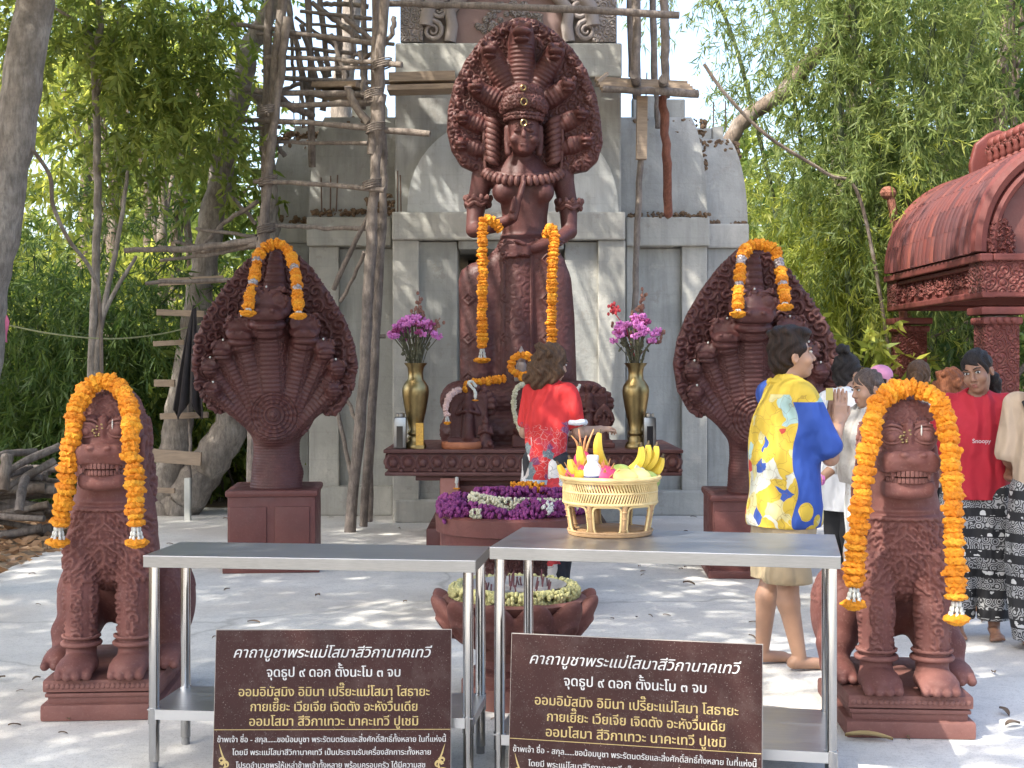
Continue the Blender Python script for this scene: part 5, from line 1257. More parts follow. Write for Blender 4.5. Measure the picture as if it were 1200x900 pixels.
mb.tube([(0, 0, .1), (-.08, 0, .36), (-.19, -.01, .5)], .004, 4); mb.build('red_flower', simple('red_petals', (.5, .05, .06), bd=0), t, True)
# steel and glass lanterns, incense box
def lantern(label, x):
    t = thing('candle_lantern', label, 'lantern', onalt(x, DA + .12), 0, 'steel lanterns on the altar')
    mb = MB(); mb.box((0, 0, .13), (.1, .1, .25), bev=.008); mb.build('case', M_lsteel, t, True); mb = MB(); mb.box((0, -.051, .1), (.05, .006, .17), bev=.002); mb.build('glass', M_lglass, t)
    mb = MB(); mb.lathe([(.03, .255), (.035, .26), (.035, .285), (.028, .29)], (0, 0, 0), 16); mb.build('cap', M_lsteel, t, True); return t
M_lsteel = simple('brushed_steel_grey', (.35, .35, .34), (.25, .25, .25), 8, .3, 1, bd=0); M_lglass = simple('smoky_glass', (.03, .03, .03), bd=0, rough=.1)
l1 = lantern('steel candle lantern beside the golden incense box', 469); l2 = copy_tree(l1); l2.location = onalt(761, DA + .12); l2['label'] = 'steel candle lantern behind the fruit basket, by the altar corner'
t = thing('incense_box', 'small golden printed box standing in front of the brass vase', 'box', onalt(492, DA + .1))
mb = MB(); mb.box((0, 0, .11), (.062, .05, .2), bev=.004); mb.build('carton', simple('gold_print', (.75, .45, .08), (.45, .22, .04), 45, .4, .3, bd=0), t); mb = MB(); mb.box((0, 0, .015), (.075, .06, .03), bev=.004); mb.build('foot', M_gold, t)
M_orangeprint = None

# ------------------------------------------------------------------ garlands
def ruffle(mb, c, tdir, rad, th, r, n=14):
    m = Vector(tdir).to_track_quat('Z', 'Y').to_matrix() @ Matrix.Rotation(r.uniform(0, 6.28), 3, 'Z'); ph = r.uniform(0, 6.28, 3); c = Vector(c); seg = 24; rings = 6; v = []
    for i in range(rings + 1):
        tt = math.pi * i / rings
        for k in range(seg):
            a = 6.2832 * k / seg; q = 1 + .06 * math.sin(5 * a + ph[0]) + .05 * math.sin(8 * a + ph[1]) + r.uniform(-.13, .13)
            v.append(c + m @ Vector((rad * q * math.sin(tt) ** .7 * math.cos(a), rad * q * math.sin(tt) ** .7 * math.sin(a), th * math.cos(tt) + r.uniform(-.28, .28) * th)))
    mb.add(v, [[i * seg + k, (i + 1) * seg + k, (i + 1) * seg + (k + 1) % seg, i * seg + (k + 1) % seg] for i in range(rings) for k in range(seg)])
def along(pts, step):
    pts = bez(pts, 16); out = []; acc = 0; nxt = 0
    for i in range(len(pts) - 1):
        L = (pts[i + 1] - pts[i]).length
        while nxt <= acc + L and L > 0:
            out.append((pts[i].lerp(pts[i + 1], (nxt - acc) / L), (pts[i + 1] - pts[i]).normalized())); nxt += step
        acc += L
    return out
def wob(pts, amp, r): return [Vector(p) + (Vector((r.normal(), 0, r.normal() * .4)) * amp if 0 < i < len(pts) - 1 else Vector()) for i, p in enumerate(pts)]
def garland(label, pts, rad, step=None, ends=(True, True), seed=1, sq=.62, white_len=.07, bands=(), group=None, mat=None, endrad=1.5):
    r = np.random.default_rng(seed); step = step or rad * .62; t = thing('flower_garland', label, 'garland', pts[0], 0, group); o = Vector(pts[0])
    A = along(wob(pts, rad * .1, r), step); n = len(A); mb = MB(); mws = [MB() for _ in bands]
    for i, (p, d) in enumerate(A):
        hit = [k for k, b in enumerate(bands) if abs(i / n - b) < .022]
        if hit: ruffle(mws[hit[0]], p - o, d, rad * .8, step * .8, r)
        else: ruffle(mb, p - o + Vector(r.normal(size=3)) * rad * .09, d, rad * r.uniform(.84, 1.1) * (1 + .09 * math.sin(i * .9 + seed) * math.sin(i * .37)), step * r.uniform(.6, .85), r)
    mb.build('flower_rope', mat or M_marigold, t)
    for q in mws:
        if q.v: q.build('silver_band', M_silver, t, True, 80)
    for e, (p, d) in ((0, (A[0][0], -A[0][1])), (1, (A[-1][0], A[-1][1]))):
        if not ends[e]: continue
        q = p - o; dn = Vector((d.x * .3, d.y * .3, -1)).normalized(); mw = MB()
        for k in range(7):
            a = 6.28 * k / 7; off = Vector((math.cos(a), math.sin(a), 0)) * rad * .35
            for j in range(3): mw.ell(q + off * (1 + .35 * j) + dn * (rad * .5 + white_len * (j + .4) / 3), (rad * .17, rad * .17, white_len * .22), 7, 5)
        mw.build('white_tassel', M_white, t, True)
        mo = MB(); c = q + dn * (rad * .6 + white_len)
        ruffle(mo, c, dn, rad * endrad, rad * .42, r); ruffle(mo, c + dn * rad * .25, dn, rad * endrad * .7, rad * .35, r)
        mo.build('marigold_end', M_marigold, t)
    return t
M_silver = simple('silver_tinsel', (.5, .46, .44), (.16, .1, .1), 60, .35, .4)
# on the lions
def W(x, y, d): return P(x, y, d)
garland('thick marigold garland draped over the head of the lion beside the woodpile', [W(69, 612, 5.80), W(75, 570, 5.78), W(83, 520, 5.78), W(92, 475, 5.84), W(106, 454, 5.92), W(123, 447, 5.93), W(141, 456, 5.92), W(152, 480, 5.82), W(154, 520, 5.72), W(157, 570, 5.66), W(160, 618, 5.64)], .040, .023, seed=3, endrad=1.25, white_len=.06)
garland('thick marigold garland draped over the head of the lion between the praying man and woman', [W(1001, 683, 5.47), W(1005, 630, 5.47), W(1013, 560, 5.47), W(1021, 500, 5.52), W(1034, 468, 5.60), W(1056, 456, 5.64), W(1078, 456, 5.64), W(1099, 470, 5.60), W(1111, 505, 5.50), W(1115, 560, 5.42), W(1119, 630, 5.36), W(1121, 705, 5.33)], .042, .023, seed=5, endrad=1.2, white_len=.06)
# on the snake statues
garland('marigold garland with silver bands over the snake statue by the scaffold', [W(291, 358, 9.74), W(297, 330, 9.9), W(302, 303, 10.05), W(312, 289, 10.10), W(324, 286, 10.12), W(336, 290, 10.10), W(343, 308, 10.04), W(348, 335, 9.86), W(350, 362, 9.70)], .042, .026, seed=7, bands=(.15, .32, .68, .85), white_len=.03, endrad=1.4)
garland('marigold garland with silver bands over the snake statue behind the praying man', [W(865, 359, 9.5), W(867, 335, 9.62), W(870, 303, 9.75), W(880, 289, 9.82), W(893, 287, 9.84), W(906, 292, 9.82), W(913, 310, 9.78), W(917, 335, 9.64), W(920, 352, 9.5)], .042, .026, seed=8, bands=(.15, .32, .68, .85), white_len=.03, endrad=1.4)
# on the goddess arms
garland('long marigold garland hanging from the raised arm of the tall statue, its tassel showing', [W(586, 268, 11.66), W(576, 258, 11.62), W(567, 264, 11.58), W(565, 300, 11.56), W(565, 360, 11.54), W(565, 408, 11.54)], .045, .026, ends=(False, True), seed=9, white_len=.085, endrad=1.6)
garland('long marigold garland on the lowered arm of the tall statue, end hidden by the woman', [W(640, 276, 11.80), W(645, 268, 11.74), W(650, 278, 11.62), W(647, 320, 11.55), W(646, 370, 11.54), W(646, 425, 11.54)], .045, .026, ends=(False, True), seed=10, white_len=.085)
ring = [W(612 + 13 * math.cos(a), 428 - 12 * math.sin(a), 11.3) for a in np.linspace(-1.5, 4.78, 18)]
garland('ring of marigolds round the grey figurine on the coil', ring, .032, .03, ends=(True, False), seed=11, white_len=.012, endrad=1.2)
garland('short marigold garland lying on top of the coil above the fan shrine', [W(544, 456, 11.25), W(552, 449, 11.3), W(567, 447, 11.3), W(590, 444, 11.35)], .036, .028, ends=(False, False), seed=12)
garland('white garland with an orange end draped over the fan shrine', [W(557, 452, 10.98), W(553, 447, 11.05), W(549, 449, 10.98), W(556, 458, 10.95), W(557, 466, 10.93)], .012, .012, ends=(False, True), seed=13, mat=M_white, endrad=2.2, white_len=.02)
garland('pale pink garland with an orange end hung on the corner of the fan shrine', [W(538, 457, 11.15), W(528, 462, 11.02), W(523, 476, 10.95), W(524, 488, 10.93)], .026, .018, ends=(False, True), seed=14, mat=simple('pale_pink_buds', (.6, .42, .38), (.5, .34, .3), 50, .7), endrad=1.1, white_len=.05)
garland('long white garland looped on the seated figurine beside the woman', [W(621, 453, 11.2), W(612, 451, 11.1), W(604, 458, 11.05), W(602, 475, 11.05), W(605, 492, 11.05), W(612, 508, 11.0)], .022, .016, ends=(False, False), seed=15, mat=M_cream)
garland('small white garland with orange ends on the shrine behind the woman', [W(679, 452, 11.0), W(676, 460, 10.98), W(674, 474, 10.96)], .014, .014, ends=(False, True), seed=16, mat=M_white, endrad=2.4, white_len=.02)
garland('small white tassel garland hanging under the altar edge', [W(535, 560, 10.86), W(535, 566, 10.86)], .014, .012, ends=(False, True), seed=17, mat=M_white, endrad=2.0, white_len=.04)

# ------------------------------------------------------------------ round offering stand with purple garlands
DO = 8.45
ost = thing('offering_stand', 'round dark red stand with a plain rim carrying purple garlands, in front of the altar', 'stand', (px(600, DO), DO, 0))
zr_ = pz(612, DO - .45)
mb = MB(); mb.lathe([(.001, zr_ - .18), (.44, zr_ - .18), (.445, zr_ - .10), (.47, zr_ - .095), (.475, zr_), (.46, zr_ + .012), (.001, zr_ + .012)], (0, 0, 0), 48); mb.build('stand_top', M_redpaint, ost, True, 40)
s = Sdf((-.36, -.36, -.01), (.36, .36, zr_ - .14), .013)
s.cap((0, 0, .05), (0, 0, zr_ - .2), .2, .21, .02); s.box((0, 0, .05), (.32, .32, .06), .02, .02)
s.build('carved_column', M_carved, ost, lambda v, n: .016 * rosettes(np.arctan2(v[:, 0], v[:, 1]) * .2, v[:, 2], .07, 2))
oc = Vector((px(600, DO), DO, zr_ + .012))
def heap(label, pts, rad, mat, seed, z=0):
    r = np.random.default_rng(seed); mb = MB(); o = Vector(pts[0])
    for p, d in along(pts, rad * .42):
        for k in range(9):
            a = r.uniform(0, 6.28); u = d.orthogonal().normalized(); w = d.cross(u); mb.ell(p - o + (u * math.cos(a) + w * math.sin(a)) * rad * .75, (rad * .25, rad * .25, rad * .38), 6, 5, Euler((r.uniform(-.9, .9), r.uniform(-.9, .9), 0)))
    ob = mb.build('flower_garland', mat, None, True, 80); ob.location = o; tag(ob, label, 'garland', 'garlands heaped on the round stand'); return ob
def oc_(x, y, z): return oc + Vector((x, y, z * .72))
a = lambda R_, t0, t1, z, n=9, wob=.03: [oc_(R_ * math.cos(t), R_ * math.sin(t), z + wob * math.sin(5 * t)) for t in np.linspace(t0, t1, n)]
heap('purple garland coiled round the back of the stand', a(.36, .1, 3.3, .07), .05, M_purple, 1)
heap('purple garland hanging over the rim of the stand beside the altar corner', a(.42, 2.9, 3.9, .05) + [oc_(-.43, -.24, -.0)], .055, M_purple, 2)
heap('purple garland along the front of the stand', a(.38, 3.6, 5.2, .04), .048, M_purple, 3)
heap('long straight purple garland laid across the top of the heap', [oc_(-.22, .05, .13), oc_(.0, -.02, .15), oc_(.4, .0, .13)], .055, M_purple, 4)
heap('pale green and white garland curled over the purple ones', [oc_(-.24, -.08, .13), oc_(-.12, -.22, .11), oc_(.05, -.27, .1), oc_(.2, -.2, .09), oc_(.33, -.24, .09), oc_(.42, -.14, .08)], .042, M_cream, 5)
heap('short purple garland folded in front of the pale one', [oc_(.05, -.36, .05), oc_(.12, -.3, .1), oc_(.2, -.33, .08), oc_(.28, -.36, .04)], .048, M_purple, 6)
heap('purple garland end folded at the rim under the fruit basket', [oc_(.25, -.3, .06), oc_(.36, -.22, .08), oc_(.45, -.1, .05)], .05, M_purple, 7)
heap('white bud cluster beside the pale garland', [oc_(.2, -.38, .07), oc_(.23, -.36, .11)], .035, M_white, 8)
heap('white bud cluster at the purple garland by the rim', [oc_(-.24, -.38, .04), oc_(-.18, -.39, .05)], .032, M_cream, 9)
heap('short row of marigolds on top of the purple heap', [oc_(-.0, .02, .21), oc_(.1, .02, .215), oc_(.2, .0, .21)], .035, M_marigold, 10)
# ------------------------------------------------------------------ lotus incense urn
DU = 6.15
urn = thing('lotus_urn', 'dark red lotus shaped incense urn behind the gap between the steel tables', 'urn', (px(603, DU), DU, 0))
zu = pz(697, DU)
mb = MB(); mb.lathe([(.001, .0), (.24, 0), (.24, .09), (.2, .1), (.2, .14), (.15, .16), (.13, .25), (.145, zu - .28), (.2, zu - .22), (.27, zu - .12), (.31, zu - .03), (.325, zu - .01), (.3, zu), (.27, zu - .015), (.001, zu - .02)], (0, 0, 0), 40); mb.build('urn_body', M_lion, urn, True, 35)
s = Sdf((-.44, -.44, zu - .34), (.44, .44, zu + .08), .0095)
for k in range(12):
    a_ = 6.2832 * (k + .5) / 12; er = Euler((0, R(38), a_)); c = Vector((.285 * math.cos(a_), .285 * math.sin(a_), zu - .105))
    s.ell(c, (.045, .092, .15), .012, rot=er)
    s.tor(c + Vector((math.cos(a_), math.sin(a_), -.4)) * .035 + Vector((0, 0, -.01)), .05, .014, .006, rot=Euler((0, R(38) + R(90), a_)), sq=1)
s.build('lotus_petals', M_lion, urn)
t = thing('metal_tray', 'round grey metal tray with incense stubs, lying in the lotus urn', 'tray', (px(603, DU), DU, zu))
mb = MB(); mb.lathe([(.001, .03), (.2, .03), (.225, .045), (.235, .05), (.23, .038), (.2, .015), (.001, .012)], (0, 0, 0), 40); mb.build('tray_plate', simple('ashy_metal', (.4, .38, .36), (.26, .25, .24), 20, .5, .3), t, True)
r = np.random.default_rng(2); mb = MB()
for k in range(34):
    x, y = r.uniform(-.16, .16, 2); mb.tube([(x, y, .03), (x + r.uniform(-.012, .012), y, .03 + r.uniform(.03, .07))], .0035, 5)
mb.build('incense_stubs', simple('burnt_sticks', (.16, .05, .06), (.06, .04, .04), 30, .9, bd=0), t)
heapr = [Vector((px(603, DU) + .265 * math.cos(q), DU + .265 * math.sin(q), zu + .02)) for q in np.linspace(0, 6.2, 30)]
o = heap('yellowish white flower ring lying round the tray in the lotus urn', heapr, .036, simple('pale_yellow_buds', (.55, .5, .24), (.36, .36, .15), 90, .7), 12); del o['group']
# ------------------------------------------------------------------ steel tables
def steel_mat(name, rough, brush):
    m, n, l, b = nt(name); co = objco(n); st = objco(n, brush, l)
    l.new(ramp(n, l, noise(n, l, 3, 4, .6, co), [(.3, (.47, .475, .48)), (.7, (.54, .54, .54))]), b.inputs['Base Color']); b.inputs['Metallic'].default_value = 1
    k = noise(n, l, 1, 4, .6, st); l.new(ramp(n, l, k, [(.3, (rough - .06,) * 3), (.7, (rough + .1,) * 3)]), b.inputs['Roughness']); bump(n, l, b, k, .05, .0004)
    return m
M_steeltop = steel_mat('brushed_steel_top', .36, (2, 90, 90)); M_steeledge = simple('dull_steel_edge', (.30, .30, .295), (.24, .24, .235), 9, .4, 1, bd=0, stretch=(2, 2, 30)); M_steelleg = simple('polished_steel_leg', (.48, .475, .46), (.42, .41, .40), 3, .13, 1, bd=0)
def steel_table(label, A, B, dep, H, shelf):
    """A, B: front corners (x, y) on the ground"""
    A, B = Vector((*A, 0)), Vector((*B, 0)); w = (B - A).length; ang = math.atan2(B.y - A.y, B.x - A.x); t = thing('steel_table', label, 'table', A, ang)
    mb = MB(); mb.box((w / 2, dep / 2, H - .0015), (w + .003, dep + .003, .003), bev=.001); tp = mb.build('table_top', M_steeltop, t); mb = MB()
    for y, in ((.0,), (dep,)): mb.box((w / 2, y, H - .0235), (w, .003, .0405), bev=.001)
    for x in (0, w): mb.box((x, dep / 2, H - .0235), (.003, dep - .004, .0395), bev=.001)
    mb.build('apron', M_steeledge, tp)
    for x in (.03, w - .03):
        for y in (.03, dep - .03):
            mb = MB(); mb.tube([(x, y, .03), (x, y, H - .004)], .0195, 20); leg = mb.build('leg', M_steelleg, t, True, 50)
            mb = MB(); mb.tube([(x, y, 0), (x, y, .035)], .0165, 16); mb.build('foot', simple('grey_foot', (.2, .2, .2), bd=0) if 'grey_foot' not in bpy.data.materials else bpy.data.materials['grey_foot'], leg, True, 50)
            mb = MB(); mb.tube([(x, y, shelf - .055), (x, y, shelf + .006)], .0222, 20); mb.build('collar', M_steelleg, leg, True, 50)
    mb = MB(); mb.box((w / 2, dep / 2, shelf), (w - .02, dep - .02, .003)); mb.box((w / 2, .012, shelf - .018), (w - .06, .003, .036)); mb.box((w / 2, dep - .012, shelf - .018), (w - .06, .003, .036))
    for x in (.012, w - .012): mb.box((x, dep / 2, shelf - .018), (.003, dep - .06, .036))
    mb.build('shelf', M_steeltop, t); return t, Matrix.Translation(A) @ Matrix.Rotation(ang, 4, 'Z'), w
H1 = .80; H2 = .85
dA = (EYE - H1) * F / (651 - HORIZON); dB = (EYE - H1) * F / (657 - HORIZON)
t1, m1, w1 = steel_table('bare topped steel table with a lower shelf, nearest the woodpile lion', (px(168, dA), dA), (px(557, dB), dB), .40, H1, .225)
dC = (EYE - H2) * F / (641 - HORIZON); dD = (EYE - H2) * F / (652 - HORIZON)
t2, m2, w2 = steel_table('steel table with a fruit basket standing on it', (px(574, dC), dC), (px(985, dD), dD), .62, H2, .17)
# ------------------------------------------------------------------ prayer signs
M_signface = simple('dark_brown_sign_vinyl', (.040, .014, .012), (.030, .011, .009), 3, .55, bs=200, bd=.0004, spec=.2); _n = M_signface.node_tree; _b = _n.nodes['Principled BSDF']; _o = _b.inputs['Base Color'].links[0].from_socket; _c = objco(_n.nodes); _k = ramp(_n.nodes, _n.links, noise(_n.nodes, _n.links, 230, 2, .5, _c), [(.66, (0,) * 3), (.74, (.5,) * 3)]); _s = ramp(_n.nodes, _n.links, noise(_n.nodes, _n.links, 7, 6, .75, _c), [(.5, (0,) * 3), (.75, (.12,) * 3)])
_n.links.new(mixc(_n.nodes, _n.links, _s, mixc(_n.nodes, _n.links, _k, _o, (.3, .25, .22)), (.3, .25, .22)), _b.inputs['Base Color'])
M_txtw = simple('white_lettering', (.52, .51, .49), bd=0, rough=.6); M_txtg = simple('gold_lettering', (.46, .34, .13), bd=0, rough=.6)
M_edge = simple('sign_board_edge', (.45, .4, .35), bd=0)
UP = set('\u0e31\u0e34\u0e35\u0e36\u0e37\u0e47'); TONE = set('\u0e48\u0e49\u0e4a\u0e4b\u0e4c')
from mathutils.geometry import tessellate_polygon, interpolate_bezier
def contours(txt, size, shear):
    """outlines of the letters, and which outlines belong to a mark stacked over a vowel sign"""
    cu = bpy.data.curves.new('t', 'FONT'); cu.body = txt; cu.size = size; cu.align_x = 'CENTER'; cu.shear = shear
    for nm in ('m0', 'm1'): cu.materials.append(bpy.data.materials.get(nm) or bpy.data.materials.new(nm))
    for i, ch in enumerate(txt):
        if ch in TONE and i and txt[i - 1] in UP: cu.body_format[i].material_index = 1
    o = bpy.data.objects.new('t', cu); COL.objects.link(o); bpy.context.view_layer.update()
    c = o.to_curve(bpy.context.evaluated_depsgraph_get()); out = []
    for sp in c.splines:
        B = sp.bezier_points; pts = []
        for i in range(len(B)):
            a, b_ = B[i], B[(i + 1) % len(B)]; straight = (a.handle_right - a.co).length < 1e-7 and (b_.handle_left - b_.co).length < 1e-7
            pts += list(interpolate_bezier(a.co, a.handle_right, b_.handle_left, b_.co, 2 if straight else 6))[:-1]
        pts = [Vector((q.x, q.y)) for q in pts]; clean = []
        for q in pts:
            if not clean or (q - clean[-1]).length > size * .002: clean.append(q)
        if len(clean) > 2: out.append((clean, sp.material_index))
    o.to_curve_clear(); bpy.data.objects.remove(o); bpy.data.curves.remove(cu); return out
def area(p): return .5 * sum(p[i - 1].x * p[i].y - p[i].x * p[i - 1].y for i in range(len(p)))
def inside(q, p):
    c = False
    for i in range(len(p)):
        a, b_ = p[i - 1], p[i]
        if (a.y > q.y) != (b_.y > q.y) and q.x < (b_.x - a.x) * (q.y - a.y) / (b_.y - a.y) + a.x: c = not c
    return c
def thai(lines, mat, parent, name):
    """lines: (text, centre x, baseline z, letter size, width to fit, slant, weight)"""
    V, Fc = [], []
    for txt, cx_, z, size, width, shear, weight in lines:
        cs = contours(txt, size, shear); xs = [q.x for c, _ in cs for q in c]; sx = width / (max(xs) - min(xs)); mid = (max(xs) + min(xs)) / 2
        big = max(cs, key=lambda c: abs(area(c[0]))); sgn = 1 if area(big[0]) > 0 else -1
        outer = [c for c in cs if area(c[0]) * sgn > 0]; rest = [c for c in cs if area(c[0]) * sgn <= 0]; outer += [c for c in rest if not any(inside(c[0][0], q[0]) for q in outer)]; holes = [c[0] for c in rest if c not in outer]; hx = [[] for _ in outer]
        for h in holes:
            for i, c in enumerate(outer):
                if inside(h[0], c[0]): hx[i].append(h)
        for i, (c, mi) in enumerate(outer):
            loops = [c] + hx[i]; flat = [q for lp in loops for q in lp]; tri = tessellate_polygon([[Vector((q.x, q.y, 0)) for q in lp] for lp in loops]); lift = size * .2 if mi else 0
            for kk, dx in enumerate((-weight, weight)):
                b0 = len(V); V += [(cx_ + (q.x - mid) * sx + dx, -.0005 - .00016 * (i % 4) - .00008 * kk, z + q.y + lift) for q in flat]; Fc += [[b0 + j for j in t_] for t_ in tri]
    return meshobj(name, V, Fc, mat, parent, False)
def sign(label, base, yaw, lean, roll, w=.85, h=.60):
    t = thing('prayer_sign', label, 'sign', base, yaw, 'prayer signs leaning on the tables')
    t.rotation_euler = Euler((-lean, roll, yaw), 'XYZ')
    mb = MB(); mb.box((0, .008, h / 2), (w, .014, h)); bd = mb.build('board', M_edge, t)
    mb = MB(); mb.box((0, -.001, h / 2), (w - .004, .003, h - .004)); fc = mb.build('printed_face', M_signface, bd)
    u = w / 275.0           # one photo pixel on the board
    Z = lambda y: h - (y - 739) * u; X = lambda x: (x - 392.5) * u
    ys = -.0026
    white = [('คาถาบูชาพระแม่โสมาสีวิกานาคเทวี', X(392), Z(771), .0525, 231 * u, .28, .0003), ('จุดธูป ๙ ดอก ตั้งนะโม ๓ จบ', X(393), Z(793), .047, 155 * u, 0, .0006),
        ('ข้าพเจ้า ชื่อ - สกุล......ขอน้อมบูชา พระรัตนตรัยและสิ่งศักดิ์สิทธิ์ทั้งหลาย ในที่แห่งนี้', X(392), Z(867), .0275, 264 * u, 0, .0003), ('โดยมี พระแม่โสมาสีวิกานาคเทวี เป็นประธานรับเครื่องสักการะทั้งหลาย', X(392), Z(881.5), .0275, 229 * u, 0, .0003), ('โปรดอำนวยพรให้เหล่าข้าพเจ้าทั้งหลาย พร้อมครอบครัว ได้มีความสุข', X(391), Z(896), .0275, 218 * u, 0, .0003)]
    gold = [('ออมอิมัสมิง อิมินา เปรี๊ยะแม่โสมา โสธายะ', X(394), Z(815), .0455, 221 * u, 0, .0006), ('กายเยี๊ยะ เวียเจีย เจิดตัง อะหังวื่นเดีย', X(394), Z(832), .0455, 193 * u, 0, .0006), ('ออมโสมา สีวิกาเทวะ นาคะเทวี ปูเชมิ', X(394), Z(848.5), .0455, 195 * u, 0, .0006)]
    o1 = thai(white, M_txtw, bd, 'white_lettering'); o1.location.y = ys; o2 = thai(gold, M_txtg, bd, 'gold_lettering'); o2.location.y = ys
    mb = MB(); mb.box((0, ys - .0004, Z(853)), (w - .006, .001, .0022)); mb.build('dividing_line', M_txtg, bd)
    mb = MB()
    for q in (-1, 1):
        cx_ = q * 127 * u
        def curl(x0, z0, r0, a0, tw, w0, lvl):
            n_ = 22; pts = []
            for i in range(n_ + 1):
                t_ = i / n_; a_ = a0 + tw * t_; rr = r0 * (1 - .75 * t_); pts.append(Vector((cx_ - q * (x0 + rr * math.cos(a_)), ys - .0005 - .00012 * lvl, z0 + rr * math.sin(a_))))
            for i in range(n_):
                d0 = (pts[i + 1] - pts[max(i - 1, 0)]).normalized(); d1 = (pts[min(i + 2, n_)] - pts[i]).normalized(); n0 = Vector((-d0.z, 0, d0.x)) * w0 * (1 - .8 * i / n_); n1 = Vector((-d1.z, 0, d1.x)) * w0 * (1 - .8 * (i + 1) / n_)
                mb.add([pts[i] + n0, pts[i] - n0, pts[i + 1] - n1, pts[i + 1] + n1], [[0, 1, 2, 3]])
        curl(.002, Z(904), .022, 2.6, -5.2, .0075, 0); curl(.014, Z(893), .016, 3.0, -5.0, .006, 1); curl(-.002, Z(888), .012, .2, 4.4, .005, 2)
        fl = [(0, Z(900)), (.010, Z(893)), (.004, Z(886)), (-.004, Z(879)), (-.009, Z(872)), (-.0115, Z(868)), (-.004, Z(874)), (.003, Z(880)), (.012, Z(887)), (.016, Z(894)), (.012, Z(900))]
        pts = [(cx_ - q * a_ * 1.0, ys - .0009, z_) for a_, z_ in fl]; mb.add(pts, [list(range(len(pts)))])
    mb.build('gold_flourish', M_txtg, bd)
    return t
dS = 4.96
sign('dark brown prayer sign with Thai verses, leaning square on the bare steel table', (px(392, dS), dS - .08, 0), R(.5), R(7), R(0), .853, .553)
dS2 = 4.72
sign('dark brown prayer sign with Thai verses, standing askew below the fruit basket table', (px(738, dS2), dS2 - .09, -.03), R(-13), R(6), R(0.0), .868, .60)

# ------------------------------------------------------------------ fruit basket
dBk = 5.32; bz = H2; bx_ = px(715, dBk)
bk = thing('rattan_basket', 'tall round rattan offering basket full of fruit on the steel table', 'basket', (bx_, dBk, bz))
M_rat = simple('pale_rattan', (.62, .47, .22), (.46, .33, .14), 20, .55); M_rat2 = simple('brown_rattan', (.42, .26, .12), (.26, .15, .07), 14, .5)
mb = MB(); ring_ = lambda r_, z, n=49: [(r_ * math.cos(a), r_ * math.sin(a), z) for a in np.linspace(0, 6.2832, n)]
zt_, zm = .222, .128
mb.tube(ring_(.192, zt_), .0085, 8, False); mb.tube(ring_(.186, zt_ - .012), .006, 8, False); mb.tube(ring_(.181, zm + .0), .0065, 8, False); mb.tube(ring_(.183, zm + .042), .004, 6, False)
for k in range(100):
    a0 = 6.2832 * k / 100
    for sl, z0, z1 in ((.085, zm, zm + .045), (-.085, zm + .042, zt_ - .01)):
        mb.tube([(.182 * math.cos(a0 + sl * t), .182 * math.sin(a0 + sl * t), z0 + (z1 - z0) * t) for t in (0, .5, 1)], .0036, 5)
mb.build('woven_band', M_rat, bk, True)
mb = MB(); mb.lathe([(.001, zm + .012), (.178, zm + .012), (.178, zm + .004), (.001, zm + .004)], (0, 0, 0), 40); mb.lathe([(.001, .022), (.135, .022), (.135, .014), (.001, .014)], (0, 0, 0), 40); mb.build('basket_floor', M_rat2, bk)
for k in range(8):
    a = 6.2832 * (k + .32) / 8; mb = MB(); mb.tube([(.176 * math.cos(a), .176 * math.sin(a), zm + .004), (.165 * math.cos(a), .165 * math.sin(a), .07), (.152 * math.cos(a), .152 * math.sin(a), .008)], [.0115, .0105, .0105], 9)
    for z in (.03, .075, .1): mb.tube([(( .152 + .024 * z / .128) * math.cos(a) + .0125 * math.cos(b), (.152 + .024 * z / .128) * math.sin(a) + .0125 * math.sin(b), z) for b in np.linspace(0, 6.2832, 11)], .0022, 5)
    mb.build('leg', M_rat2, bk, True)
for k in range(8):
    a0, a1 = 6.2832 * (k + .32) / 8 + .075, 6.2832 * (k + 1.32) / 8 - .075; pts = []
    for u in np.linspace(0, 1, 33):
        c = 2 * math.pi * u; ex = np.sign(math.cos(c)) * abs(math.cos(c)) ** .35; ez = np.sign(math.sin(c)) * abs(math.sin(c)) ** .35
        z = .067 + .053 * ez; rr = .156 + .022 * z / .128; a = (a0 + a1) / 2 + (a1 - a0) / 2 * ex; pts.append((rr * math.cos(a), rr * math.sin(a), z))
    mb = MB(); mb.tube(pts, .0045, 7, False); mb.build('bent_loop', M_rat, bk, True)
mb = MB(); mb.tube(ring_(.155, .0105), .0105, 8, False); mb.tube(ring_(.163, .018), .005, 8, False); mb.build('foot_ring', M_rat2, bk, True)
FB = Vector((bx_, dBk, bz + zm + .012))
M_ban = simple('ripe_banana', (.72, .52, .05), (.62, .42, .04), 10, .5); M_mango = simple('green_mango', (.42, .50, .12), (.34, .42, .09), 6, .4); M_guava = simple('yellow_pear', (.72, .62, .22), (.62, .5, .16), 10, .45); M_drag = simple('dragon_fruit_skin', (.62, .045, .13), (.5, .03, .1), 10, .5); M_scale = simple('dragon_fruit_scale', (.5, .4, .1), (.6, .15, .12), 14, .6); M_tip = simple('banana_tip', (.1, .07, .03), bd=0)
def banana(label, x, y, z, yaw, tilt, L=.13, group='bananas in the fruit basket'):
    t = thing('banana', label, 'banana', FB + Vector((x, y, z)), yaw, group); t.rotation_euler = Euler((tilt, 0, yaw))
    mb = MB(); pts = []; rr = []
    for i in range(13):
        u = i / 12; pts.append((0, -.06 * math.sin(u * 2.4) , L * u)); rr.append(.0215 * (math.sin(math.pi * (.06 + .88 * u)) ** .45))
    mb.tube(pts, rr, 6); mb.build('peel', M_ban, t, True, 30)
    mb = MB(); mb.tube([pts[-1], (0, pts[-1][1] + .006, L + .016)], [.006, .004], 6); mb.tube([pts[0], (0, .004, -.006)], .006, 6); mb.build('tip', M_tip, t, True); return t
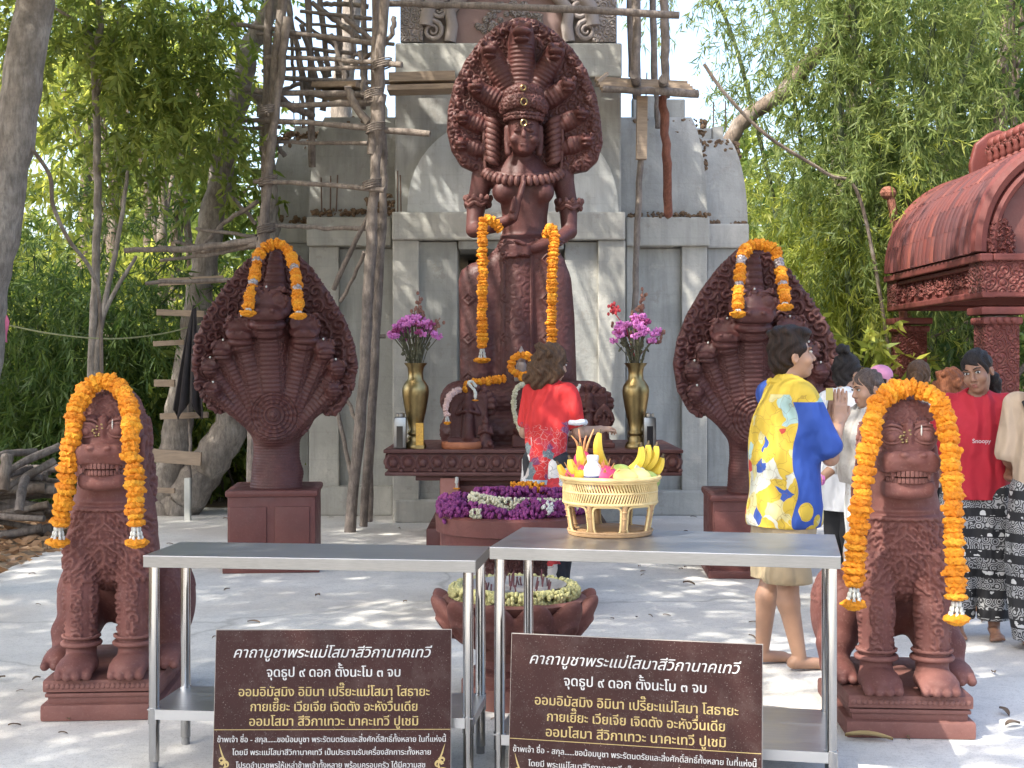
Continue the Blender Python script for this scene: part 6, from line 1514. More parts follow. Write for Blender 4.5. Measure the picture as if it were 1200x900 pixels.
for i, (x, y, z, yw, tl, lb) in enumerate(((-.035, -.03, .075, -1.3, .75, 'short banana lying towards the woman, beside the white bottle'), (-.025, .03, .085, -1.0, .5, 'banana leaning behind the white bottle'), (.0, .03, .095, -.7, .16, 'upright banana in the middle of the basket'), (.028, .0, .085, 1.2, .42, 'broad banana leaning over the green mango'),
    (.045, .03, .09, 1.2, .5, 'banana of the vase side bunch, next to the broad one'), (.062, .045, .085, 1.3, .58, 'banana nearest the brass vase'), (.08, .06, .075, 1.4, .75, 'short banana end by the white carton'), (-.05, .03, .07, -1.5, .95, 'curved thin banana in front of the woman'))): banana(lb, x, y, z, yw, tl, .145 + .01 * (i % 3))
def fruit(name, label, cat, x, y, z, r_, mat, fn=None, extra=None, group=None, rot=None):
    t = thing(name, label, cat, FB + Vector((x, y, z)), 0, group); mb = MB(); mb.ell((0, 0, 0), r_, 24, 16, rot, fn); mb.build('skin', mat, t, True, 80)
    if extra: extra(t)
    return t
fruit('mango', 'green mango resting below the bananas', 'mango', .028, -.06, .095, (.055, .04, .04), M_mango, rot=Euler((0, -.2, .2)))
fruit('mango', 'dark green fruit at the basket rim by the altar corner', 'mango', .145, -.02, .075, (.05, .035, .033), simple('dark_green_skin', (.2, .3, .08), (.3, .34, .1), 8, .4), rot=Euler((0, .35, -.3)))
def star(t):
    mb = MB(); mb.ell((.012, -.052, -.008), (.013, .006, .017), 10, 6); mb.build('blossom_end', M_tip if False else simple('brown_scar', (.35, .2, .07), bd=0), t, True)
fruit('pear', 'yellow pear with a brown scar at the front of the basket', 'pear', .045, -.115, .075, (.06, .055, .048), M_guava, extra=star); fruit('pear', 'yellow pear beside the scarred one at the basket rim', 'pear', .1, -.085, .075, (.055, .05, .048), M_guava)
def scales(t):
    mb = MB(); r = np.random.default_rng(6)
    for k in range(24):
        d = Vector(r.normal(size=3)).normalized(); d.y = -abs(d.y) * .9; p = Vector((d.x * .062, d.y * .055, d.z * .055)); q = (d + Vector((.0, 0, .9))).normalized(); s_ = d.cross(q).normalized() * .008
        mb.add([p + s_, p - s_, p + q * .022 + d * .009], [[0, 1, 2]])
    o = mb.build('scale_leaves', M_scale, t); md = o.modifiers.new('t', 'SOLIDIFY'); md.thickness = .0015
fruit('dragon_fruit', 'pink dragon fruit with yellowish scales in the middle of the basket', 'dragon fruit', -.035, -.1, .08, (.066, .056, .056), M_drag, extra=scales); fruit('dragon_fruit', 'pink dragon fruit behind the yellow capped jar', 'dragon fruit', -.125, -.03, .075, (.055, .055, .06), M_drag, extra=scales)
def tip2(t):
    mb = MB(); r = np.random.default_rng(3)
    for k in range(4): mb.tube(bez([(.008 * (k - 1.5), 0, .03), (.016 * (k - 1.5), -.01, .075), (.03 * (k - 1.5), -.01, .10 + .025 * (k % 2))], 4), [.006 * (1 - i / 10) + .001 for i in range(9)], 6)
    mb.build('green_tips', M_scale, t, True)
fruit('dragon_fruit', 'dragon fruit with long upright tips, held up by the woman hands', 'dragon fruit', -.105, .06, .14, (.035, .035, .042), M_drag, extra=tip2)
t = thing('white_bottle', 'small white bottle with a dark blue label in the front of the basket', 'bottle', FB + Vector((-.075, -.125, .045)))
mb = MB(); mb.lathe([(.001, 0), (.033, 0), (.035, .006), (.035, .075), (.03, .09), (.021, .1), (.02, .112)], (0, 0, 0), 24); mb.build('bottle_body', simple('white_plastic', (.75, .75, .74), bd=0, rough=.3), t, True, 50)
mb = MB(); mb.lathe([(.0355, .012), (.0357, .014), (.0357, .05), (.0355, .052)], (0, 0, 0), 24); mb.build('label', simple('dark_blue_label', (.03, .035, .1), (.12, .13, .25), 40, .4, bd=0), t, True)
mb = MB(); mb.lathe([(.001, .109), (.022, .109), (.023, .112), (.023, .126), (.02, .13), (.001, .13)], (0, 0, 0), 24); mb.build('cap', simple('white_cap', (.7, .7, .68), bd=0, rough=.4), t, True, 50)
t = thing('honey_jar', 'little brown jar with a yellow cap beside the white bottle', 'jar', FB + Vector((-.118, -.105, .035)))
mb = MB(); mb.lathe([(.001, 0), (.024, 0), (.026, .005), (.026, .05), (.02, .06)], (0, 0, 0), 20); mb.build('jar_body', simple('amber_glass', (.16, .05, .02), bd=0, rough=.15), t, True, 50); mb = MB(); mb.lathe([(.001, .055), (.026, .055), (.027, .058), (.027, .078), (.024, .08), (.001, .08)], (0, 0, 0), 20); mb.build('cap', simple('yellow_cap', (.72, .45, .03), bd=0, rough=.4), t, True, 50)
t = thing('carton', 'small white carton between the bananas and the dark green fruit', 'carton', FB + Vector((.1, -.03, .105))); mb = MB(); mb.box((0, 0, 0), (.042, .03, .05), 0, .002, Euler((.2, .5, .3))); mb.build('box', M_white, t)
# ------------------------------------------------------------------ people
def V3(*a): return Vector(a)
def hand(s, wrist, dirv, pn, curl=.3, spread=1.0, thumb_side=1, r0=.0085):
    """palm, four unequal fingers and a thumb; pn = direction the palm faces"""
    w, d, n = Vector(wrist), Vector(dirv).normalized(), Vector(pn).normalized(); n = (n - d * n.dot(d)).normalized(); sd = d.cross(n).normalized() * thumb_side
    M = Matrix((sd, n, d)).transposed()
    s.box(w + d * .048, (.039, .0135, .046), .012, .012, rot=M); s.cap(w - d * .03, w + d * .015, .025, .026, .015, sq=(1, 1, 1))
    for k, L in enumerate((.066, .076, .071, .055)):
        o = (1.5 - k) * .0195 * spread; a = w + d * .088 + sd * o; rot = curl * (1 + .12 * k)
        b = a + (d * math.cos(rot * .6) + n * math.sin(rot * .6) + sd * (1.5 - k) * .05 * (spread - 1)) * L * .5; c = b + (d * math.cos(rot * 1.6) + n * math.sin(rot * 1.6)) * L * .5
        s.cap(a - d * .01, b, r0 * 1.1, r0, .003); s.cap(b, c, r0, r0 * .82, .003)
    a = w + d * .02 + sd * .03; b = a + (d * .7 + sd * .55 + n * .25).normalized() * .04; c = b + (d * .9 + sd * .1 + n * .25).normalized() * .032
    s.cap(a, b, .0125, .0105, .008); s.cap(b, c, .0105, .0085, .003)
def headm(yaw, pitch, roll=0): return (Matrix.Rotation(yaw, 3, 'Z') @ Matrix.Rotation(pitch, 3, 'X') @ Matrix.Rotation(roll, 3, 'Y'))
def add_head(s, c, m):
    T = lambda x, y, z: Vector(c) + m @ Vector((x, y, z))
    s.ell(T(0, .012, .025), (.074, .093, .095), .02, rot=m); s.ell(T(0, -.03, -.045), (.058, .06, .068), .03, rot=m); s.ell(T(0, -.06, -.09), (.03, .027, .022), .02, rot=m)
    s.cap(T(0, -.083, .015), T(0, -.106, -.024), .009, .0135, .008)                                              # nose
    for q in (-1, 1):
        s.ell(T(q * .012, -.096, -.029), (.009, .01, .008), .005, rot=m); s.ell(T(q * .04, -.06, -.03), (.028, .025, .026), .02, rot=m)
        s.ell(T(q * .032, -.09, .012), (.019, .012, .011), .006, 'sub', rot=m); s.cap(T(q * .014, -.089, .03), T(q * .05, -.078, .03), .007, .006, .01)
        s.ell(T(q * .078, .015, -.012), (.011, .02, .031), .006, rot=m); s.ell(T(q * .086, .008, -.012), (.006, .01, .018), .004, 'sub', rot=m)
    s.cap(T(-.018, -.091, -.054), T(.018, -.091, -.054), .0065, .0065, .004, sq=(1, 1, 1)); s.cap(T(-.015, -.09, -.066), T(.015, -.09, -.066), .0075, .0075, .004)
    s.box(T(0, -.1, -.0595), (.02, .006, .0012), .001, .001, 'sub', rot=m)
M_eyew = simple('eye_white', (.7, .68, .64), bd=0, rough=.25); M_eyed = simple('dark_iris', (.012, .008, .006), bd=0, rough=.15); M_lip = simple('lip', (.3, .1, .08), bd=0, rough=.5)
def skin(name, c):
    m, n, l, b = nt(name); co = objco(n); l.new(ramp(n, l, noise(n, l, 9, 4, .6, co), [(.3, tuple(x * .82 for x in c)), (.7, c)]), b.inputs['Base Color']); b.inputs['Roughness'].default_value = .5
    b.inputs['Subsurface Weight'].default_value = .08; b.inputs['Subsurface Radius'].default_value = (.02, .008, .005); bump(n, l, b, noise(n, l, 220, 3, .6, co), .25, .001); return m
def hairmat(name, c, c2):
    m, n, l, b = nt(name); co = objco(n, (60, 60, 9), l); l.new(ramp(n, l, noise(n, l, 2, 4, .65, co, .5), [(.35, c), (.7, c2)]), b.inputs['Base Color']); b.inputs['Roughness'].default_value = .5; b.inputs['Specular IOR Level'].default_value = .22
    bump(n, l, b, noise(n, l, 2.5, 4, .7, co, .5), .8, .012); return m
SK1 = skin('tan_skin', (.42, .24, .155)); SK2 = skin('brown_skin', (.28, .145, .09)); SK3 = skin('light_tan_skin', (.46, .28, .19))
H_black = hairmat('black_hair', (.010, .008, .008), (.03, .024, .022)); H_streak = hairmat('streaked_hair', (.009, .007, .006), (.04, .02, .012)); H_brown = hairmat('brown_hair', (.05, .028, .017), (.14, .08, .045)); H_red = hairmat('auburn_hair', (.12, .04, .018), (.25, .09, .04)); H_grey = hairmat('greying_hair', (.05, .035, .03), (.16, .12, .1))
def folds(amp, f=18):
    def fn(V, N):
        x, y, z = V.T; return amp * (np.sin(f * z + 9 * x + 2.2 * np.sin(11 * y + 3 * x)) + .6 * np.sin(f * 1.7 * (z * .6 + x) + 13 * y)) * np.clip(1.1 - np.abs(N[:, 2]), 0, 1)
    return fn
def person(label, x, d, rz, H, arms, skinm, hairm, hair, top, bottom, yaw=0, pitch=0, roll=0, legs=None, lean=0, res=.0062, group='people at the shrine', wide=1.0, xoff=None):
    """arms: {side: (elbow, wrist, finger direction, palm normal, curl)}; top: (material, hem z, sleeve fraction 0..2, looseness); bottom: (material, hem z, looseness)"""
    t = thing('person', label, 'person', ((x - 600) * d / F, d, 0), rz, group, H / 1.65)
    hip, sh = .86, V3(.165 * wide, .0, 1.335); lx = lean
    hc = V3(0, -.035 - lx, 1.535); m = headm(yaw, pitch, roll)
    legs = legs or [(V3(-.095, .0, .47), V3(-.10, .03, .075)), (V3(.095, -.01, .47), V3(.10, .02, .075))]
    S = Sdf((-.55, -.62, -.01), (.55, .42, 1.70), res)
    S.chain([(0, .01, .86), (0, .0, .98), (0, -.005, 1.1), (0, -.01 - lx * .5, 1.24), (0, -.01 - lx * .8, 1.34)], [.135 * wide, .115 * wide, .12 * wide, .13 * wide, .09], .05, sq=(1, .78, 1)); S.cap((-.13 * wide, -lx * .8, 1.33), (.13 * wide, -lx * .8, 1.33), .058, .058, .04)
    S.cap((0, .0 - lx * .8, 1.36), hc + m @ V3(0, .025, -.06), .055, .05, .03)
    add_head(S, hc, m)
    for i, sgn in enumerate((-1, 1)):
        k, a = legs[i]; S.chain([(sgn * .08, .0, hip), k], [.088 * wide, .056], .03); S.chain([k, k.lerp(a, .35) + V3(0, .018, 0), a], [.054, .053, .034], .02)
        S.cap(a + V3(0, .03, -.035), a + V3(0, -.11, -.045), .034, .03, .015, sq=(1, 1, .9)); S.ell(a + V3(sgn * .005, -.135, -.052), (.042, .05, .02), .012)
        for q in range(5): S.cap(a + V3(sgn * (.03 - .0175 * q) * -1, -.165, -.058), a + V3(sgn * (.032 - .018 * q) * -1, -.19 + .008 * q, -.062), .0105 - .0007 * q, .0095 - .0007 * q, .003)
        e, w, fd, pn, cu = arms[sgn]; e, w = Vector(e), Vector(w); s0 = V3(sgn * sh.x, -lx * .8, sh.z)
        S.chain([s0, e], [.05, .039], .03); S.chain([e, e.lerp(w, .3), w], [.039, .038, .026], .015); hand(S, w, fd, pn, cu, 1.0, -sgn if False else (1 if sgn > 0 else -1))
    S.build('body', skinm, t)
    # eyes, brows
    T = lambda x_, y_, z_: hc + m @ V3(x_, y_, z_)
    for q in (-1, 1):
        mb = MB(); me = MB(); mr = MB()
        mb.ell(T(q * .032, -.0815, .012), (.0145, .009, .0075), 12, 8, m); me.ell(T(q * .033 + .002, -.0885, .012), (.0062, .004, .0064), 10, 6, m)
        mr.tube([T(q * .014, -.0975, .033), T(q * .034, -.0965, .04), T(q * .056, -.081, .034)], [.003, .0036, .0018], 6); me.tube([T(q * .017, -.0915, .017), T(q * .033, -.0935, .0225), T(q * .049, -.083, .016)], .0016, 5)
        ey = mb.build('eye', M_eyew, t, True); me.build('iris', M_eyed, ey, True); mr.build('eyebrow', H_black, t, True)
    mb = MB(); mb.ell(T(0, -.0955, -.0545), (.018, .005, .0042), 12, 6, m); mb.ell(T(0, -.0955, -.0655), (.016, .006, .0052), 12, 6, m); mb.build('lips', M_lip, t, True)
    # hair
    Hs = Sdf(hc - V3(.24, .26, .34), hc + V3(.24, .34, .24), .0068); hair(Hs, T, m)
    Hs.build('hair', hairm, t, lambda V, N: .005 * np.sin(V[:, 0] * 95 + 3 * np.sin(V[:, 2] * 40) + V[:, 1] * 60))
    # lower garment
    bm_, bz, bl = bottom; B = Sdf((-.4, -.4, max(.01, bz - .06)), (.4, .4, 1.08), .009)
    B.chain([(0, .012, 1.0), (0, .012, .9)], [.135 * wide, .15 * wide], .03, sq=(1, .82, 1))
    for i, sgn in enumerate((-1, 1)):
        k, a = legs[i]; B.chain([(sgn * .075, .005, hip), k], [.107 * wide + bl * .4, .075 + bl], .03)
        if bz < .46: B.chain([k, a], [.075 + bl, .05 + bl * .75], .02)
    B.box((0, 0, bz - .25), (.6, .6, .25), .0, .0, 'sub'); B.build('trousers', bm_, t, folds(.007, 16))
    tm, hz, sl, lo = top; C = Sdf((-.5, -.5, hz - .05), (.5, .45, 1.48), .0085)
    C.chain([(0, .012, hz + .05), (0, .006, .98), (0, -.005, 1.12), (0, -.01 - lx * .5, 1.24), (0, -.008 - lx * .8, 1.325)], [.165 * wide + lo, .152 * wide + lo, .15 * wide + lo * .9, .152 * wide + lo * .6, .105 + lo * .3], .06, sq=(1, .8, 1)); C.cap((-.14 * wide, -lx * .8, 1.335), (.14 * wide, -lx * .8, 1.335), .071, .071, .04); C.cap((0, -lx * .8, 1.36), (0, -.006 - lx * .8, 1.395), .075, .064, .03)
    for sgn in (-1, 1):
        e, w = Vector(arms[sgn][0]), Vector(arms[sgn][1]); s0 = V3(sgn * sh.x, -lx * .8, sh.z); f1 = min(sl, 1)
        C.chain([s0, s0.lerp(e, f1)], [.07 + lo * .25, .058 + lo * .4], .025)
        if sl > 1: C.chain([e, e.lerp(w, sl - 1)], [.056 + lo * .5, .042 + lo * .4], .02)
        else: C.ell(s0.lerp(e, f1) + (e - s0).normalized() * (.058 + lo * .55), (.05, .05, .05), .0, 'sub')
    C.box((0, 0, hz - .3), (.7, .7, .3), 0, 0, 'sub'); C.cap((0, -.03 - lx * .8, 1.40), (0, -.04 - lx, 1.52), .058, .075, .004, 'sub')
    shirt = C.build('shirt', tm, t, folds(.0085, 15)); return t, hc, m, shirt
def hr_short(s, T, m):
    s.ell(T(0, .022, .038), (.085, .102, .1), .01, rot=m); s.ell(T(0, -.03, .1), (.07, .07, .038), .02, rot=m); s.ell(T(0, .06, -.02), (.075, .06, .08), .02, rot=m); s.ell(T(.0, .03, .115), (.07, .09, .035), .02, rot=m)
    s.ell(T(0, -.105, -.02), (.09, .075, .085), .012, 'sub', rot=m)
    for q in (-1, 1): s.ell(T(q * .085, -.01, -.055), (.03, .05, .06), .01, 'sub', rot=m)
def hr_long(s, T, m):
    s.ell(T(0, .025, .04), (.098, .112, .105), .01, rot=m); s.chain([T(0, .06, .0), T(0, .07, -.07), T(0, .07, -.125)], [.095, .10, .085], .03)
    for q in (-1, 1): s.chain([T(q * .085, .02, .02), T(q * .1, .02, -.06), T(q * .085, .03, -.11)], [.04, .05, .045], .02)
    r = np.random.default_rng(3)
    for k in range(26): s.ell(T(r.uniform(-.11, .11), .09 + r.uniform(-.02, .07), r.uniform(-.16, .1)), (.028, .028, .03), .01)
    s.ell(T(0, -.11, -.03), (.075, .075, .09), .012, 'sub', rot=m)
def hr_bun(s, T, m):
    s.ell(T(0, .022, .035), (.086, .104, .1), .01, rot=m); s.ell(T(0, .05, .155), (.045, .045, .035), .012, rot=m); s.tor(T(0, .05, .145), .035, .016, .01, rot=m); s.ell(T(0, .06, -.03), (.07, .055, .07), .02, rot=m); s.ell(T(0, -.11, -.035), (.1, .085, .1), .012, 'sub', rot=m)
def hr_tied(s, T, m):
    s.ell(T(0, .02, .034), (.083, .102, .098), .01, rot=m); s.ell(T(0, .115, .01), (.035, .04, .04), .02, rot=m); s.chain([T(0, .13, .0), T(.02, .16, -.1), T(.03, .14, -.2)], [.035, .04, .02], .02); s.ell(T(0, -.105, -.025), (.085, .075, .088), .01, 'sub', rot=m)
def hr_crop(s, T, m):
    s.ell(T(0, .022, .03), (.0835, .104, .101), .01, rot=m); s.ell(T(0, -.105, -.035), (.1, .085, .095), .012, 'sub', rot=m)
# patterned cloths
def cell_cloth(name, stops, scale, line=(.05, .04, .03), seed=(0, 0, 0), extra=None):
    m, n, l, b = nt(name); c = n.new('ShaderNodeTexCoord').outputs['Object']; mp = n.new('ShaderNodeMapping'); mp.inputs['Location'].default_value = seed; l.new(c, mp.inputs['Vector'])
    nz = n.new('ShaderNodeTexNoise'); nz.inputs['Scale'].default_value = 9; l.new(mp.outputs[0], nz.inputs['Vector']); mx = n.new('ShaderNodeMix'); mx.data_type = 'VECTOR'; mx.inputs['Factor'].default_value = .12; l.new(mp.outputs[0], mx.inputs[4]); l.new(nz.outputs['Color'], mx.inputs[5])
    v = n.new('ShaderNodeTexVoronoi'); v.inputs['Scale'].default_value = scale; l.new(mx.outputs[1], v.inputs['Vector']); sp = n.new('ShaderNodeSeparateColor'); l.new(v.outputs['Color'], sp.inputs[0])
    col = ramp(n, l, sp.outputs[0], stops, 'CONSTANT')
    w = n.new('ShaderNodeTexVoronoi'); w.feature = 'DISTANCE_TO_EDGE'; w.inputs['Scale'].default_value = scale * 1.7; l.new(mx.outputs[1], w.inputs['Vector'])
    ln = ramp(n, l, w.outputs['Distance'], [(.0, (1,) * 3), (.018, (.7,) * 3), (.03, (0,) * 3)])
    col = mixc(n, l, math_(n, l, 'MULTIPLY', ln, .55), col, line)
    if extra: col = extra(n, l, c, col)
    l.new(col, b.inputs['Base Color']); b.inputs['Roughness'].default_value = .75; bump(n, l, b, noise(n, l, 300, 3, .6, c), .3, .001); return m
def blue_parts(n, l, c, col):
    sp = n.new('ShaderNodeSeparateXYZ'); l.new(c, sp.inputs[0]); a = math_(n, l, 'LESS_THAN', sp.outputs[0], -.205); f = math_(n, l, 'LESS_THAN', math_(n, l, 'ADD', sp.outputs[1], math_(n, l, 'MULTIPLY', sp.outputs[2], -.06)), -.062); f2 = math_(n, l, 'GREATER_THAN', sp.outputs[0], .1)
    zz = math_(n, l, 'LESS_THAN', sp.outputs[2], 1.31); k = math_(n, l, 'MAXIMUM', math_(n, l, 'MULTIPLY', math_(n, l, 'MAXIMUM', a, f), zz), f2)
    v = n.new('ShaderNodeTexVoronoi'); v.inputs['Scale'].default_value = 6.5; l.new(c, v.inputs['Vector']); s2 = n.new('ShaderNodeSeparateColor'); l.new(v.outputs['Color'], s2.inputs[0])
    col = mixc(n, l, math_(n, l, 'GREATER_THAN', sp.outputs[2], 1.345), col, (.60, .42, .045))
    keep = math_(n, l, 'MULTIPLY', math_(n, l, 'GREATER_THAN', s2.outputs[1], .66), math_(n, l, 'LESS_THAN', v.outputs['Distance'], .38)); k = math_(n, l, 'MULTIPLY', k, math_(n, l, 'SUBTRACT', 1.0, keep))
    return mixc(n, l, k, col, (.025, .075, .34))
YEL = (.60, .42, .045)
M_aloha = cell_cloth('yellow_and_blue_cartoon_print_shirt', [(0, YEL), (.36, (.62, .55, .25)), (.5, YEL), (.6, (.6, .6, .5)), (.7, (.36, .52, .5)), (.78, (.035, .09, .36)), (.88, YEL), (.95, (.5, .05, .04))], 12, (.22, .12, .03), (3.1, 1.2, .4), blue_parts)
def red_upper(n, l, c, col):
    sp = n.new('ShaderNodeSeparateXYZ'); l.new(c, sp.inputs[0]); nz = noise(n, l, 12, 3, .6, c); k = ramp(n, l, math_(n, l, 'ADD', sp.outputs[2], math_(n, l, 'MULTIPLY', nz, .22)), [(.0, (0,) * 3), (.5, (0,) * 3), (1, (1,) * 3)])
    k = math_(n, l, 'GREATER_THAN', math_(n, l, 'ADD', sp.outputs[2], math_(n, l, 'MULTIPLY', nz, .2)), 1.21); col = mixc(n, l, k, col, (.55, .022, .022))
    hem = math_(n, l, 'LESS_THAN', sp.outputs[2], .755); return mixc(n, l, hem, col, (.42, .5, .58))
M_floral = cell_cloth('red_floral_shirt', [(0, (.52, .02, .02)), (.42, (.5, .03, .05)), (.55, (.12, .16, .18)), (.65, (.55, .5, .48)), (.74, (.2, .04, .12)), (.86, (.5, .02, .04))], 17, (.55, .5, .48), (1, 4, 2), red_upper)
M_redtee = simple('red_cotton', (.42, .012, .028), (.35, .01, .022), 5, .8, bs=200, bd=.001); M_whitecot = simple('white_cotton', (.72, .73, .75), (.66, .67, .7), 4, .85, bs=150, bd=.001); M_khaki = simple('khaki_cotton', (.42, .33, .21), (.36, .28, .17), 6, .85, bs=200, bd=.001); M_beige = simple('beige_cotton', (.5, .38, .27), (.43, .33, .24), 5, .85, bs=200, bd=.001); M_blackcl = simple('black_cotton', (.018, .018, .02), bd=0, rough=.85); M_shawl = simple('beige_grey_knit', (.44, .41, .37), (.36, .33, .3), 20, .95, bs=90, bd=.006)
M_dotwhite = cell_cloth('white_dotted_cotton', [(0, (.7, .7, .68)), (.8, (.55, .5, .45)), (.9, (.7, .7, .68))], 60, (.6, .58, .55))
def band_cloth(name):
    m, n, l, b = nt(name); c = n.new('ShaderNodeTexCoord').outputs['Object']; sp = n.new('ShaderNodeSeparateXYZ'); l.new(c, sp.inputs[0])
    z = math_(n, l, 'FRACT', math_(n, l, 'MULTIPLY', sp.outputs[2], 8.5)); bd_ = math_(n, l, 'LESS_THAN', z, .42)
    v = n.new('ShaderNodeTexVoronoi'); v.inputs['Scale'].default_value = 19; l.new(c, v.inputs['Vector']); blob = math_(n, l, 'LESS_THAN', math_(n, l, 'ADD', v.outputs['Distance'], math_(n, l, 'MULTIPLY', noise(n, l, 45, 2, .5, c), .55)), .62)
    zi = math_(n, l, 'MULTIPLY', math_(n, l, 'GREATER_THAN', z, .07), math_(n, l, 'LESS_THAN', z, .36)); el = math_(n, l, 'MULTIPLY', blob, zi)
    w = n.new('ShaderNodeTexVoronoi'); w.inputs['Scale'].default_value = 24; l.new(c, w.inputs['Vector']); rg = math_(n, l, 'GREATER_THAN', math_(n, l, 'SINE', math_(n, l, 'MULTIPLY', w.outputs['Distance'], 26)), .1)
    a = mixc(n, l, el, (.014, .014, .016), (.58, .58, .57)); q = mixc(n, l, rg, (.03, .03, .032), (.36, .36, .36)); l.new(mixc(n, l, bd_, q, a), b.inputs['Base Color']); b.inputs['Roughness'].default_value = .8; return m
M_eleph = band_cloth('black_and_white_elephant_band_print'); M_strip = cell_cloth('black_white_graphic_print', [(0, (.6, .58, .57)), (.4, (.015, .015, .02)), (.75, (.6, .58, .57)), (.94, (.5, .03, .04))], 9, (.02, .02, .02))
for m_ in (M_aloha, M_floral, M_redtee, M_whitecot, M_khaki, M_beige, M_eleph, M_dotwhite, M_strip, M_shawl):      # soft creases in the cloth
    n_, l_ = m_.node_tree.nodes, m_.node_tree.links; b_ = n_['Principled BSDF']; pv = b_.inputs['Normal'].links[0].from_socket if b_.inputs['Normal'].links else None
    w_ = n_.new('ShaderNodeTexWave'); w_.inputs['Scale'].default_value = 3.2; w_.inputs['Distortion'].default_value = 9; w_.inputs['Detail'].default_value = 3; w_.inputs['Detail Scale'].default_value = 1.2; l_.new(objco(n_, (1, 1, .55), l_), w_.inputs['Vector'])
    bump(n_, l_, b_, w_.outputs['Fac'], .55, .03, pv)
DN = V3(0, 0, -1)
def down(sgn, fwd=.0): return (V3(sgn * .215, .02 - fwd * .3, 1.06), V3(sgn * .215, -.05 - fwd, .83), V3(0, -.1, -1), V3(-sgn, 0, 0), .5)
pray = {s_: (V3(s_ * .175, -.15, 1.04), V3(s_ * .03, -.27, 1.205), V3(s_ * -.02, -.10, 1), V3(-s_, 0, 0), .05) for s_ in (-1, 1)}
man, mhc, mm, msh = person('barefoot praying man in a yellow and blue printed shirt and khaki shorts', 921, 6.82, R(104), 1.675, pray, SK1, H_streak, hr_short, (M_aloha, .70, .8, .05), (M_khaki, .43, .04), yaw=R(-6), pitch=R(-4), wide=1.0, res=.0055,
    legs=[(V3(-.085, .03, .47), V3(-.085, -.03, .075)), (V3(.095, .02, .47), V3(.10, .08, .075))])
mb = MB()
for sg in (-1, 1): mb.tube(bez([V3(sg * .012, .075, 1.405), V3(sg * .06, .05, 1.40), V3(sg * .075, -.01, 1.385), V3(sg * .045, -.075, 1.355), V3(sg * .015, -.095, 1.335)], 5), [.012] + [.021] * 18 + [.016, .008], 8)
mb.build('collar', simple('yellow_collar', YEL, bd=0, rough=.8), man, True)
t = thing('card', 'small yellow card held between the praying hands', 'card', (0, 0, 0)); mb = MB(); q = man.matrix_basis @ V3(.0, -.25, 1.345); mb.box(P(972, 462, 6.75), (.035, .004, .06), 0, .001); mb.build('card_sheet', simple('yellow_card', (.5, .42, .12), bd=0), t)
woman, *_ = person('woman with wavy brown hair in a red floral shirt, reaching over the offerings', 641, 9.2, R(150), 1.635, {-1: (V3(-.19, -.09, 1.07), V3(-.24, -.32, 1.08), V3(-.3, -.9, .1), V3(0, 0, -1), .7), 1: (V3(.2, -.05, 1.06), V3(.05, -.28, 1.05), V3(-.8, -.5, 0), V3(0, 0, -1), .6)}, SK3, H_brown, hr_long, (M_floral, .72, .72, .014), (M_strip, .03, .045), yaw=R(-30), pitch=R(14), wide=.84, res=.007, lean=.05)
mb = MB(); e0 = V3(-.14, -.04, 1.335).lerp(V3(-.19, -.09, 1.07), .74); mb.tube([e0 + V3(.066 * math.cos(a), .066 * math.sin(a), .003 * math.sin(a * 5)) for a in np.linspace(0, 6.283, 25)], .02, 8, False); mb.build('white_cuff', M_whitecot, woman, True)
girl, ghc, gm, gsh = person('barefoot woman in a red T-shirt and elephant print trousers, looking aside', 1144, 7.6, R(-14), 1.585, {-1: (V3(-.2, .06, 1.06), V3(-.16, .12, .84), V3(0, .1, -1), V3(1, 0, 0), .5), 1: (V3(.2, .02, 1.06), V3(.17, -.16, .94), V3(.3, -.9, .0), V3(0, 0, -1), .8)}, SK2, H_black, hr_tied, (M_redtee, .80, .82, .028), (M_eleph, .10, .045), yaw=R(-22), pitch=R(14), roll=R(-10), wide=1.02, res=.0058, lean=.03)
lady, *_ = person('woman in a beige top with a black strap, hair tied with a flower', 1229, 7.25, R(160), 1.60, {-1: down(-1), 1: (V3(.215, .0, 1.06), V3(.16, -.2, .95), V3(.5, -.8, -.1), V3(0, 0, 1), .7)}, SK2, H_black, hr_tied, (M_beige, .84, .95, .02), (M_eleph, .05, .06), yaw=R(-20), wide=1.02, res=.007)
mb = MB()
for k in range(11): mb.ell(lady.children[0].matrix_basis @ V3(-.01 + .028 * math.cos(k * .57), .085 + .01 * math.sin(k), 1.545 + .028 * math.sin(k * .57)), (.013, .013, .013), 8, 6)
mb.build('flower_scrunchie', simple('pink_white_fabric', (.6, .42, .42), (.7, .68, .66), 30, .8, bd=0), lady, True)
mb = MB(); mb.tube(bez([V3(.13, .09, 1.36), V3(.05, .155, 1.2), V3(-.12, .17, 1.0), V3(-.19, .06, .86)], 6), .012, 6); mb.build('bag_strap', M_blackcl, lady, True)
wh, *_ = person('person with a black top bun and a white hooded shirt, behind the praying man', 990, 8.7, R(118), 1.575, {-1: down(-1, .1), 1: down(1)}, SK1, H_black, hr_bun, (M_whitecot, .62, 1.7, .04), (M_blackcl, .06, .01), yaw=R(0), res=.009)
mb = MB(); mb.tube([V3(0, .02, 1.395) + V3(.085 * math.cos(a), .08 * math.sin(a), -.02 + .03 * math.sin(a)) for a in np.linspace(-.9, 4.04, 17)], .028, 8); mb.build('hood', M_whitecot, wh, True)
old, *_ = person('person with cropped greying hair, beige knit shawl and white dotted dress', 1021, 8.0, R(-72), 1.475, {-1: (V3(-.21, -.08, 1.06), V3(-.2, -.28, .92), V3(0, -1, -.4), V3(0, 0, -1), .7), 1: down(1, .1)}, SK1, H_grey, hr_crop, (M_dotwhite, .25, 1.3, .04), (M_dotwhite, .1, .05), pitch=R(14), res=.008)
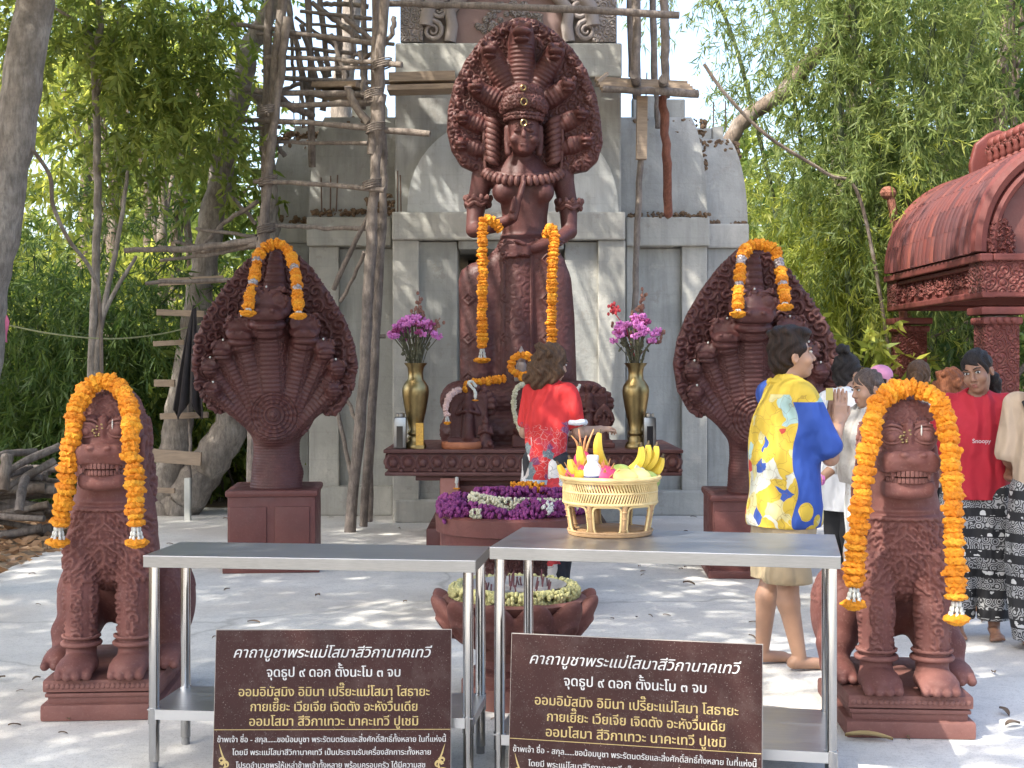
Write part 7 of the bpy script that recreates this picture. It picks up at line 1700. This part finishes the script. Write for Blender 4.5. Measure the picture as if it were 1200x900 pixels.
s = Sdf((-.32, -.3, .85), (.32, .3, 1.46), .009); s.chain([(0, .0, .98), (0, 0, 1.2), (0, 0, 1.34)], [.24, .225, .15], .05, sq=(1, .85, 1)); s.cap((-.17, 0, 1.33), (.17, 0, 1.33), .09, .09, .04); s.cap((0, -.03, 1.38), (0, -.06, 1.5), .07, .09, .01, 'sub'); s.box((0, 0, .8), (.5, .5, .12), 0, 0, 'sub'); s.build('shawl', M_shawl, old, folds(.01, 22))
mb = MB(); wv = V3(-.2, -.26, .93)
for k in range(2): mb.tube([wv + V3(.034 * math.cos(a), .012 * k, .034 * math.sin(a)) for a in np.linspace(0, 6.283, 17)], .005, 6, False)
mb.build('bracelet', M_pink, old, True)
person('person with dark hair mostly hidden behind the garlanded sunlit lion', 1074, 9.4, R(10), 1.535, {-1: down(-1), 1: down(1)}, SK1, H_brown, hr_tied, (M_khaki, .8, .9, .03), (M_blackcl, .05, .03), yaw=R(150), res=.0105)
person('person with long auburn hair, between the sunlit lion and the woman in red', 1115, 9.0, R(150), 1.475, {-1: down(-1), 1: down(1)}, SK3, H_red, hr_long, (M_dotwhite, .8, .9, .03), (M_blackcl, .05, .03), res=.0105)
def hr_cap(s, T, m): s.ell(T(0, .02, .03), (.083, .1, .095), .01, rot=m); s.ell(T(0, -.105, -.03), (.09, .08, .09), .01, 'sub', rot=m)
capper, chc, cm, _ = person('person in a pink cap behind the person with cropped greying hair', 1034, 10.2, R(-60), 1.50, {-1: down(-1), 1: down(1)}, SK1, H_black, hr_cap, (M_whitecot, .8, .9, .03), (M_blackcl, .05, .03), res=.0105)
mb = MB(); mb.ell(chc + V3(0, .015, .05), (.092, .112, .085), 18, 10); mb.ell(chc + V3(0, -.12, .045), (.075, .09, .012), 14, 6); mb.build('cap', M_pinkcap if 'M_pinkcap' in globals() else simple('pink_cap', (.55, .22, .36), bd=0), capper, True)
# the word printed on the red T-shirt, laid on the cloth
cu = bpy.data.curves.new('t', 'FONT'); cu.body = 'Snoopy'; cu.size = .034; cu.align_x = 'CENTER'; cu.offset = .0004; o = bpy.data.objects.new('t', cu); COL.objects.link(o); bpy.context.view_layer.update()
me = bpy.data.meshes.new_from_object(o.evaluated_get(bpy.context.evaluated_depsgraph_get())); bpy.data.objects.remove(o); bpy.data.curves.remove(cu)
from mathutils.bvhtree import BVHTree
bv = BVHTree.FromPolygons([v.co.copy() for v in gsh.data.vertices], [tuple(p.vertices) for p in gsh.data.polygons]); pts = []
for v in me.vertices:
    h = bv.ray_cast(V3(v.co.x + .015, -1, v.co.y + 1.13), V3(0, 1, 0)); pts.append((h[0] if h[0] else V3(v.co.x, -.16, v.co.y + 1.13)) + V3(0, -.0025, 0))
meshobj('printed_word', pts, [tuple(p.vertices) for p in me.polygons], simple('pale_print', (.62, .5, .5), bd=0), gsh, False)
